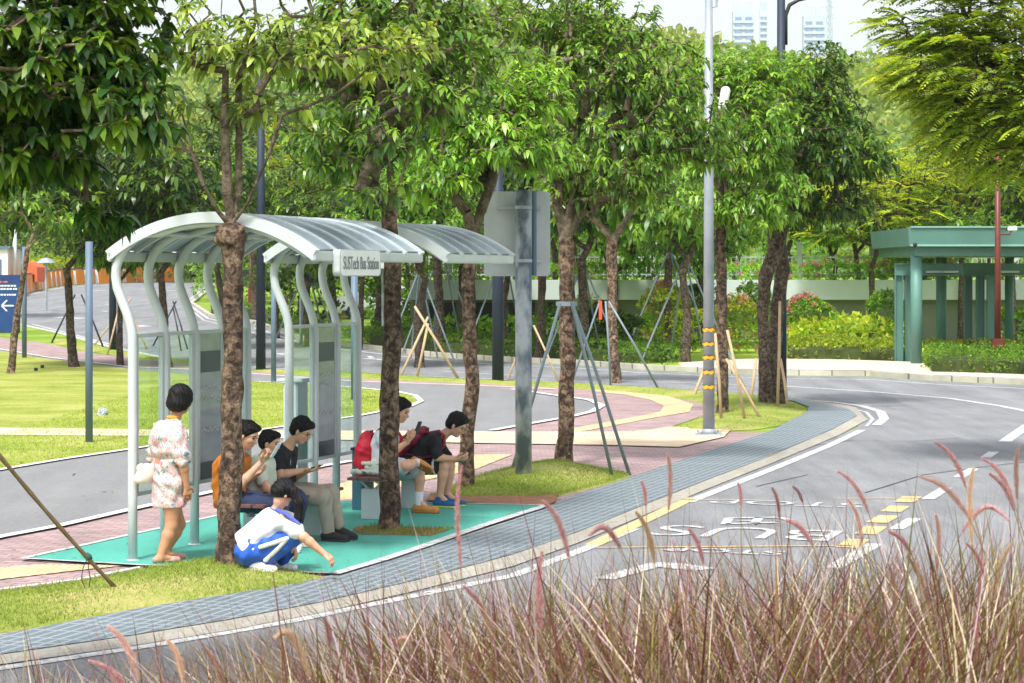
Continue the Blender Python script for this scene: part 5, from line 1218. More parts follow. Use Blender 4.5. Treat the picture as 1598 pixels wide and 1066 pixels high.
mb = MB(); mb.prism([W(42, 440, 150), W(42, 408, 150), W(58, 417, 150), W(58, 440, 150)], (0, 3, 0)); mb.build('cover', mat('red_orange_tarpaulin', srgb(226, 98, 56), .6, .05), root)
mb = MB(); mb.box(W(50, 434, 149.97), (.3, 0, 0), (0, .05, 0), (0, 0, .5)); mb.build('opening', M_black, root)
# ---------------------------------------------------------------- the far city
M_tow = mat('tower_facade', srgb(186, 196, 210), .6, .04, .02); M_win = mat('tower_glazing', srgb(120, 142, 176), .3, .1, .03)
def tower(label, px0, px1, py, Y, seed):
    x0, x1 = X_(px0, Y), X_(px1, Y); zt = Z_(py, Y); root = empty('tower_block', Vector(((x0+x1)/2, Y, 12)), label, 'tower'); w_ = x1-x0; dp = w_*.6
    mb = MB(); mb.box(((x0+x1)/2, Y+dp/2, zt/2+6), (w_, 0, 0), (0, dp, 0), (0, 0, zt-12)); mb.build('wall', M_tow, root)
    nf = int(zt/4.2); nc = max(2, int(w_/7))
    for c_ in range(nc): mb = MB(); mb.box((x0+(c_+.5)*w_/nc, Y-.3, zt/2+6), (w_/nc*.62, 0, 0), (0, .8, 0), (0, 0, zt-20)); mb.build('window_strip', M_win, root)
    mb = MB()
    for f in range(nf): mb.box(((x0+x1)/2, Y-.6, zt-7.2-f*4.2), (w_*.98, 0, 0), (0, .8, 0), (0, 0, 1.7))
    mb.build('floor_bands', M_tow, root)
    mb = MB(); 
    for k in range(nc*3): mb.box((x0+(k+.5)*w_/(nc*3), Y+1, zt+3), (.9, 0, 0), (0, .9, 0), (0, 0, 6))
    mb.build('roof_frame', M_tow, root)
tower('pale high-rise tower with bluish windows on the skyline, left one', 1144, 1176, 17, 1500, 1)
tower('narrow pale high-rise tower beside the first on the skyline', 1186, 1197, 17, 1600, 2)
tower('wide lower high-rise tower right of the street lamp on the skyline', 1254, 1287, 24, 1500, 3)
def pylon(label, px, py0, py1, Y, wpx):
    x = X_(px, Y); z0, z1 = Z_(py1, Y), Z_(py0, Y); w0 = wpx/F*Y/2; w1 = w0*.45; root = empty('power_pylon', Vector((x, Y, z0)), label, 'pylon'); mb = MB(); n = 8; r = .35
    lv = [(z0+(z1-z0)*i/n, w0+(w1-w0)*i/n) for i in range(n+1)]
    for sx in (-1, 1):
        for sy in (-1, 1): mb.tube([(x+sx*w0, Y+sy*w0, z0), (x+sx*w1, Y+sy*w1, z1)], r, 4)
    for i in range(n):
        (za, wa), (zb_, wb) = lv[i], lv[i+1]
        for sy in (-1, 1):
            mb.tube([(x-wa, Y+sy*wa, za), (x+wb, Y+sy*wb, zb_)], r*.7, 4); mb.tube([(x+wa, Y+sy*wa, za), (x-wb, Y+sy*wb, zb_)], r*.7, 4); mb.tube([(x-wb, Y+sy*wb, zb_), (x+wb, Y+sy*wb, zb_)], r*.7, 4)
    mb.build('lattice', M_tow, root)
    mb = MB()
    for f in (.55, .75, .92):
        z = z0+(z1-z0)*f; mb.tube([(x-w0*2.1, Y, z), (x+w0*2.1, Y, z)], r, 4); mb.tube([(x-w0*2.1, Y, z), (x, Y, z+3)], r*.6, 4); mb.tube([(x+w0*2.1, Y, z), (x, Y, z+3)], r*.6, 4)
    mb.build('cross_arm', M_tow, root)
pylon('lattice power pylon right of the wide skyline tower', 1294, -10, 75, 1100, 9)
pylon('fainter lattice power pylon low on the skyline near the feathery tree', 1357, 45, 100, 1250, 7)
def village(label, px0, px1, py0, py1, Y, wallc, roofc):
    x0, x1 = X_(px0, Y), X_(px1, Y); zt = Z_(py0, Y); zb_ = Z_(py1, Y); root = empty('hill_house', Vector(((x0+x1)/2, Y, zb_)), label, 'house')
    mb = MB(); mb.box(((x0+x1)/2, Y+3, (zt+zb_)/2-2), (x1-x0, 0, 0), (0, 6, 0), (0, 0, zt-zb_+4)); mb.build('wall', wallc, root)
    mb = MB(); mb.prism([(x0-.6, Y-.6, zt), (x1+.6, Y-.6, zt), ((x0+x1)/2, Y-.6, zt+1.8)], (0, 7.2, 0)); mb.build('roof', roofc, root)
    nW = max(2, int((x1-x0)/2.5))
    for i in range(nW):
        mb = MB(); mb.box((x0+(i+.5)*(x1-x0)/nW, Y-.05, (zt+zb_)/2+.3), (1.0, 0, 0), (0, .2, 0), (0, 0, 1.4)); mb.build('window', M_win, root)
M_rroof = mat('red_brown_tiles', srgb(172, 110, 90), .8, .1)
for a_ in (('red roofed house on the wooded hill, left of its pair', 1442, 1468, 124, 134, 440, M_bw, M_rroof), ('white block of flats above the red roof on the hill', 1478, 1500, 100, 128, 470, M_bw, M_bluegrey), ('red roofed house beside the white block on the hill', 1500, 1532, 132, 146, 420, M_bw, M_rroof)): village(*a_)
# ---------------------------------------------------------------- people: implicit surfaces of tapered limbs, meshed by surface nets
def surface_nets(Fv, org, hs_):
    ins = Fv < 0
    nx, ny, nz = Fv.shape
    c = np.zeros((nx-1, ny-1, nz-1), dtype=np.int8)
    for a in (0, 1):
        for b in (0, 1):
            for d in (0, 1): c += ins[a:nx-1+a, b:ny-1+b, d:nz-1+d]
    act = (c > 0) & (c < 8); ii = np.argwhere(act)
    idx = np.full(act.shape, -1, dtype=np.int32); idx[act] = np.arange(len(ii))
    S_ = np.zeros((len(ii), 3)); Ct = np.zeros(len(ii))
    crn = [(a, b, d) for a in (0, 1) for b in (0, 1) for d in (0, 1)]
    for p in crn:
        for q in crn:
            if sum(abs(p[k]-q[k]) for k in range(3)) == 1 and p < q:
                f0 = Fv[ii[:, 0]+p[0], ii[:, 1]+p[1], ii[:, 2]+p[2]]; f1 = Fv[ii[:, 0]+q[0], ii[:, 1]+q[1], ii[:, 2]+q[2]]
                m = (f0 < 0) != (f1 < 0); t = np.where(m, f0/(f0-f1+1e-12), 0)[:, None]
                S_ += np.where(m[:, None], np.array(p)*(1-t)+np.array(q)*t, 0); Ct += m
    V = (ii+S_/Ct[:, None])*hs_+org
    Q = []
    for ax in range(3):
        sl0 = [slice(1, -1)]*3; sl0[ax] = slice(0, Fv.shape[ax]-1); sl1 = list(sl0); sl1[ax] = slice(1, Fv.shape[ax])
        a = ins[tuple(sl0)]; b = ins[tuple(sl1)]
        e = np.argwhere(a != b); 
        if not len(e): continue
        o = np.array([1, 1, 1]); o[ax] = 0; g = e+o
        o1, o2 = [k for k in range(3) if k != ax]
        def cell(d1, d2):
            q = g.copy(); q[:, o1] -= d1; q[:, o2] -= d2; return idx[q[:, 0], q[:, 1], q[:, 2]]
        q = np.stack([cell(1, 1), cell(0, 1), cell(0, 0), cell(1, 0)], 1)
        fl = a[e[:, 0], e[:, 1], e[:, 2]]
        if ax == 1: fl = ~fl
        q[~fl] = q[~fl][:, ::-1]; Q.append(q)
    return V, np.concatenate(Q)
class SDF:
    def __init__(s): s.p = []; s.cut = []; s.sub = []
    def cap(s, a, b, ra, rb=None, k=.02, sq=None): s.p.append(('c', np.array(a, float), np.array(b, float), ra, ra if rb is None else rb, k)); return s
    def ell(s, c, r, R=None, k=.02): s.p.append(('e', np.array(c, float), np.array(r, float), np.eye(3) if R is None else R, 0, k)); return s
    def chain(s, pts, rs, k=.02):
        for i in range(len(pts)-1): s.cap(pts[i], pts[i+1], rs[i], rs[i+1], k)
        return s
    def plane(s, c, n): s.cut.append((np.array(c, float), np.array(n, float)/np.linalg.norm(n))); return s   # keeps the side n points away from
    def mesh(s, name, m, parent, h_=.007, fold=0, seed=0, disp=None):
        lo = np.full(3, 1e9); hi = -lo
        for q in s.p:
            r = max(q[3], q[4]) if q[0] == 'c' else q[2].max()
            for c in ((q[1], q[2]) if q[0] == 'c' else (q[1],)): lo = np.minimum(lo, c-r); hi = np.maximum(hi, c+r)
        lo -= .03; hi += .03; n = np.ceil((hi-lo)/h_).astype(int)+1
        Fv = np.full(n, .5, dtype=np.float32); ax = [lo[i]+h_*np.arange(n[i]) for i in range(3)]
        for q in s.p:
            if q[0] == 'c': r = max(q[3], q[4]); a = np.minimum(q[1], q[2])-r; b = np.maximum(q[1], q[2])+r
            else: r = q[2].max(); a = q[1]-r; b = q[1]+r
            mg = .05+q[5]; i0 = np.maximum(0, ((a-mg-lo)/h_).astype(int)); i1 = np.minimum(n, ((b+mg-lo)/h_).astype(int)+2)
            sl = tuple(slice(i0[k], i1[k]) for k in range(3))
            X, Y, Z = np.meshgrid(ax[0][sl[0]], ax[1][sl[1]], ax[2][sl[2]], indexing='ij')
            if q[0] == 'c':
                A, B = q[1], q[2]; d = B-A; L2 = d.dot(d)+1e-9
                px, py, pz = X-A[0], Y-A[1], Z-A[2]; t = np.clip((px*d[0]+py*d[1]+pz*d[2])/L2, 0, 1)
                f = np.sqrt((px-d[0]*t)**2+(py-d[1]*t)**2+(pz-d[2]*t)**2)-(q[3]*(1-t)+q[4]*t)
            else:
                R = q[3]; px, py, pz = X-q[1][0], Y-q[1][1], Z-q[1][2]; rr = q[2]
                u = [(px*R[0][k]+py*R[1][k]+pz*R[2][k])/rr[k] for k in range(3)]
                kk = np.sqrt(u[0]**2+u[1]**2+u[2]**2)+1e-6; k2 = np.sqrt((u[0]/rr[0])**2+(u[1]/rr[1])**2+(u[2]/rr[2])**2)+1e-6
                f = kk*(kk-1)/k2
            g = Fv[sl]; k = q[5]; hh = np.clip(.5+.5*(g-f)/k, 0, 1); Fv[sl] = g*(1-hh)+f*hh-k*hh*(1-hh)
        if fold or s.cut or disp:
            X, Y, Z = np.meshgrid(*ax, indexing='ij')
            if fold:
                rn = np.random.default_rng(seed); 
                for j in range(5):
                    v = rn.normal(size=3); v /= np.linalg.norm(v); fq = rn.uniform(28, 75); w2 = rn.normal(size=3)*9
                    Fv = Fv+fold*.5*np.sin((X*v[0]+Y*v[1]+Z*v[2])*fq+2.2*np.sin(X*w2[0]+Y*w2[1]+Z*w2[2]+j))
            if disp: Fv = Fv+disp(X, Y, Z)
            for c, nn in s.cut: Fv = np.maximum(Fv, (X-c[0])*nn[0]+(Y-c[1])*nn[1]+(Z-c[2])*nn[2])
        Fv[0] = Fv[-1] = .5; Fv[:, 0] = Fv[:, -1] = .5; Fv[:, :, 0] = Fv[:, :, -1] = .5
        V, Q = surface_nets(Fv.astype(np.float32), lo, h_)
        me = bpy.data.meshes.new(name); off = np.array(rootloc(parent)) if parent is not None else np.zeros(3)
        V = (V-off).astype(np.float32)
        me.vertices.add(len(V)); me.vertices.foreach_set('co', V.ravel()); me.loops.add(len(Q)*4); me.loops.foreach_set('vertex_index', Q.ravel().astype(np.int32))
        me.polygons.add(len(Q)); me.polygons.foreach_set('loop_start', (np.arange(len(Q))*4).astype(np.int32)); me.polygons.foreach_set('loop_total', np.full(len(Q), 4, dtype=np.int32)); me.polygons.foreach_set('use_smooth', np.ones(len(Q), dtype=bool))
        me.update(calc_edges=True); me.materials.append(m)
        o = bpy.data.objects.new(name, me); COL.objects.link(o)
        if parent is not None: o.parent = parent
        return o
M_skin = mat('skin', srgb(206, 160, 132), .5, .05, 14, spec=.35); M_skin2 = mat('tanned_skin', srgb(188, 138, 106), .5, .05, 14, spec=.35)
M_hair = mat('black_hair', (.006, .0055, .006), .5, .3, 60, bump=.4, bscale=160, stretch=(1, 1, .3), spec=.22); M_lip = mat('lips', srgb(184, 112, 104), .5, .05); M_eye = mat('dark_eyes', (.02, .015, .012), .2, .1); M_eyew = mat('eye_white', srgb(226, 222, 218), .3, .02)
V3 = lambda *a: np.array(a, float)
def nrm(v): v = np.asarray(v, float); return v/(np.linalg.norm(v)+1e-9)
class Frame:
    """f forward, s the person's left, z up; J(px,py,q) gives a joint seen at a pixel, q metres to the left of the body's middle plane"""
    def __init__(s, o, f): s.o = V3(*o); s.f = nrm(V3(f[0], f[1], 0)); s.s = V3(-s.f[1], s.f[0], 0); s.z = V3(0, 0, 1)
    def J(s, px, py, q=0):
        k = (px-CX)/F; o = s.o+s.s*q; p = (k*o[1]-o[0])/(s.f[0]-k*s.f[1]); P = o+s.f*p; P[2] = H-(py-HY)/F*P[1]; return P
def head(body, fr, c, fwd, sc=1.0, tilt=None):
    """head centred at c, looking along fwd; adds to the body field; returns local axes"""
    f = nrm(fwd); sd = nrm(np.cross(V3(0, 0, 1), f)); up = np.cross(f, sd); R = np.stack([f, sd, up], 1)
    P = lambda a, b, d: c+(f*a+sd*b+up*d)*sc
    body.ell(P(-.012, 0, .03), V3(.098, .076, .088)*sc, R, .02)
    body.ell(P(.022, 0, -.035), V3(.066, .058, .075)*sc, R, .025)
    body.ell(P(.055, 0, -.082), V3(.028, .03, .025)*sc, R, .02)            # chin
    body.ell(P(.07, 0, .035), V3(.022, .05, .016)*sc, R, .02)              # brow
    body.cap(P(.084, 0, .012), P(.104, 0, -.022), .009*sc, .0125*sc, .01)    # nose
    body.ell(P(.092, 0, -.026), V3(.012, .017, .009)*sc, R, .008)
    for s in (-1, 1):
        body.ell(P(.058, s*.034, -.015), V3(.026, .024, .024)*sc, R, .02)  # cheeks
        body.ell(P(-.002, s*.078, -.005), V3(.016, .009, .03)*sc, R, .008)  # ears
    body.ell(P(.084, 0, -.05), V3(.011, .024, .006)*sc, R, .008); body.ell(P(.081, 0, -.06), V3(.011, .02, .006)*sc, R, .008)
    return f, sd, up, P, R
def face_parts(root, A, sc, glasses=False):
    f, sd, up, P, R = A
    for s in (-1, 1):
        mb = MB(); c = P(.079, s*.032, .012); mb.ball(c, .0115*sc, .0115*sc, .0085*sc, 10, 6); e = mb.build('eye', M_eye, root, smooth=True)
        mb = MB(); mb.tube([P(.088, s*.016, .034), P(.09, s*.034, .039), P(.078, s*.052, .034)], .0035*sc, 6); mb.build('eyebrow', M_hair, root)
    mb = MB(); mb.tube([P(.086, -.02, -.055), P(.0955, -.006, -.0535), P(.0955, .006, -.0535), P(.086, .02, -.055)], [.003, .0045, .0045, .003], 6); mb.build('mouth', M_lip, root, smooth=True)
    if glasses:
        g = empty('glasses', Vector(P(.1, 0, .01)))
        g['label'] = glasses; g['category'] = 'glasses'
        for s in (-1, 1):
            pts = [P(.103+.0*math.cos(q), s*.034+.024*math.cos(q), .008+.019*math.sin(q)) for q in [2*math.pi*k/14 for k in range(15)]]
            mb = MB(); mb.tube(pts, .0016, 5, cap=False); mb.build('rim', M_dark, g)
            mb = MB(); mb.tube([P(.103, s*.058, .012), P(.0, s*.083, .012)], .002, 5); mb.build('temple', M_dark, g)
        mb = MB(); mb.tube([P(.103, -.01, .012), P(.103, .01, .012)], .0016, 5); mb.build('bridge', M_dark, g)
def hair_short(root, A, sc, label=None, top=.0, m=None, fringe=.045):
    f, sd, up, P, R = A; s_ = SDF()
    s_.ell(P(-.016, 0, .045), V3(.108, .087, .094+top)*sc, R, .02); s_.ell(P(-.05, 0, -.005), V3(.066, .08, .075)*sc, R, .02); s_.ell(P(.05, 0, .09), V3(.05, .07, .035+top)*sc, R, .02)
    s_.plane(P(.066, 0, fringe+.01), f*.9-up*.75); s_.plane(P(.03, 0, -.03), f*1.2-up*.6); s_.plane(P(-.05, 0, -.07), -up+f*.1)
    rn = random.Random(int(abs(A[3](0, 0, 0)[0])*1000))
    ph = rn.uniform(0, 6)
    s_.mesh('hair', m or M_hair, root, .005, disp=lambda X, Y, Z: .0045*np.sin(X*150+ph+3*np.sin(Z*60))*np.sin(Y*140+Z*90)+.005*np.sin(X*52+ph)*np.sin(Y*47+Z*38))
def hand(body, w, d, n, side, curl=.5, sc=1.0, thumb=.6, spread=1.0):
    """w wrist, d towards the fingers, n out of the palm, side +1/-1 puts the thumb"""
    d = nrm(d); n = nrm(n-d*np.dot(n, d)); t = np.cross(n, d)*side
    pc = w+d*.045*sc
    body.cap(w, w+d*.03*sc+t*.006, .023*sc, .024*sc, .012); 
    for k in range(4): body.cap(w+d*.02*sc+t*(-.012+.008*k)*sc, w+d*.085*sc+t*(-.03+.0205*k)*sc, .014*sc, .0125*sc, .008)
    for k, Lf in enumerate((.062, .077, .083, .074)):
        b = w+d*.088*sc+t*(-.031+.0205*k)*sc; dirn = nrm(d+t*(k-1.5)*.05*spread); c = b; an = 0
        seg = (Lf*.46, Lf*.31, Lf*.25); r = .0088*sc
        for j, sl in enumerate(seg):
            an += curl*(.55, .75, .55)[j]*(1+.07*k); dd = nrm(dirn*math.cos(an)+n*math.sin(an)); e = c+dd*sl*sc; body.cap(c, e, r, r*.92, .003); c = e; r *= .92
    b = w+d*.025*sc+t*.028*sc; td = nrm(d*.65+t*.75+n*.25); e = b+td*.042*sc; body.cap(b, e, .0125*sc, .0105*sc, .008)
    td2 = nrm(d*.85+t*(.5-.6*thumb)+n*.5*thumb); body.cap(e, e+td2*.032*sc, .0102*sc, .0088*sc, .004)
    return pc
def shoe(root, heel, toe, up, name, m, msole, w_=.05, hgt=.055, ankle=None, solez=.018):
    heel = V3(*heel); toe = V3(*toe); d = nrm(toe-heel); up = nrm(up-d*np.dot(up, d)); sdv = np.cross(up, d); L = np.linalg.norm(toe-heel); s_ = SDF()
    s_.chain([heel+up*.045+d*.02, heel+up*.04+d*L*.45, toe+up*.03-d*.03], [.038, .04, .03], .02)
    for s in (-1, 1): s_.cap(heel+up*.035+d*L*.55+sdv*s*.012, toe+up*.028-d*.045+sdv*s*.014, .034, .028, .015)
    if ankle is not None: s_.cap(heel+up*.06+d*.045, ankle, .042, .04, .02)
    s_.plane(heel+up*.008, -up)
    o = s_.mesh(name, m, root, .006)
    q = SDF()
    for s in (-1, 1): q.chain([heel+up*.012+d*.02+sdv*s*.014, heel+up*.012+d*L*.45+sdv*s*.013, heel+up*.012+d*(L-.04)+sdv*s*.018], [.03, .032, .034], .01)
    q.plane(heel, -up); q.plane(heel+up*solez, up)
    q.mesh('sole', msole, o, .006)
    return o
def torso(b, pel, che, nk, shL, shR, hpL, hpR, g=0, w=.0, belly=.0, k=.05):
    """trunk between the hips and the neck; g = cloth allowance"""
    ax = nrm(che-pel); sdv = nrm(shL-shR); fw = np.cross(sdv, ax)
    b.cap(hpL, hpR, .1+g, .1+g, k)
    mid = (pel+che)/2+fw*belly
    for s in (-1, 1):
        b.cap(pel+sdv*s*.06, mid+sdv*s*.055, .1+g+w, .095+g+w, k); b.cap(mid+sdv*s*.055, che+sdv*s*.075, .095+g+w, .1+g, k)
        sh = shL if s > 0 else shR
        b.cap(che+sdv*s*.07, sh-sdv*s*.035, .098+g, .062+g, k); 
    b.cap(che, nk-ax*.02, .085+g, .06+g*.7, k); b.cap(shL-sdv*.03, shR+sdv*.03, .058+g, .058+g, k)
    return ax, sdv, fw
def arm(b, sh, el, wr, g=0): b.chain([sh, el], [.05+g, .04+g], .03); b.chain([el, el+(wr-el)*.3, wr], [.04+g, .039+g, .025+g], .015)
def sleeve(b, sh, el, t, g=.018, r=.056): e = sh+(el-sh)*t; b.cap(sh, e, r+g, r+g-.002, .04); return e
def leg(b, hp, kn, an, g=0, s=1.0): b.chain([hp, hp+(kn-hp)*.5, kn], [.085*s+g, .074*s+g, .056*s+g], .03); b.chain([kn, kn+(an-kn)*.3+0, an], [.054*s+g, .056*s+g, .034*s+g], .02)
def person(o, label): return empty('person', Vector(o), label, 'person')
def phone(label, c, d, n, m=M_dark):
    c = V3(*c); d = nrm(d); n = nrm(n-d*np.dot(n, d)); t = np.cross(n, d); root = empty('phone', Vector(c), label, 'phone')
    mb = MB(); mb.box(Vector(c), Vector(d*.15), Vector(t*.072), Vector(n*.009)); mb.build('case', m, root, bevel=.003)
    mb = MB(); mb.box(Vector(c+n*.0053), Vector(d*.14), Vector(t*.064), Vector(n*.001)); mb.build('screen', M_black, root)
    return root
# ---- cloth
M_orange = mat('rust_orange_cotton', srgb(196, 112, 28), .85, .08, 9, bump=.1, bscale=220)
M_navycl = mat('navy_cotton', srgb(34, 46, 78), .85, .12, 9); M_mint = mat('pale_green_cotton', srgb(206, 214, 196), .85, .06, 9)
M_blk = mat('black_cotton', srgb(28, 30, 36), .85, .15, 12); M_khaki = mat('grey_khaki_twill', srgb(152, 144, 130), .85, .08, 12); M_whitecl = mat('white_cotton', srgb(218, 220, 228), .85, .03, 9)
M_blue = mat('royal_blue_polyester', srgb(28, 86, 190), .6, .08, 6); M_bluec = mat('blue_collar_cloth', srgb(78, 92, 190), .7, .08, 8)
M_greysh = mat('grey_striped_cloth', srgb(150, 152, 160), .85, .12, 30, col2=srgb(196, 198, 202), stretch=(1, 1, 8)); M_shoew = mat('white_leather', srgb(226, 226, 228), .5, .03); M_shoeb = mat('black_mesh', srgb(34, 34, 38), .8, .3, 60); M_tan = mat('tan_suede', srgb(192, 132, 66), .85, .08, 20); M_sneak = mat('blue_mesh', srgb(24, 92, 148), .7, .2, 40)
M_solew = mat('pale_rubber', srgb(206, 204, 198), .7, .04); M_soled = mat('dark_rubber', srgb(52, 48, 46), .8, .05); M_gum = mat('brown_rubber', srgb(162, 108, 54), .7, .05); M_yel = mat('yellow_rubber', srgb(212, 214, 88), .7, .05)
M_pinkl = mat('dusty_pink_leather', srgb(190, 142, 138), .5, .06); M_cream = mat('cream_leather', srgb(216, 206, 190), .4, .05, 8); M_red = mat('red_nylon', srgb(190, 22, 48), .6, .1, 14, bump=.1, bscale=90); M_burg = mat('burgundy_nylon', srgb(126, 26, 52), .6, .15, 14); M_sock = mat('white_sock_knit', srgb(214, 216, 226), .9, .04, 60)
def floral():
    m = bpy.data.materials.new('floral_chiffon'); m.use_nodes = True; n = m.node_tree.nodes; L = m.node_tree.links; b = n['Principled BSDF']
    tc = n.new('ShaderNodeTexCoord'); nz = n.new('ShaderNodeTexNoise'); nz.inputs['Scale'].default_value = 15; nz.inputs['Detail'].default_value = 5; nz.inputs['Distortion'].default_value = 1.6; L.new(tc.outputs['Object'], nz.inputs['Vector'])
    cr = n.new('ShaderNodeValToRGB'); e = cr.color_ramp.elements; base = srgb(196, 182, 178)
    e[0].position = .30; e[0].color = (*srgb(96, 128, 140), 1); e[1].position = .74; e[1].color = (*srgb(150, 176, 150), 1)
    for p, c in ((.36, srgb(122, 150, 150)), (.41, srgb(188, 192, 196)), (.46, base), (.52, srgb(208, 200, 188)), (.56, srgb(206, 150, 160)), (.59, srgb(186, 92, 118)), (.62, srgb(206, 176, 170)), (.66, srgb(186, 184, 168)), (.7, base)):
        k = e.new(p); k.color = (*c, 1)
    L.new(nz.outputs[0], cr.inputs[0]); L.new(cr.outputs[0], b.inputs['Base Color']); b.inputs['Roughness'].default_value = .8
    return m
M_floral = floral()
# ================= standing woman
fr = Frame(G(257, 881), (.86, .5)); o = G(257, 881); J = fr.J
root = person(o, 'woman with black bobbed hair in a short floral dress, standing beside the nearest shelter post')
pel = J(264, 762); che = J(260, 684); nk = J(271, 652); hc = J(284, 624); shL = che+fr.s*.15+fr.z*.06+fr.f*.02; shR = che-fr.s*.15+fr.z*.055+fr.f*.05
hpL = pel+fr.s*.07; hpR = pel-fr.s*.07; b = SDF(); torso(b, pel, che, nk, shL, shR, hpL, hpR, g=-.014)
b.cap(nk-fr.z*.03, hc-fr.z*.03, .046, .044, .03); A = head(b, fr, hc, fr.f*.9+fr.s*.35-fr.z*.35, .98)
kR = J(268, 820, -.09); aR = J(249, 873, -.09); kL = J(280, 818, .08); aL = J(258, 862, .1); leg(b, hpR, kR, aR, 0, .98); leg(b, hpL, kL, aL, 0, .96)
def flatshoe(an, gz_=.02):
    he = an.copy(); he[2] = gz_+.006; he = he-fr.f*.045; to = he+(fr.f*.97-fr.s*.15)*.225; b.chain([an, he+fr.f*.06+fr.z*.045, to-fr.f*.04+fr.z*.022], [.034, .03, .018], .02); b.cap(he+fr.z*.028+fr.f*.02, he+fr.f*.1+fr.z*.025, .03, .028, .02)
    s_ = SDF(); s_.chain([he+fr.z*.022+fr.f*.012, he+fr.z*.016+fr.f*.1, to+fr.z*.016-fr.f*.02], [.033, .03, .024], .02); s_.cap(to+fr.z*.018-fr.f*.055, to+fr.z*.014-fr.f*.02, .033, .026, .015); s_.plane(he, -fr.z); s_.plane(he+fr.z*.04-fr.f*.0, fr.z*1-fr.f*.05); s_.mesh('shoe', M_pinkl, root, .006)
flatshoe(aR, .03); flatshoe(aL, .03)
eR = J(286, 722, -.21); wR = J(291, 757, -.2); arm(b, shR, eR, wR); hand(b, wR, V3(0, 0, -1)+fr.f*.12, fr.s, -1, .45, .95)
eL = J(238, 715, .2); wL = J(262, 735, .22); arm(b, shL, eL, wL); hand(b, wL, fr.f-fr.z*.2, -fr.s, 1, .6, .95)
b.mesh('body', M_skin2, root, .006)
face_parts(root, A, .98)
c = SDF(); torso(c, pel+fr.z*.03, che, nk-fr.z*.025, shL, shR, hpL+fr.z*.04, hpR+fr.z*.04, g=-.004, w=-.014, k=.05)
for s in (-1, 1): c.cap(pel+fr.s*s*.045+fr.z*.05, pel+fr.s*s*.05-fr.z*.13, .104, .112, .04)
c.cap(pel+fr.z*.05, pel-fr.z*.13, .112, .12, .04)
e1 = sleeve(c, shR, eR, .9, .006, .05); e2 = sleeve(c, shL, eL, .9, .006, .05)
c.plane(J(0, 780)*0+pel-fr.z*.16, -fr.z); c.plane(nk+fr.z*.0, fr.z*.9+fr.f*.5)
wz = (pel[2]*.38+che[2]*.62)
dr = c.mesh('dress', M_floral, root, .006, fold=.007, seed=2, disp=lambda X, Y, Z: -.012*np.exp(-((Z-wz-.05)/.03)**2)+.006*np.exp(-((Z-wz+.005)/.014)**2)-.012)
s_ = SDF(); u = nrm(eR-shR); s_.cap(e1-u*.03, e1+u*.012, .066, .06, .01); s_.plane(e1+u*.012, u); s_.plane(e1-u*.035, -u); s_.mesh('cuff', M_floral, dr, .006)
s_ = SDF(); sc_ = .98; P = A[3]; R = A[4]
s_.ell(P(-.03, 0, .03), V3(.118, .102, .108), R, .02); s_.ell(P(-.05, 0, -.055), V3(.09, .098, .075), R, .03); s_.ell(P(.02, .07, -.04), V3(.05, .03, .075), R, .02); s_.ell(P(.02, -.07, -.04), V3(.05, .03, .075), R, .02)
s_.plane(P(.072, 0, .05), A[0]*.95-A[2]*.5); s_.plane(P(.06, 0, -.04), A[0]); s_.plane(P(0, 0, -.115), -A[2]+A[0]*.25)
s_.mesh('hair', M_hair, root, .006, disp=lambda X, Y, Z: .003*np.sin(X*150+Y*130+2*np.sin(Z*25)))
s_ = SDF(); s_.ell(nk+fr.z*.005, V3(.062, .062, .022), None, .01); s_.plane(nk-fr.z*.03-fr.f*.0, -fr.z); sc1 = s_.mesh('collar', mat('amber_scarf', srgb(222, 150, 34), .7, .06), root, .005)
# handbag with strap
hb = J(229, 738, .12)
rb = empty('handbag', Vector(hb), 'small cream leather handbag hanging at the hip of the standing woman', 'handbag')
s_ = SDF(); 
for a_ in (-.055, .055): s_.chain([hb+fr.f*a_+fr.z*.06, hb+fr.f*a_*1.15-fr.z*.06], [.022, .042], .04)
s_.cap(hb-fr.f*.075-fr.z*.055, hb+fr.f*.075-fr.z*.055, .045, .045, .03); s_.cap(hb-fr.f*.07+fr.z*.05, hb+fr.f*.07+fr.z*.05, .02, .02, .03); s_.plane(hb-fr.z*.09, -fr.z); s_.mesh('pouch', M_cream, rb, .006, fold=.003, seed=4)
mb = MB(); mb.tube([Vector(hb-fr.f*.078+fr.z*.055), Vector(hb+fr.z*.068-fr.s*.01), Vector(hb+fr.f*.078+fr.z*.055)], .009, 6); mb.build('clasp_bar', M_gal, rb)
mb = MB(); s_ = SDF(); s_.ell(hb-fr.z*.01, V3(.075, .075, .095), None, .03); s_.cap(hb-fr.z*.05-fr.f*.06, hb-fr.z*.05+fr.f*.06, .045, .045, .03); s_.plane(hb-fr.z*.088, -fr.z); s_.mesh('flap', M_cream, rb, .006); q1 = J(240, 705, .14); mb.tube([Vector(hb+fr.f*.03+fr.z*.06), Vector(hb*.4+q1*.6+fr.f*.03), Vector(shL+fr.z*.065-fr.f*.075), Vector(shL+fr.z*.07)], .007, 6); mb.build('strap', M_cream, rb, smooth=True)
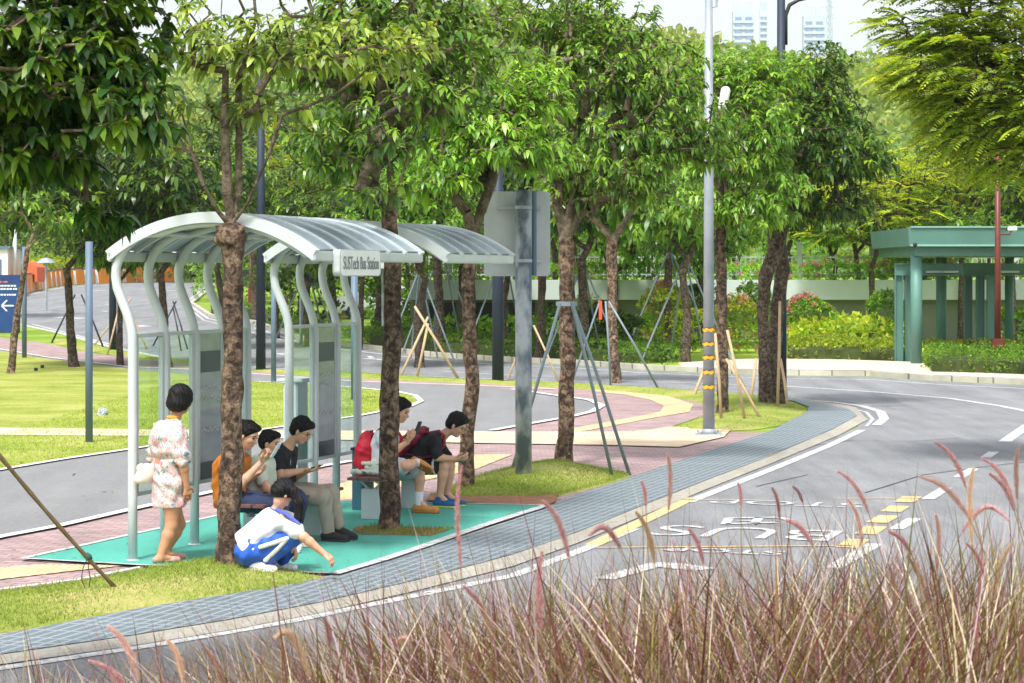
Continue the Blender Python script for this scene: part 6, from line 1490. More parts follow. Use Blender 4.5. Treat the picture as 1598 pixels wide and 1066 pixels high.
# ================= seated figures
def seated(label, u, v, head_px, neck_px, che_px, pel_px, sh_w, arms, legs, skin, shirt, pants, hair_kw=None, sc=1.0, look=None, sleeve_t=.5, hem=.02, shorts=None, glasses=False, belly=.0, face_tilt=-.5, shirt_g=.022, pants_g=.018, fold=.005, fwd=None, seed=1, shoulders=None):
    o = S(u, v); fr = Frame(o, fwd or (BX.x, BX.y)); J = fr.J; root = person(o, label)
    hc, nk, che, pel = J(*head_px), J(*neck_px), J(*che_px), J(*pel_px)
    if isinstance(sh_w, tuple): shL, shR = sh_w
    else: shL = che+fr.s*sh_w+(nk-che)*.5; shR = che-fr.s*sh_w+(nk-che)*.5
    if shoulders: shL = J(*shoulders[0]); shR = J(*shoulders[1])
    hpL = pel+fr.s*.085; hpR = pel-fr.s*.085
    b = SDF(); ax, sd, fw = torso(b, pel, che, nk, shL, shR, hpL, hpR, g=-.01*sc, belly=belly)
    nd = nrm(hc-nk); b.cap(nk-nd*.04, hc-nd*.02, .05*sc, .048*sc, .03)
    A = head(b, fr, hc, fr.f+fr.z*face_tilt+(fr.s*look if look else 0), sc)
    for (el_, wr_, hd, pn, cl_), sh, sdn in zip(arms, (shL, shR), (1, -1)):
        el = J(*el_); wr = J(*wr_); arm(b, sh, el, wr)
        hand(b, wr, fr.f*hd[0]+fr.s*hd[1]+fr.z*hd[2], fr.f*pn[0]+fr.s*pn[1]+fr.z*pn[2], sdn, cl_, .95*sc)
    L = []
    for (kn_, an_), hp, sdn in zip(legs, (hpL, hpR), (1, -1)):
        kn = J(*kn_); an = J(*an_); leg(b, hp, kn, an); L.append((hp, kn, an)); b.cap(an, an+fr.f*.06-fr.z*.045, .032, .03, .02)
    b.mesh('body', skin, root, .006)
    face_parts(root, A, sc, glasses); hair_short(root, A, sc, **(hair_kw or {}))
    c = SDF(); torso(c, pel+ax*hem, che, nk-nrm(nk-che)*.03, shL, shR, hpL+ax*hem*2, hpR+ax*hem*2, g=shirt_g-.012, belly=belly)
    for (el_, wr_, hd, pn, cl_), sh in zip(arms, (shL, shR)):
        el = J(*el_); sleeve(c, sh, el, sleeve_t, .012, .05)
    c.plane(nk+nd*.004, nd); c.plane(pel-ax*.075, -ax); sh_o = c.mesh('shirt', shirt, root, .006, fold=fold, seed=seed)
    p = SDF(); p.cap(hpL, hpR, .108, .108, .04); p.cap(hpL+ax*.05, hpR+ax*.05, .1, .1, .04)
    for hp, kn, an in L:
        if shorts: e = hp+(kn-hp)*shorts; p.chain([hp, e], [.098, .092], .03)
        else: p.chain([hp, kn], [.1, .082], .03); p.chain([kn, an+(kn-an)*.12], [.08, .058], .03)
    po = p.mesh('shorts' if shorts else 'trousers', pants, root, .006, fold=fold, seed=seed+9)
    return fr, root, A, L, (shL, shR, che, nk, pel, ax), sh_o, po
# orange shirt
fr, root, A, L, T_, sh_, po = seated('man in a rust orange shirt looking at a phone, half hidden by the pollarded trunk', 1.0, .65,
    (385, 680), (371, 710), (360, 730), (362, 778), .17, [((372, 762, .2), (400, 740, .12), (.9, -.3, .4), (-.3, -.4, .9), .7), ((374, 757, -.2), (407, 722, -.1), (.75, .1, .65), (-.5, .3, .8), .8)],
    [((437, 790, .12), (440, 842, .12)), ((436, 793, -.1), (438, 850, -.1))], M_skin, M_orange, M_navycl, sc=1.05, sleeve_t=.8, face_tilt=-.45, belly=-.03, hem=-.01, shirt_g=.036, hair_kw=dict(top=.0))
for hp, kn, an in L: 
    z0 = V3(an[0], an[1], .032); shoe(root, z0-fr.f*.06, z0+fr.f*.2, fr.z, 'shoe', M_shoew, M_solew, ankle=an-fr.z*.01)
phone('white phone held up by the man in the orange shirt', fr.J(430, 703, -.1), fr.f*.55+fr.z*.85, -fr.f*.85+fr.z*.5, M_shoew)
# boy
fr, root, A, L, T_, sh_, po = seated('boy in a pale green t-shirt and navy trousers sitting between the two phone users', 1.42, .65,
    (421, 692), (411, 714), (404, 735), (399, 782), .14, [((424, 762, .16), (448, 772, .08), (.8, -.3, -.3), (0, -.3, -.9), .5), ((416, 762, -.17), (437, 775, -.08), (.8, .3, -.3), (0, .3, -.9), .5)],
    [((462, 776, .1), (452, 840, .1)), ((466, 785, -.08), (458, 843, -.08))], M_skin, M_mint, M_navycl, sc=.93, sleeve_t=.62, face_tilt=-.2, hair_kw=dict(top=.0))
for hp, kn, an in L:
    z0 = V3(an[0], an[1], .032); shoe(root, z0-fr.f*.06, z0+fr.f*.19, fr.z, 'shoe', M_shoew, M_solew, ankle=an-fr.z*.01)
# black tee
fr, root, A, L, T_, sh_, po = seated('young man in a black t-shirt and grey trousers looking down at a flat phone', 1.95, .65,
    (470, 673), (449, 696), (437, 716), (441, 768), .165, [((450, 752, .19), (480, 734, .1), (1, -.2, .1), (0, 0, 1), .6), ((437, 741, -.2), (474, 734, -.08), (1, .15, -.02), (-.1, .1, 1), .65)],
    [((516, 770, .09), (530, 826, .06)), ((505, 777, -.1), (513, 836, -.08))], M_skin, M_blk, M_khaki, sc=1.0, sleeve_t=.6, face_tilt=-.6, glasses='thin glasses worn by the young man in black looking down at a flat phone', hair_kw=dict(top=.01))
z0 = V3(L[1][2][0], L[1][2][1], .032); shoe(root, z0-fr.f*.06-fr.s*.01, z0+fr.f*.22-fr.s*.03, fr.z, 'shoe', M_shoeb, M_soled, ankle=L[1][2]-fr.z*.01)
an = L[0][2]; shoe(root, an-fr.f*.07-fr.z*.05, an+fr.f*.18-fr.z*.1, fr.z+fr.f*.3, 'shoe', M_shoeb, M_soled, ankle=an-fr.z*.0)
phone('dark phone held flat by the young man in the black t-shirt', fr.J(492, 729, -.02), fr.f*.95+fr.z*.25, fr.z-fr.f*.2, M_dark)
cp = fr.J(456, 719, -.03); 
# chest print, following the cloth just in front of it
pc = T_[2]+fr.f*.135-T_[5]*.0-fr.s*.03
flat_text('chest_print', 'HHT', Vector(T_[2]+fr.f*.128-fr.s*.05-fr.z*.02), .15, .065, Vector(nrm(fr.z-fr.f*.05)), Vector(nrm(-fr.s*-1*1.0+fr.f*-.35)), .004, M_whitecl, kind=None, parent=sh_)
# red backpack boy
fr, root, A, L, T_, sh_, po = seated('boy in white t-shirt and tan shoes wearing a red backpack, one ankle over his knee', 4.45, .65,
    (624, 642), (609, 670), (600, 692), (598, 738), .165, [((614, 712, .2), (630, 690, .12), (.7, -.2, .7), (-.6, 0, .6), .7), ((613, 705, -.2), (636, 690, -.16), (.65, 0, .75), (-.7, .2, .5), .55)],
    [((655, 735, .1), (654, 782, .08)), ((632, 727, -.36), (652, 722, -.04))], M_skin, M_whitecl, M_greysh, sc=1.0, sleeve_t=.55, face_tilt=-.35, shorts=.86, hair_kw=dict(top=.015))
an = L[0][2]; z0 = V3(an[0], an[1], .032); shoe(root, z0-fr.f*.06, z0+fr.f*.23, fr.z, 'shoe', M_tan, M_gum, ankle=an-fr.z*.03)
s_ = SDF(); u_ = nrm(L[0][1]-an); s_.cap(an-u_*.03, an+u_*.1, .041, .046, .01); s_.plane(an+u_*.1, u_); s_.mesh('sock', M_sock, root, .006)
an = L[1][2]; shoe(root, an-fr.f*.07+fr.z*.01-fr.s*.03, an+fr.f*.17-fr.z*.1-fr.s*.03, fr.s*.75+fr.z*.6, 'shoe', M_tan, M_gum)
s_ = SDF(); u_ = nrm(L[1][1]-an); s_.cap(an-u_*.03, an+u_*.08, .041, .046, .01); s_.plane(an+u_*.08, u_); s_.mesh('sock', M_sock, root, .006)
phone('phone held upright by the boy with the red backpack', fr.J(652, 668, -.08), fr.z*.85+fr.f*.35, -fr.f*.9+fr.z*.35+fr.s*.2, M_dark)
def backpack(label, root_c, T_, fr, m, sz, off, tilt=0, tone=M_navy):
    shL, shR, che, nk, pel, ax = T_; bk = np.cross(ax, nrm(shL-shR)); bk = bk if np.dot(bk, fr.f) < 0 else -bk
    c = (che+pel)*.5+ax*off+bk*(.1+sz[2]*.5); r = empty('backpack', Vector(c), label, 'backpack'); s = fr.s
    q = SDF(); w_, h_, d_ = sz
    for a_ in (-1, 1): q.chain([c-ax*h_*.42+s*a_*w_*.32, c+ax*h_*.1+s*a_*w_*.34, c+ax*h_*.4+s*a_*w_*.25], [d_*.5, d_*.52, d_*.38], .06)
    q.cap(c-ax*h_*.38, c+ax*h_*.4, d_*.5, d_*.4, .06)
    q.mesh('bag', m, r, .008, fold=.006, seed=7)
    q = SDF(); q.cap(c-ax*h_*.22-s*w_*.2+bk*d_*.45, c-ax*h_*.22+s*w_*.2+bk*d_*.45, .06, .06, .03); q.cap(c-ax*h_*.05-s*w_*.18+bk*d_*.42, c-ax*h_*.05+s*w_*.18+bk*d_*.42, .05, .05, .04); q.mesh('front_pocket', m, r, .008, fold=.004)
    mb = MB(); t = c+ax*h_*.52-bk*d_*.2; mb.tube([Vector(t-s*.035-ax*.03), Vector(t-s*.03+ax*.03), Vector(t+s*.03+ax*.03), Vector(t+s*.035-ax*.03)], .008, 6); mb.build('handle', tone, r, smooth=True)
    for a_, sh in ((1, shL), (-1, shR)):
        k = sh*.55+nk*.45; fwv = -bk
        mb = MB(); mb.tube([Vector(c+ax*h_*.42+s*a_*.07-bk*d_*.3), Vector(k+ax*.055+bk*.05), Vector(k+ax*.062+fwv*.03), Vector(k-ax*.03+fwv*.105), Vector(k-ax*.16+fwv*.112+s*a_*.03), Vector(k-ax*.26+fwv*.05+s*a_*.08), Vector(c-ax*h_*.35+s*a_*w_*.45-bk*d_*.3)], [.016, .017, .018, .017, .014, .009, .008], 6); mb.build('strap', m if a_ > 0 else tone, r, smooth=True)
    return r
backpack('bright red backpack on the back of the boy with tan shoes', None, T_, fr, M_red, (.29, .42, .17), .03)
# burgundy backpack boy, bent forward
fr, root, A, L, T_, sh_, po = seated('boy in a black t-shirt and blue sneakers bent forward under a burgundy backpack', 5.22, .62,
    (712, 664), (692, 679), (668, 696), (637, 727), .165, [((700, 716, .19), (716, 718, .1), (1, -.3, .15), (-.2, -.6, .7), .7), ((682, 714, -.2), (711, 716, -.08), (1, .2, .1), (-.2, .6, .7), .7)],
    [((702, 728, .1), (698, 771, .1)), ((693, 727, -.1), (686, 774, -.1))], M_skin, M_blk, M_blk, sc=1.03, sleeve_t=.8, face_tilt=-.62, shorts=.75, glasses='dark glasses worn by the boy bent forward under the burgundy backpack', hair_kw=dict(top=.01, fringe=.035), hem=-.01, shoulders=((680, 686, .17), (678, 687, -.18)))
for hp, kn, an in L:
    z0 = V3(an[0], an[1], .032); shoe(root, z0-fr.f*.06, z0+fr.f*.22, fr.z, 'shoe', M_sneak, M_yel, ankle=an-fr.z*.02)
    u_ = nrm(kn-hp); e = hp+(kn-hp)*.78; s_ = SDF(); s_.cap(e-u_*.03, e+u_*.01, .095, .094, .01); s_.plane(e+u_*.012, u_); s_.plane(e-u_*.012, -u_); s_.mesh('trim', M_whitecl, po, .006)
phone('phone held low by the boy bent forward at the far end of the bench', fr.J(727, 714, 0), fr.f*.8+fr.z*.6, -fr.f*.6+fr.z*.8, M_dark)
backpack('burgundy backpack lying on the bent back of the boy with blue sneakers', None, T_, fr, M_burg, (.28, .38, .13), .07, tone=M_burg)
# pale jacket and umbrella on the bench end
jc = S(3.95, .7, .47); o_ = empty('jacket', jc, 'crumpled pale grey jacket lying on the near end of the farther bench', 'jacket'); q = SDF(); rn = random.Random(8); jn = V3(*jc)
for k in range(14): 
    a = V3(*(AX*rn.uniform(-.22, .22)+BX*rn.uniform(-.17, .17)+Vector((0, 0, rn.uniform(.02, .07))))); q.cap(jn+a, jn+a+V3(*(AX*rn.uniform(-.1, .1)+BX*rn.uniform(-.12, .12))), .022, .018, .025)
q.plane(jn+V3(0, 0, .002), V3(0, 0, -1)); q.mesh('cloth', mat('pale_grey_green_cloth', srgb(196, 204, 196), .85, .1, 16), o_, .006, fold=.01, seed=12)
q = SDF(); a = jn+V3(*(AX*.02-BX*.1+Vector((0, 0, .115)))); q.cap(a, a+V3(*(BX*.2)), .022, .026, .01); q.mesh('rolled_sleeve', M_mint, o_, .005, fold=.003)
# ================= crouching girl
go = G(412, 896); go.z = .06
fr = Frame(go, (.985, -.17)); J = fr.J
root = person(go, 'schoolgirl with black ponytail in white shirt and blue tracksuit trousers, crouching and reaching down')
pel = J(386, 858); che = J(425, 822); nk = J(432, 797); hc = J(441, 772); shL = J(446, 812, .16); shR = J(440, 813, -.15); hpL = J(388, 862, .085); hpR = J(388, 862, -.085)
b = SDF(); torso(b, pel, che, nk, shL, shR, hpL, hpR, g=-.012); b.cap(nk, hc, .044, .044, .03); A = head(b, fr, hc, fr.f*.5-fr.z*.95+fr.s*.5, .95)
kR = J(455, 838, -.13); aR = J(408, 882, -.1); kL = J(457, 836, .12); aL = J(438, 880, .12); leg(b, hpR, kR, aR); leg(b, hpL, kL, aL)
eR = J(474, 838, -.2); wR = J(504, 863, -.16); arm(b, shR, eR, wR); hand(b, wR, fr.f*.75-fr.z*.55, -fr.z*.5-fr.f*.6+fr.s*.3, -1, .75, .93)
eL = J(470, 838, .15); wL = J(458, 850, .12); arm(b, shL, eL, wL); hand(b, wL, fr.f*.3-fr.z*.8-fr.s*.2, -fr.f, 1, .6, .93)
b.mesh('body', M_skin, root, .006); face_parts(root, A, .95)
c = SDF(); ax, sd, fw = torso(c, pel+(che-pel)*.1, che, nk-nrm(nk-che)*.03, shL, shR, hpL+(che-pel)*.1, hpR+(che-pel)*.1, g=.014, belly=.01)
c.cap(pel+ax*.04+V3(0, 0, .03)-fr.f*.02, che-fr.f*.03+fr.z*.02, .13, .12, .05)
for sh, el in ((shR, eR), (shL, eL)): sleeve(c, sh, el, .62, .02)
c.plane(nk+nrm(hc-nk)*.0, nrm(hc-nk)); c.plane(pel+ax*.01, -ax); so = c.mesh('shirt', M_whitecl, root, .006, fold=.006, seed=5)
nd = nrm(hc-nk); q = SDF(); q.cap(nk-nd*.03, nk+nd*.012, .072, .056, .01); q.plane(nk+nd*.014, nd); q.plane(nk-nd*.04, -nd); q.mesh('collar', M_bluec, so, .005)
u_ = nrm(eR-shR); up_ = nrm(fr.z-u_*np.dot(fr.z, u_)); mb = MB(); w0 = nk-nd*.03-fr.s*.05+up_*.05; mb2 = [w0, shR+up_*.074-fr.s*.02, shR+u_*.08+up_*.075-fr.s*.02, shR+(eR-shR)*.62+up_*.072-fr.s*.02]
q = SDF(); q.chain(mb2, [.016]*4, .01); q.mesh('shoulder_stripe', M_bluec, so, .006)
q = SDF(); q.cap(hpL, hpR, .115, .115, .04); q.cap(hpL+ax*.04, hpR+ax*.04, .11, .11, .04)
for hp, kn, an in ((hpL, kL, aL), (hpR, kR, aR)): q.chain([hp, kn], [.105, .08], .03); q.chain([kn, an+(kn-an)*.2], [.078, .066], .03)
po = q.mesh('trousers', M_blue, root, .006, fold=.006, seed=3)
out_ = -fr.s; q = SDF(); q.chain([hpR+(kR-hpR)*.35+out_*.1+fr.z*.01, hpR+(kR-hpR)*.65+out_*.094+fr.z*.005, kR+out_*.08-fr.f*.012, kR+(aR-kR)*.4+out_*.072, kR+(aR-kR)*.8+out_*.064], [.019, .019, .019, .019, .018], .004); q.mesh('side_stripe', M_whitecl, po, .005)
shoe(root, aR-fr.f*.1-fr.z*.04, aR+fr.f*.15-fr.z*.06-fr.s*.05, fr.z, 'shoe', M_shoew, M_solew); shoe(root, aL-fr.f*.09-fr.z*.05, aL+fr.f*.15-fr.z*.065, fr.z, 'shoe', M_shoew, M_soled, ankle=aL-fr.z*.02)
q = SDF(); P = A[3]; R = A[4]; q.ell(P(-.02, 0, .038), V3(.11, .09, .1), R, .02); q.ell(P(-.055, 0, -.01), V3(.066, .08, .07), R, .02)
q.plane(P(.066, 0, .05), A[0]*.9-A[2]*.7); q.plane(P(.03, 0, -.03), A[0]*1.2-A[2]*.6)
tb = J(458, 772, -.03); q.mesh('hair', M_hair, root, .006, disp=lambda X, Y, Z: .003*np.sin(X*150+Y*130+2*np.sin(Z*25)))
q = SDF(); q.chain([J(441, 757, -.02), J(458, 766, -.05), J(467, 785, -.06), J(466, 808, -.07), J(458, 828, -.08), J(466, 846, -.08)], [.03, .038, .042, .034, .02, .006], .02); q.chain([J(455, 770, -.03), J(468, 795, -.04), J(470, 822, -.06)], [.03, .024, .006], .02)
q.mesh('ponytail', M_hair, root, .006, disp=lambda X, Y, Z: .004*np.sin(X*170+Y*120+2*np.sin(Z*20)))
q = SDF(); q.ell(J(452, 761, -.04), V3(.02, .02, .03), None, .01); q.mesh('hair_tie', M_navycl, root, .005)
# ---------------------------------------------------------------- lawn grass tufts, fallen leaves
def blades(name, P, L, Wd, cols, lean, mtl=M_blade, kind='stuff', seg=3):
    n = len(P); az_ = rng.uniform(0, 6.28, n); ln = lean
    D = np.stack([np.cos(az_)*ln, np.sin(az_)*ln, np.ones(n)], 1); D /= np.linalg.norm(D, axis=1, keepdims=True)
    wa = rng.uniform(0, 3.14, n); Sd = np.stack([np.cos(wa), np.sin(wa)*.6, np.zeros(n)], 1)
    V = np.empty((n, 2*seg+1, 3), dtype=np.float32); bend = rng.uniform(.05, .75, n)[:, None]*np.array([1, 1, 0])
    H2 = np.stack([np.cos(az_), np.sin(az_), np.zeros(n)], 1)
    for j in range(seg+1):
        t = j/seg; c = P+D*(L*t)[:, None]+H2*(L*t*t)[:, None]*bend-np.array([0, 0, 1])*(L*t*t)[:, None]*bend[:, :1]*.45
        w_ = (Wd*(1-t**1.5*.85))[:, None]*.5
        if j < seg: V[:, 2*j] = c-Sd*w_; V[:, 2*j+1] = c+Sd*w_
        else: V[:, 2*seg] = c
    i = np.arange(n)[:, None]*(2*seg+1)
    q = np.concatenate([i+np.array([[2*j, 2*j+1, 2*j+3, 2*j+2]]) for j in range(seg-1)]); t = i+np.array([[2*seg-2, 2*seg-1, 2*seg]])
    g_ = np.repeat(cols, 2*seg+1, axis=0)
    o = np_mesh(name, V.reshape(-1, 3), q, mtl, None, False, g_, tris=t); tag(o, kind=kind); return o
Pts = []
for (poly, hh), dn in zip(MOUNDS, (2600, 2600, 420, 160)):
    x0 = min(p[0] for p in poly); x1 = max(p[0] for p in poly); y0 = min(p[1] for p in poly); y1 = max(p[1] for p in poly)
    n = int((x1-x0)*(y1-y0)*dn); n = min(n, 60000)
    xs_ = rng.uniform(x0, x1, n); ys_ = rng.uniform(y0, y1, n)
    patch = np.sin(xs_*2.1+1)*np.sin(ys_*1.7)+rng.normal(0, .35, n)
    for x, y, pc in zip(xs_, ys_, patch):
        if pc > -.45 and abs(x) < y*.23 and inside(x, y, poly):
            Pts.append((x, y, h(x, y)+hh(x, y)-.005))
P = np.array(Pts); n = len(P)
cc = np.array(srgb(112, 138, 48))[None]*(1-rng.random((n, 1))*.4)+np.array(srgb(196, 196, 104))[None]*rng.random((n, 1))*.35
blades('mound_grass', P, rng.uniform(.02, .055, n), np.full(n, .006), cc, rng.uniform(.1, .9, n), seg=2)
# tufts in the soil pit, and along the lawn's front edge
n = 900; c = G(625, 834); uu = rng.uniform(-.45, .45, n); vv = rng.uniform(-.42, .42, n)
P = np.stack([c.x+uu*BX.x*1.0+vv*AX.x, c.y+uu*BX.y+vv*AX.y*.9, np.full(n, .035)], 1)
cc = np.array(srgb(112, 140, 48))[None]*rng.uniform(.6, 1.2, (n, 1)); blades('pit_grass', P, rng.uniform(.02, .07, n), np.full(n, .006), cc, rng.uniform(.1, .8, n), seg=2)
lp = [G(*p) for p in lawn]; lpoly = [(p.x, p.y) for p in lp]; n = 50000
xs_ = rng.uniform(-8, 0, n); ys_ = rng.uniform(30, 55, n); m_ = np.array([abs(x) < y*.23 and inside(x, y, lpoly) for x, y in zip(xs_, ys_)]); xs_ = xs_[m_]; ys_ = ys_[m_]; n = len(xs_)
P = np.stack([xs_, ys_, np.full(n, .02)], 1); cc = np.array(srgb(150, 172, 60))[None]*rng.uniform(.7, 1.2, (n, 1)); blades('lawn_grass', P, rng.uniform(.02, .05, n), np.full(n, .012), cc, rng.uniform(.1, .9, n), seg=2)
# ---------------------------------------------------------------- the purple fountain grass in front, on its raised bed
def bedz(x, y): return .62-.02*abs(y-7.6)**1.5+.05*math.sin(x*2)
V = []; Fc = []; nx, ny = 40, 14
for j in range(ny):
    for i in range(nx):
        x = -3.2+6.8*i/(nx-1); y = 4.6+5.6*j/(ny-1); e = min(1, min(x+3.2, 3.6-x)/.8, min(y-4.6, 10.2-y)/.8); V.append((x, y, bedz(x, y)*max(0, e)**.6))
for j in range(ny-1):
    for i in range(nx-1): a = j*nx+i; Fc.append([a, a+1, a+nx+1, a+nx])
tag(mesh_obj('planting_bed', V, Fc, M_soil, smooth=True), kind='structure')
PB = []; LB = []; CB = []
pur = [srgb(110, 62, 60), srgb(152, 114, 120), srgb(80, 50, 38), srgb(196, 170, 176), srgb(92, 92, 42), srgb(142, 134, 70), srgb(224, 208, 176), srgb(122, 92, 62)]
pw = np.array([.2, .1, .19, .07, .18, .11, .07, .08])
def clump(x, y, n, ht):
    a = rng.uniform(0, 6.28, n); r = rng.uniform(0, .12, n); z = bedz(x, y)
    PB.append(np.stack([x+r*np.cos(a), y+r*np.sin(a), np.full(n, z)], 1)); LB.append(ht*rng.uniform(.6, 1.08, n)); CB.append(np.array(pur)[rng.choice(8, n, p=pw/pw.sum())]*rng.uniform(.75, 1.25, (n, 1)))
rn = random.Random(21)
env = [(-60, 1020, .3), (150, 1005, .3), (300, 985, .4), (450, 950, .5), (600, 915, .75), (750, 890, .9), (900, 868, 1), (1100, 850, 1), (1300, 834, 1), (1450, 822, 1), (1700, 815, 1)]
def env_at(px):
    for a, b in zip(env, env[1:]):
        if px <= b[0]: t = (px-a[0])/(b[0]-a[0]); t = max(0, t); return a[1]*(1-t)+b[1]*t, a[2]*(1-t)+b[2]*t
    return env[-1][1:]
for k in range(680):
    y = rn.uniform(5.6, 9.0); px = rn.uniform(-40, 1660); x = (px-CX)/F*y; et, dn = env_at(px)
    if rn.random() > dn: continue
    ztop = H-(et+rn.uniform(-22, 50)-HY)/F*y; L_ = (ztop-bedz(x, y))*1.12
    clump(x, y, rn.randint(26, 46), L_)
PB = np.concatenate(PB); LB = np.concatenate(LB); CB = np.concatenate(CB)
blades('fountain_grass', PB, LB, np.where(rng.random(len(PB)) < .22, rng.uniform(.009, .014, len(PB)), rng.uniform(.0035, .009, len(PB))), CB, rng.uniform(.02, .5, len(PB)), seg=6)
# thin straight shoots standing above the mass
n = 420; pxs = rng.uniform(180, 1600, n); ys_ = rng.uniform(5.8, 8.6, n); xs_ = (pxs-CX)/F*ys_
zb_ = np.array([bedz(a, b) for a, b in zip(xs_, ys_)]); et = np.array([env_at(p)[0] for p in pxs])-rng.uniform(0, 85, n)*np.clip(pxs/900, .55, 1)
zt = H-(et-HY)/F*ys_
blades('fountain_grass_shoots', np.stack([xs_, ys_, zb_], 1), (zt-zb_)*1.03, np.full(n, .0034), np.array([srgb(98, 62, 52), srgb(128, 118, 70), srgb(90, 82, 48)])[rng.integers(0, 3, n)], rng.uniform(0, .12, n), seg=5)
plumes = [(1460, 690, 1508, 762, 'p', 8), (1308, 736, 1356, 802, 'p', 6), (1042, 710, 1043, 798, 'q', 9), (1001, 752, 1008, 792, 'p', 5), (1152, 755, 1156, 792, 'p', 4), (1205, 762, 1217, 812, 'p', 5), (1238, 760, 1253, 786, 'p', 4), (1324, 780, 1346, 850, 'q', 6),
  (848, 782, 888, 872, 'p', 11), (993, 800, 1022, 882, 't', 10), (1228, 812, 1266, 848, 'p', 8), (1075, 826, 1098, 884, 'p', 7), (1590, 698, 1588, 782, 'q', 8), (1519, 732, 1517, 850, 't', 9), (1436, 744, 1512, 808, 'q', 10), (1534, 716, 1582, 782, 'p', 8), (1388, 830, 1424, 868, 'p', 7), (1416, 868, 1450, 972, 'p', 10), (1461, 805, 1462, 895, 'q', 8),
  (1581, 846, 1550, 940, 't', 9), (800, 948, 822, 1012, 'p', 13), (846, 862, 845, 985, 'p', 10), (927, 944, 966, 1046, 'p', 11), (1070, 926, 1022, 1046, 't', 13), (1133, 968, 1094, 1060, 't', 10), (1145, 984, 1158, 1075, 't', 10), (1168, 960, 1172, 1078, 'q', 8), (1232, 988, 1252, 1078, 'p', 10), (1274, 996, 1276, 1075, 'p', 9), (1314, 957, 1372, 1022, 'p', 12), (968, 1036, 1040, 1085, 'q', 11),
  (721, 728, 719, 885, 'p', 8), (170, 978, 216, 1062, 'q', 12), (262, 1000, 288, 1075, 't', 11), (140, 1032, 204, 1085, 'p', 10), (506, 965, 514, 1020, 'p', 8), (724, 915, 772, 1010, 'p', 11), (318, 1010, 352, 1085, 'q', 10), (1508, 848, 1538, 905, 'p', 7), (1545, 740, 1584, 800, 'p', 7), (1474, 900, 1500, 985, 'p', 9), (690, 985, 706, 1070, 'q', 9), (1386, 880, 1396, 960, 'q', 7), (900, 1000, 912, 1078, 'p', 8)]
arch = [(920, 834, 970, 858, 'p', 10), (430, 994, 484, 1060, 't', 16), (640, 1000, 600, 1060, 'q', 8), (1576, 812, 1500, 832, 'p', 8)]
PC = {'p': (srgb(206, 150, 162), 'pink'), 'q': (srgb(218, 182, 174), 'dusky pink'), 't': (srgb(226, 200, 160), 'straw coloured')}
PLB = {'p': 'pink feathery seed head rising from the purple grass', 'q': 'dusky pink feathery seed head rising from the purple grass', 't': 'straw coloured feathery seed head rising from the purple grass'}
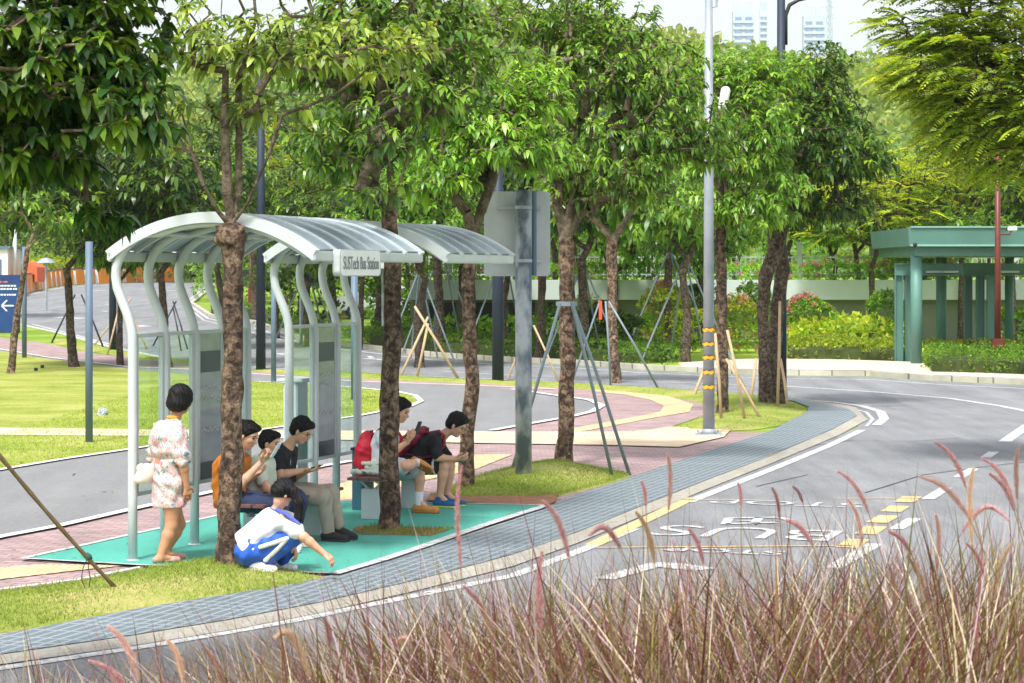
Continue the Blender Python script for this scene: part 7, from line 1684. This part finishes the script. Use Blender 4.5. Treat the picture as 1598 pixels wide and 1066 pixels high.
for idx, (x0, y0, x1, y1, cl_, wpx) in enumerate(plumes+arch):
    Y = random.Random(idx).uniform(6.0, 7.6); A = W(x0, y0, Y); B = W(x1, y1, Y); d = A-B; L_ = d.length; isa = idx >= len(plumes)
    side = Vector((-1 if x0 < x1 else 1, 0, 0)); up = Vector((0, 0, 1))
    K = 16; C_ = []
    for k in range(K+1):
        t = k/K
        if isa: p = B.lerp(A, t)+up*L_*.42*math.sin(math.pi*min(1, t*1.02))*(.9)
        else: p = B.lerp(A, t)+(up*.12-side*.04)*L_*math.sin(math.pi*t)
        C_.append(p)
    x_b = B.x+.1*(-side.x); base = Vector((x_b, Y+random.uniform(-.1, .1), bedz(x_b, Y)-.02))
    root = empty('grass_plume', base, PLB[cl_], 'seed head', {'p': 'pink seed heads of the purple grass', 'q': 'dusky pink seed heads of the purple grass', 't': 'straw coloured seed heads of the purple grass'}[cl_])
    t0 = (C_[1]-C_[0]).normalized(); mb = MB(); mid = C_[0]-t0*(C_[0]-base).length*.45
    st = [base.lerp(mid, k/4)*(1-k/4)+mid.lerp(C_[0], k/4)*(k/4) for k in range(5)]
    mb.tube(st, .0014, 5); mb.build('stem', mat('stem_brown', srgb(126, 104, 70), .7, .2), root)
    col = np.array(PC[cl_][0]); r0_ = wpx*1.35/2/F*Y
    n = 2000; tt = rng.random(n); seg = np.clip((tt*K).astype(int), 0, K-1); fr_ = tt*K-seg; CA = np.array([tuple(p) for p in C_])
    Pp = CA[seg]*(1-fr_[:, None])+CA[seg+1]*fr_[:, None]; Tn = CA[seg+1]-CA[seg]; Tn /= np.linalg.norm(Tn, axis=1, keepdims=True)
    prof_ = r0_*(.3+.7*np.minimum(1, tt*5))*(1.02-tt)**.5
    Rn = unit(n); Rn -= Tn*np.sum(Rn*Tn, axis=1, keepdims=True); Rn /= np.linalg.norm(Rn, axis=1, keepdims=True)
    D = Tn*1.1+Rn*.7; Ls = prof_*rng.uniform(.8, 2.4, n)+.004; core = rng.random(n) < .25
    cs = col*rng.uniform(.7, 1.25, (n, 1)); cs = np.where((rng.random(n) < .35)[:, None], np.array(srgb(236, 214, 204)), cs)
    V, q, t, C = leaves(Pp, D, Rn+unit(n)*.3, Ls, np.where(core, .0014, .0007)*np.ones(n), np.zeros((n, 1)), cs)
    np_mesh('seed_head', V, q, M_blade, root, False, C, tris=t)
    mb = MB(); mb.tube(C_, [r0_*.14*(1.05-k/K) for k in range(K+1)], 6); mb.build('spike', mat('spike_'+cl_, tuple(col*.8), .8, .2, 200), root)
# fallen leaves on the paving and grass
n = 260; V_ = []; xs_ = []; ys_ = []
for k in range(n):
    g = G(rn.uniform(0, 1250), rn.uniform(600, 950)); xs_.append(g.x); ys_.append(g.y)
P = np.stack([xs_, ys_, np.full(n, .05)], 1); D = unit(n); D[:, 2] *= .15
V, q, t, C = leaves(P, D, np.array([0, 0, 1.])+unit(n)*.3, np.full(n, .07)*rng.uniform(.5, 1, n), np.full(n, .03), np.zeros((n, 1)), np.array([srgb(140, 110, 60), srgb(176, 160, 80), srgb(96, 76, 50)])[rng.integers(0, 3, n)])
tag(np_mesh('fallen_leaves', V, q, M_blade, None, False, C, tris=t), kind='stuff')
# ---------------------------------------------------------------- the hazy air
mb = MB(); mb.box((0, 840, 190), (2600, 0, 0), (0, 1760, 0), (0, 0, 400))
hz = mb.build('haze', bpy.data.materials.new('air'), None); tag(hz, kind='stuff')
m = hz.data.materials[0]; m.use_nodes = True; n = m.node_tree.nodes; n.remove(n['Principled BSDF'])
pv = n.new('ShaderNodeVolumePrincipled'); pv.inputs['Color'].default_value = (.93, .96, 1, 1); pv.inputs['Density'].default_value = .00016; pv.inputs['Anisotropy'].default_value = .2
m.node_tree.links.new(pv.outputs[0], n['Material Output'].inputs['Volume'])
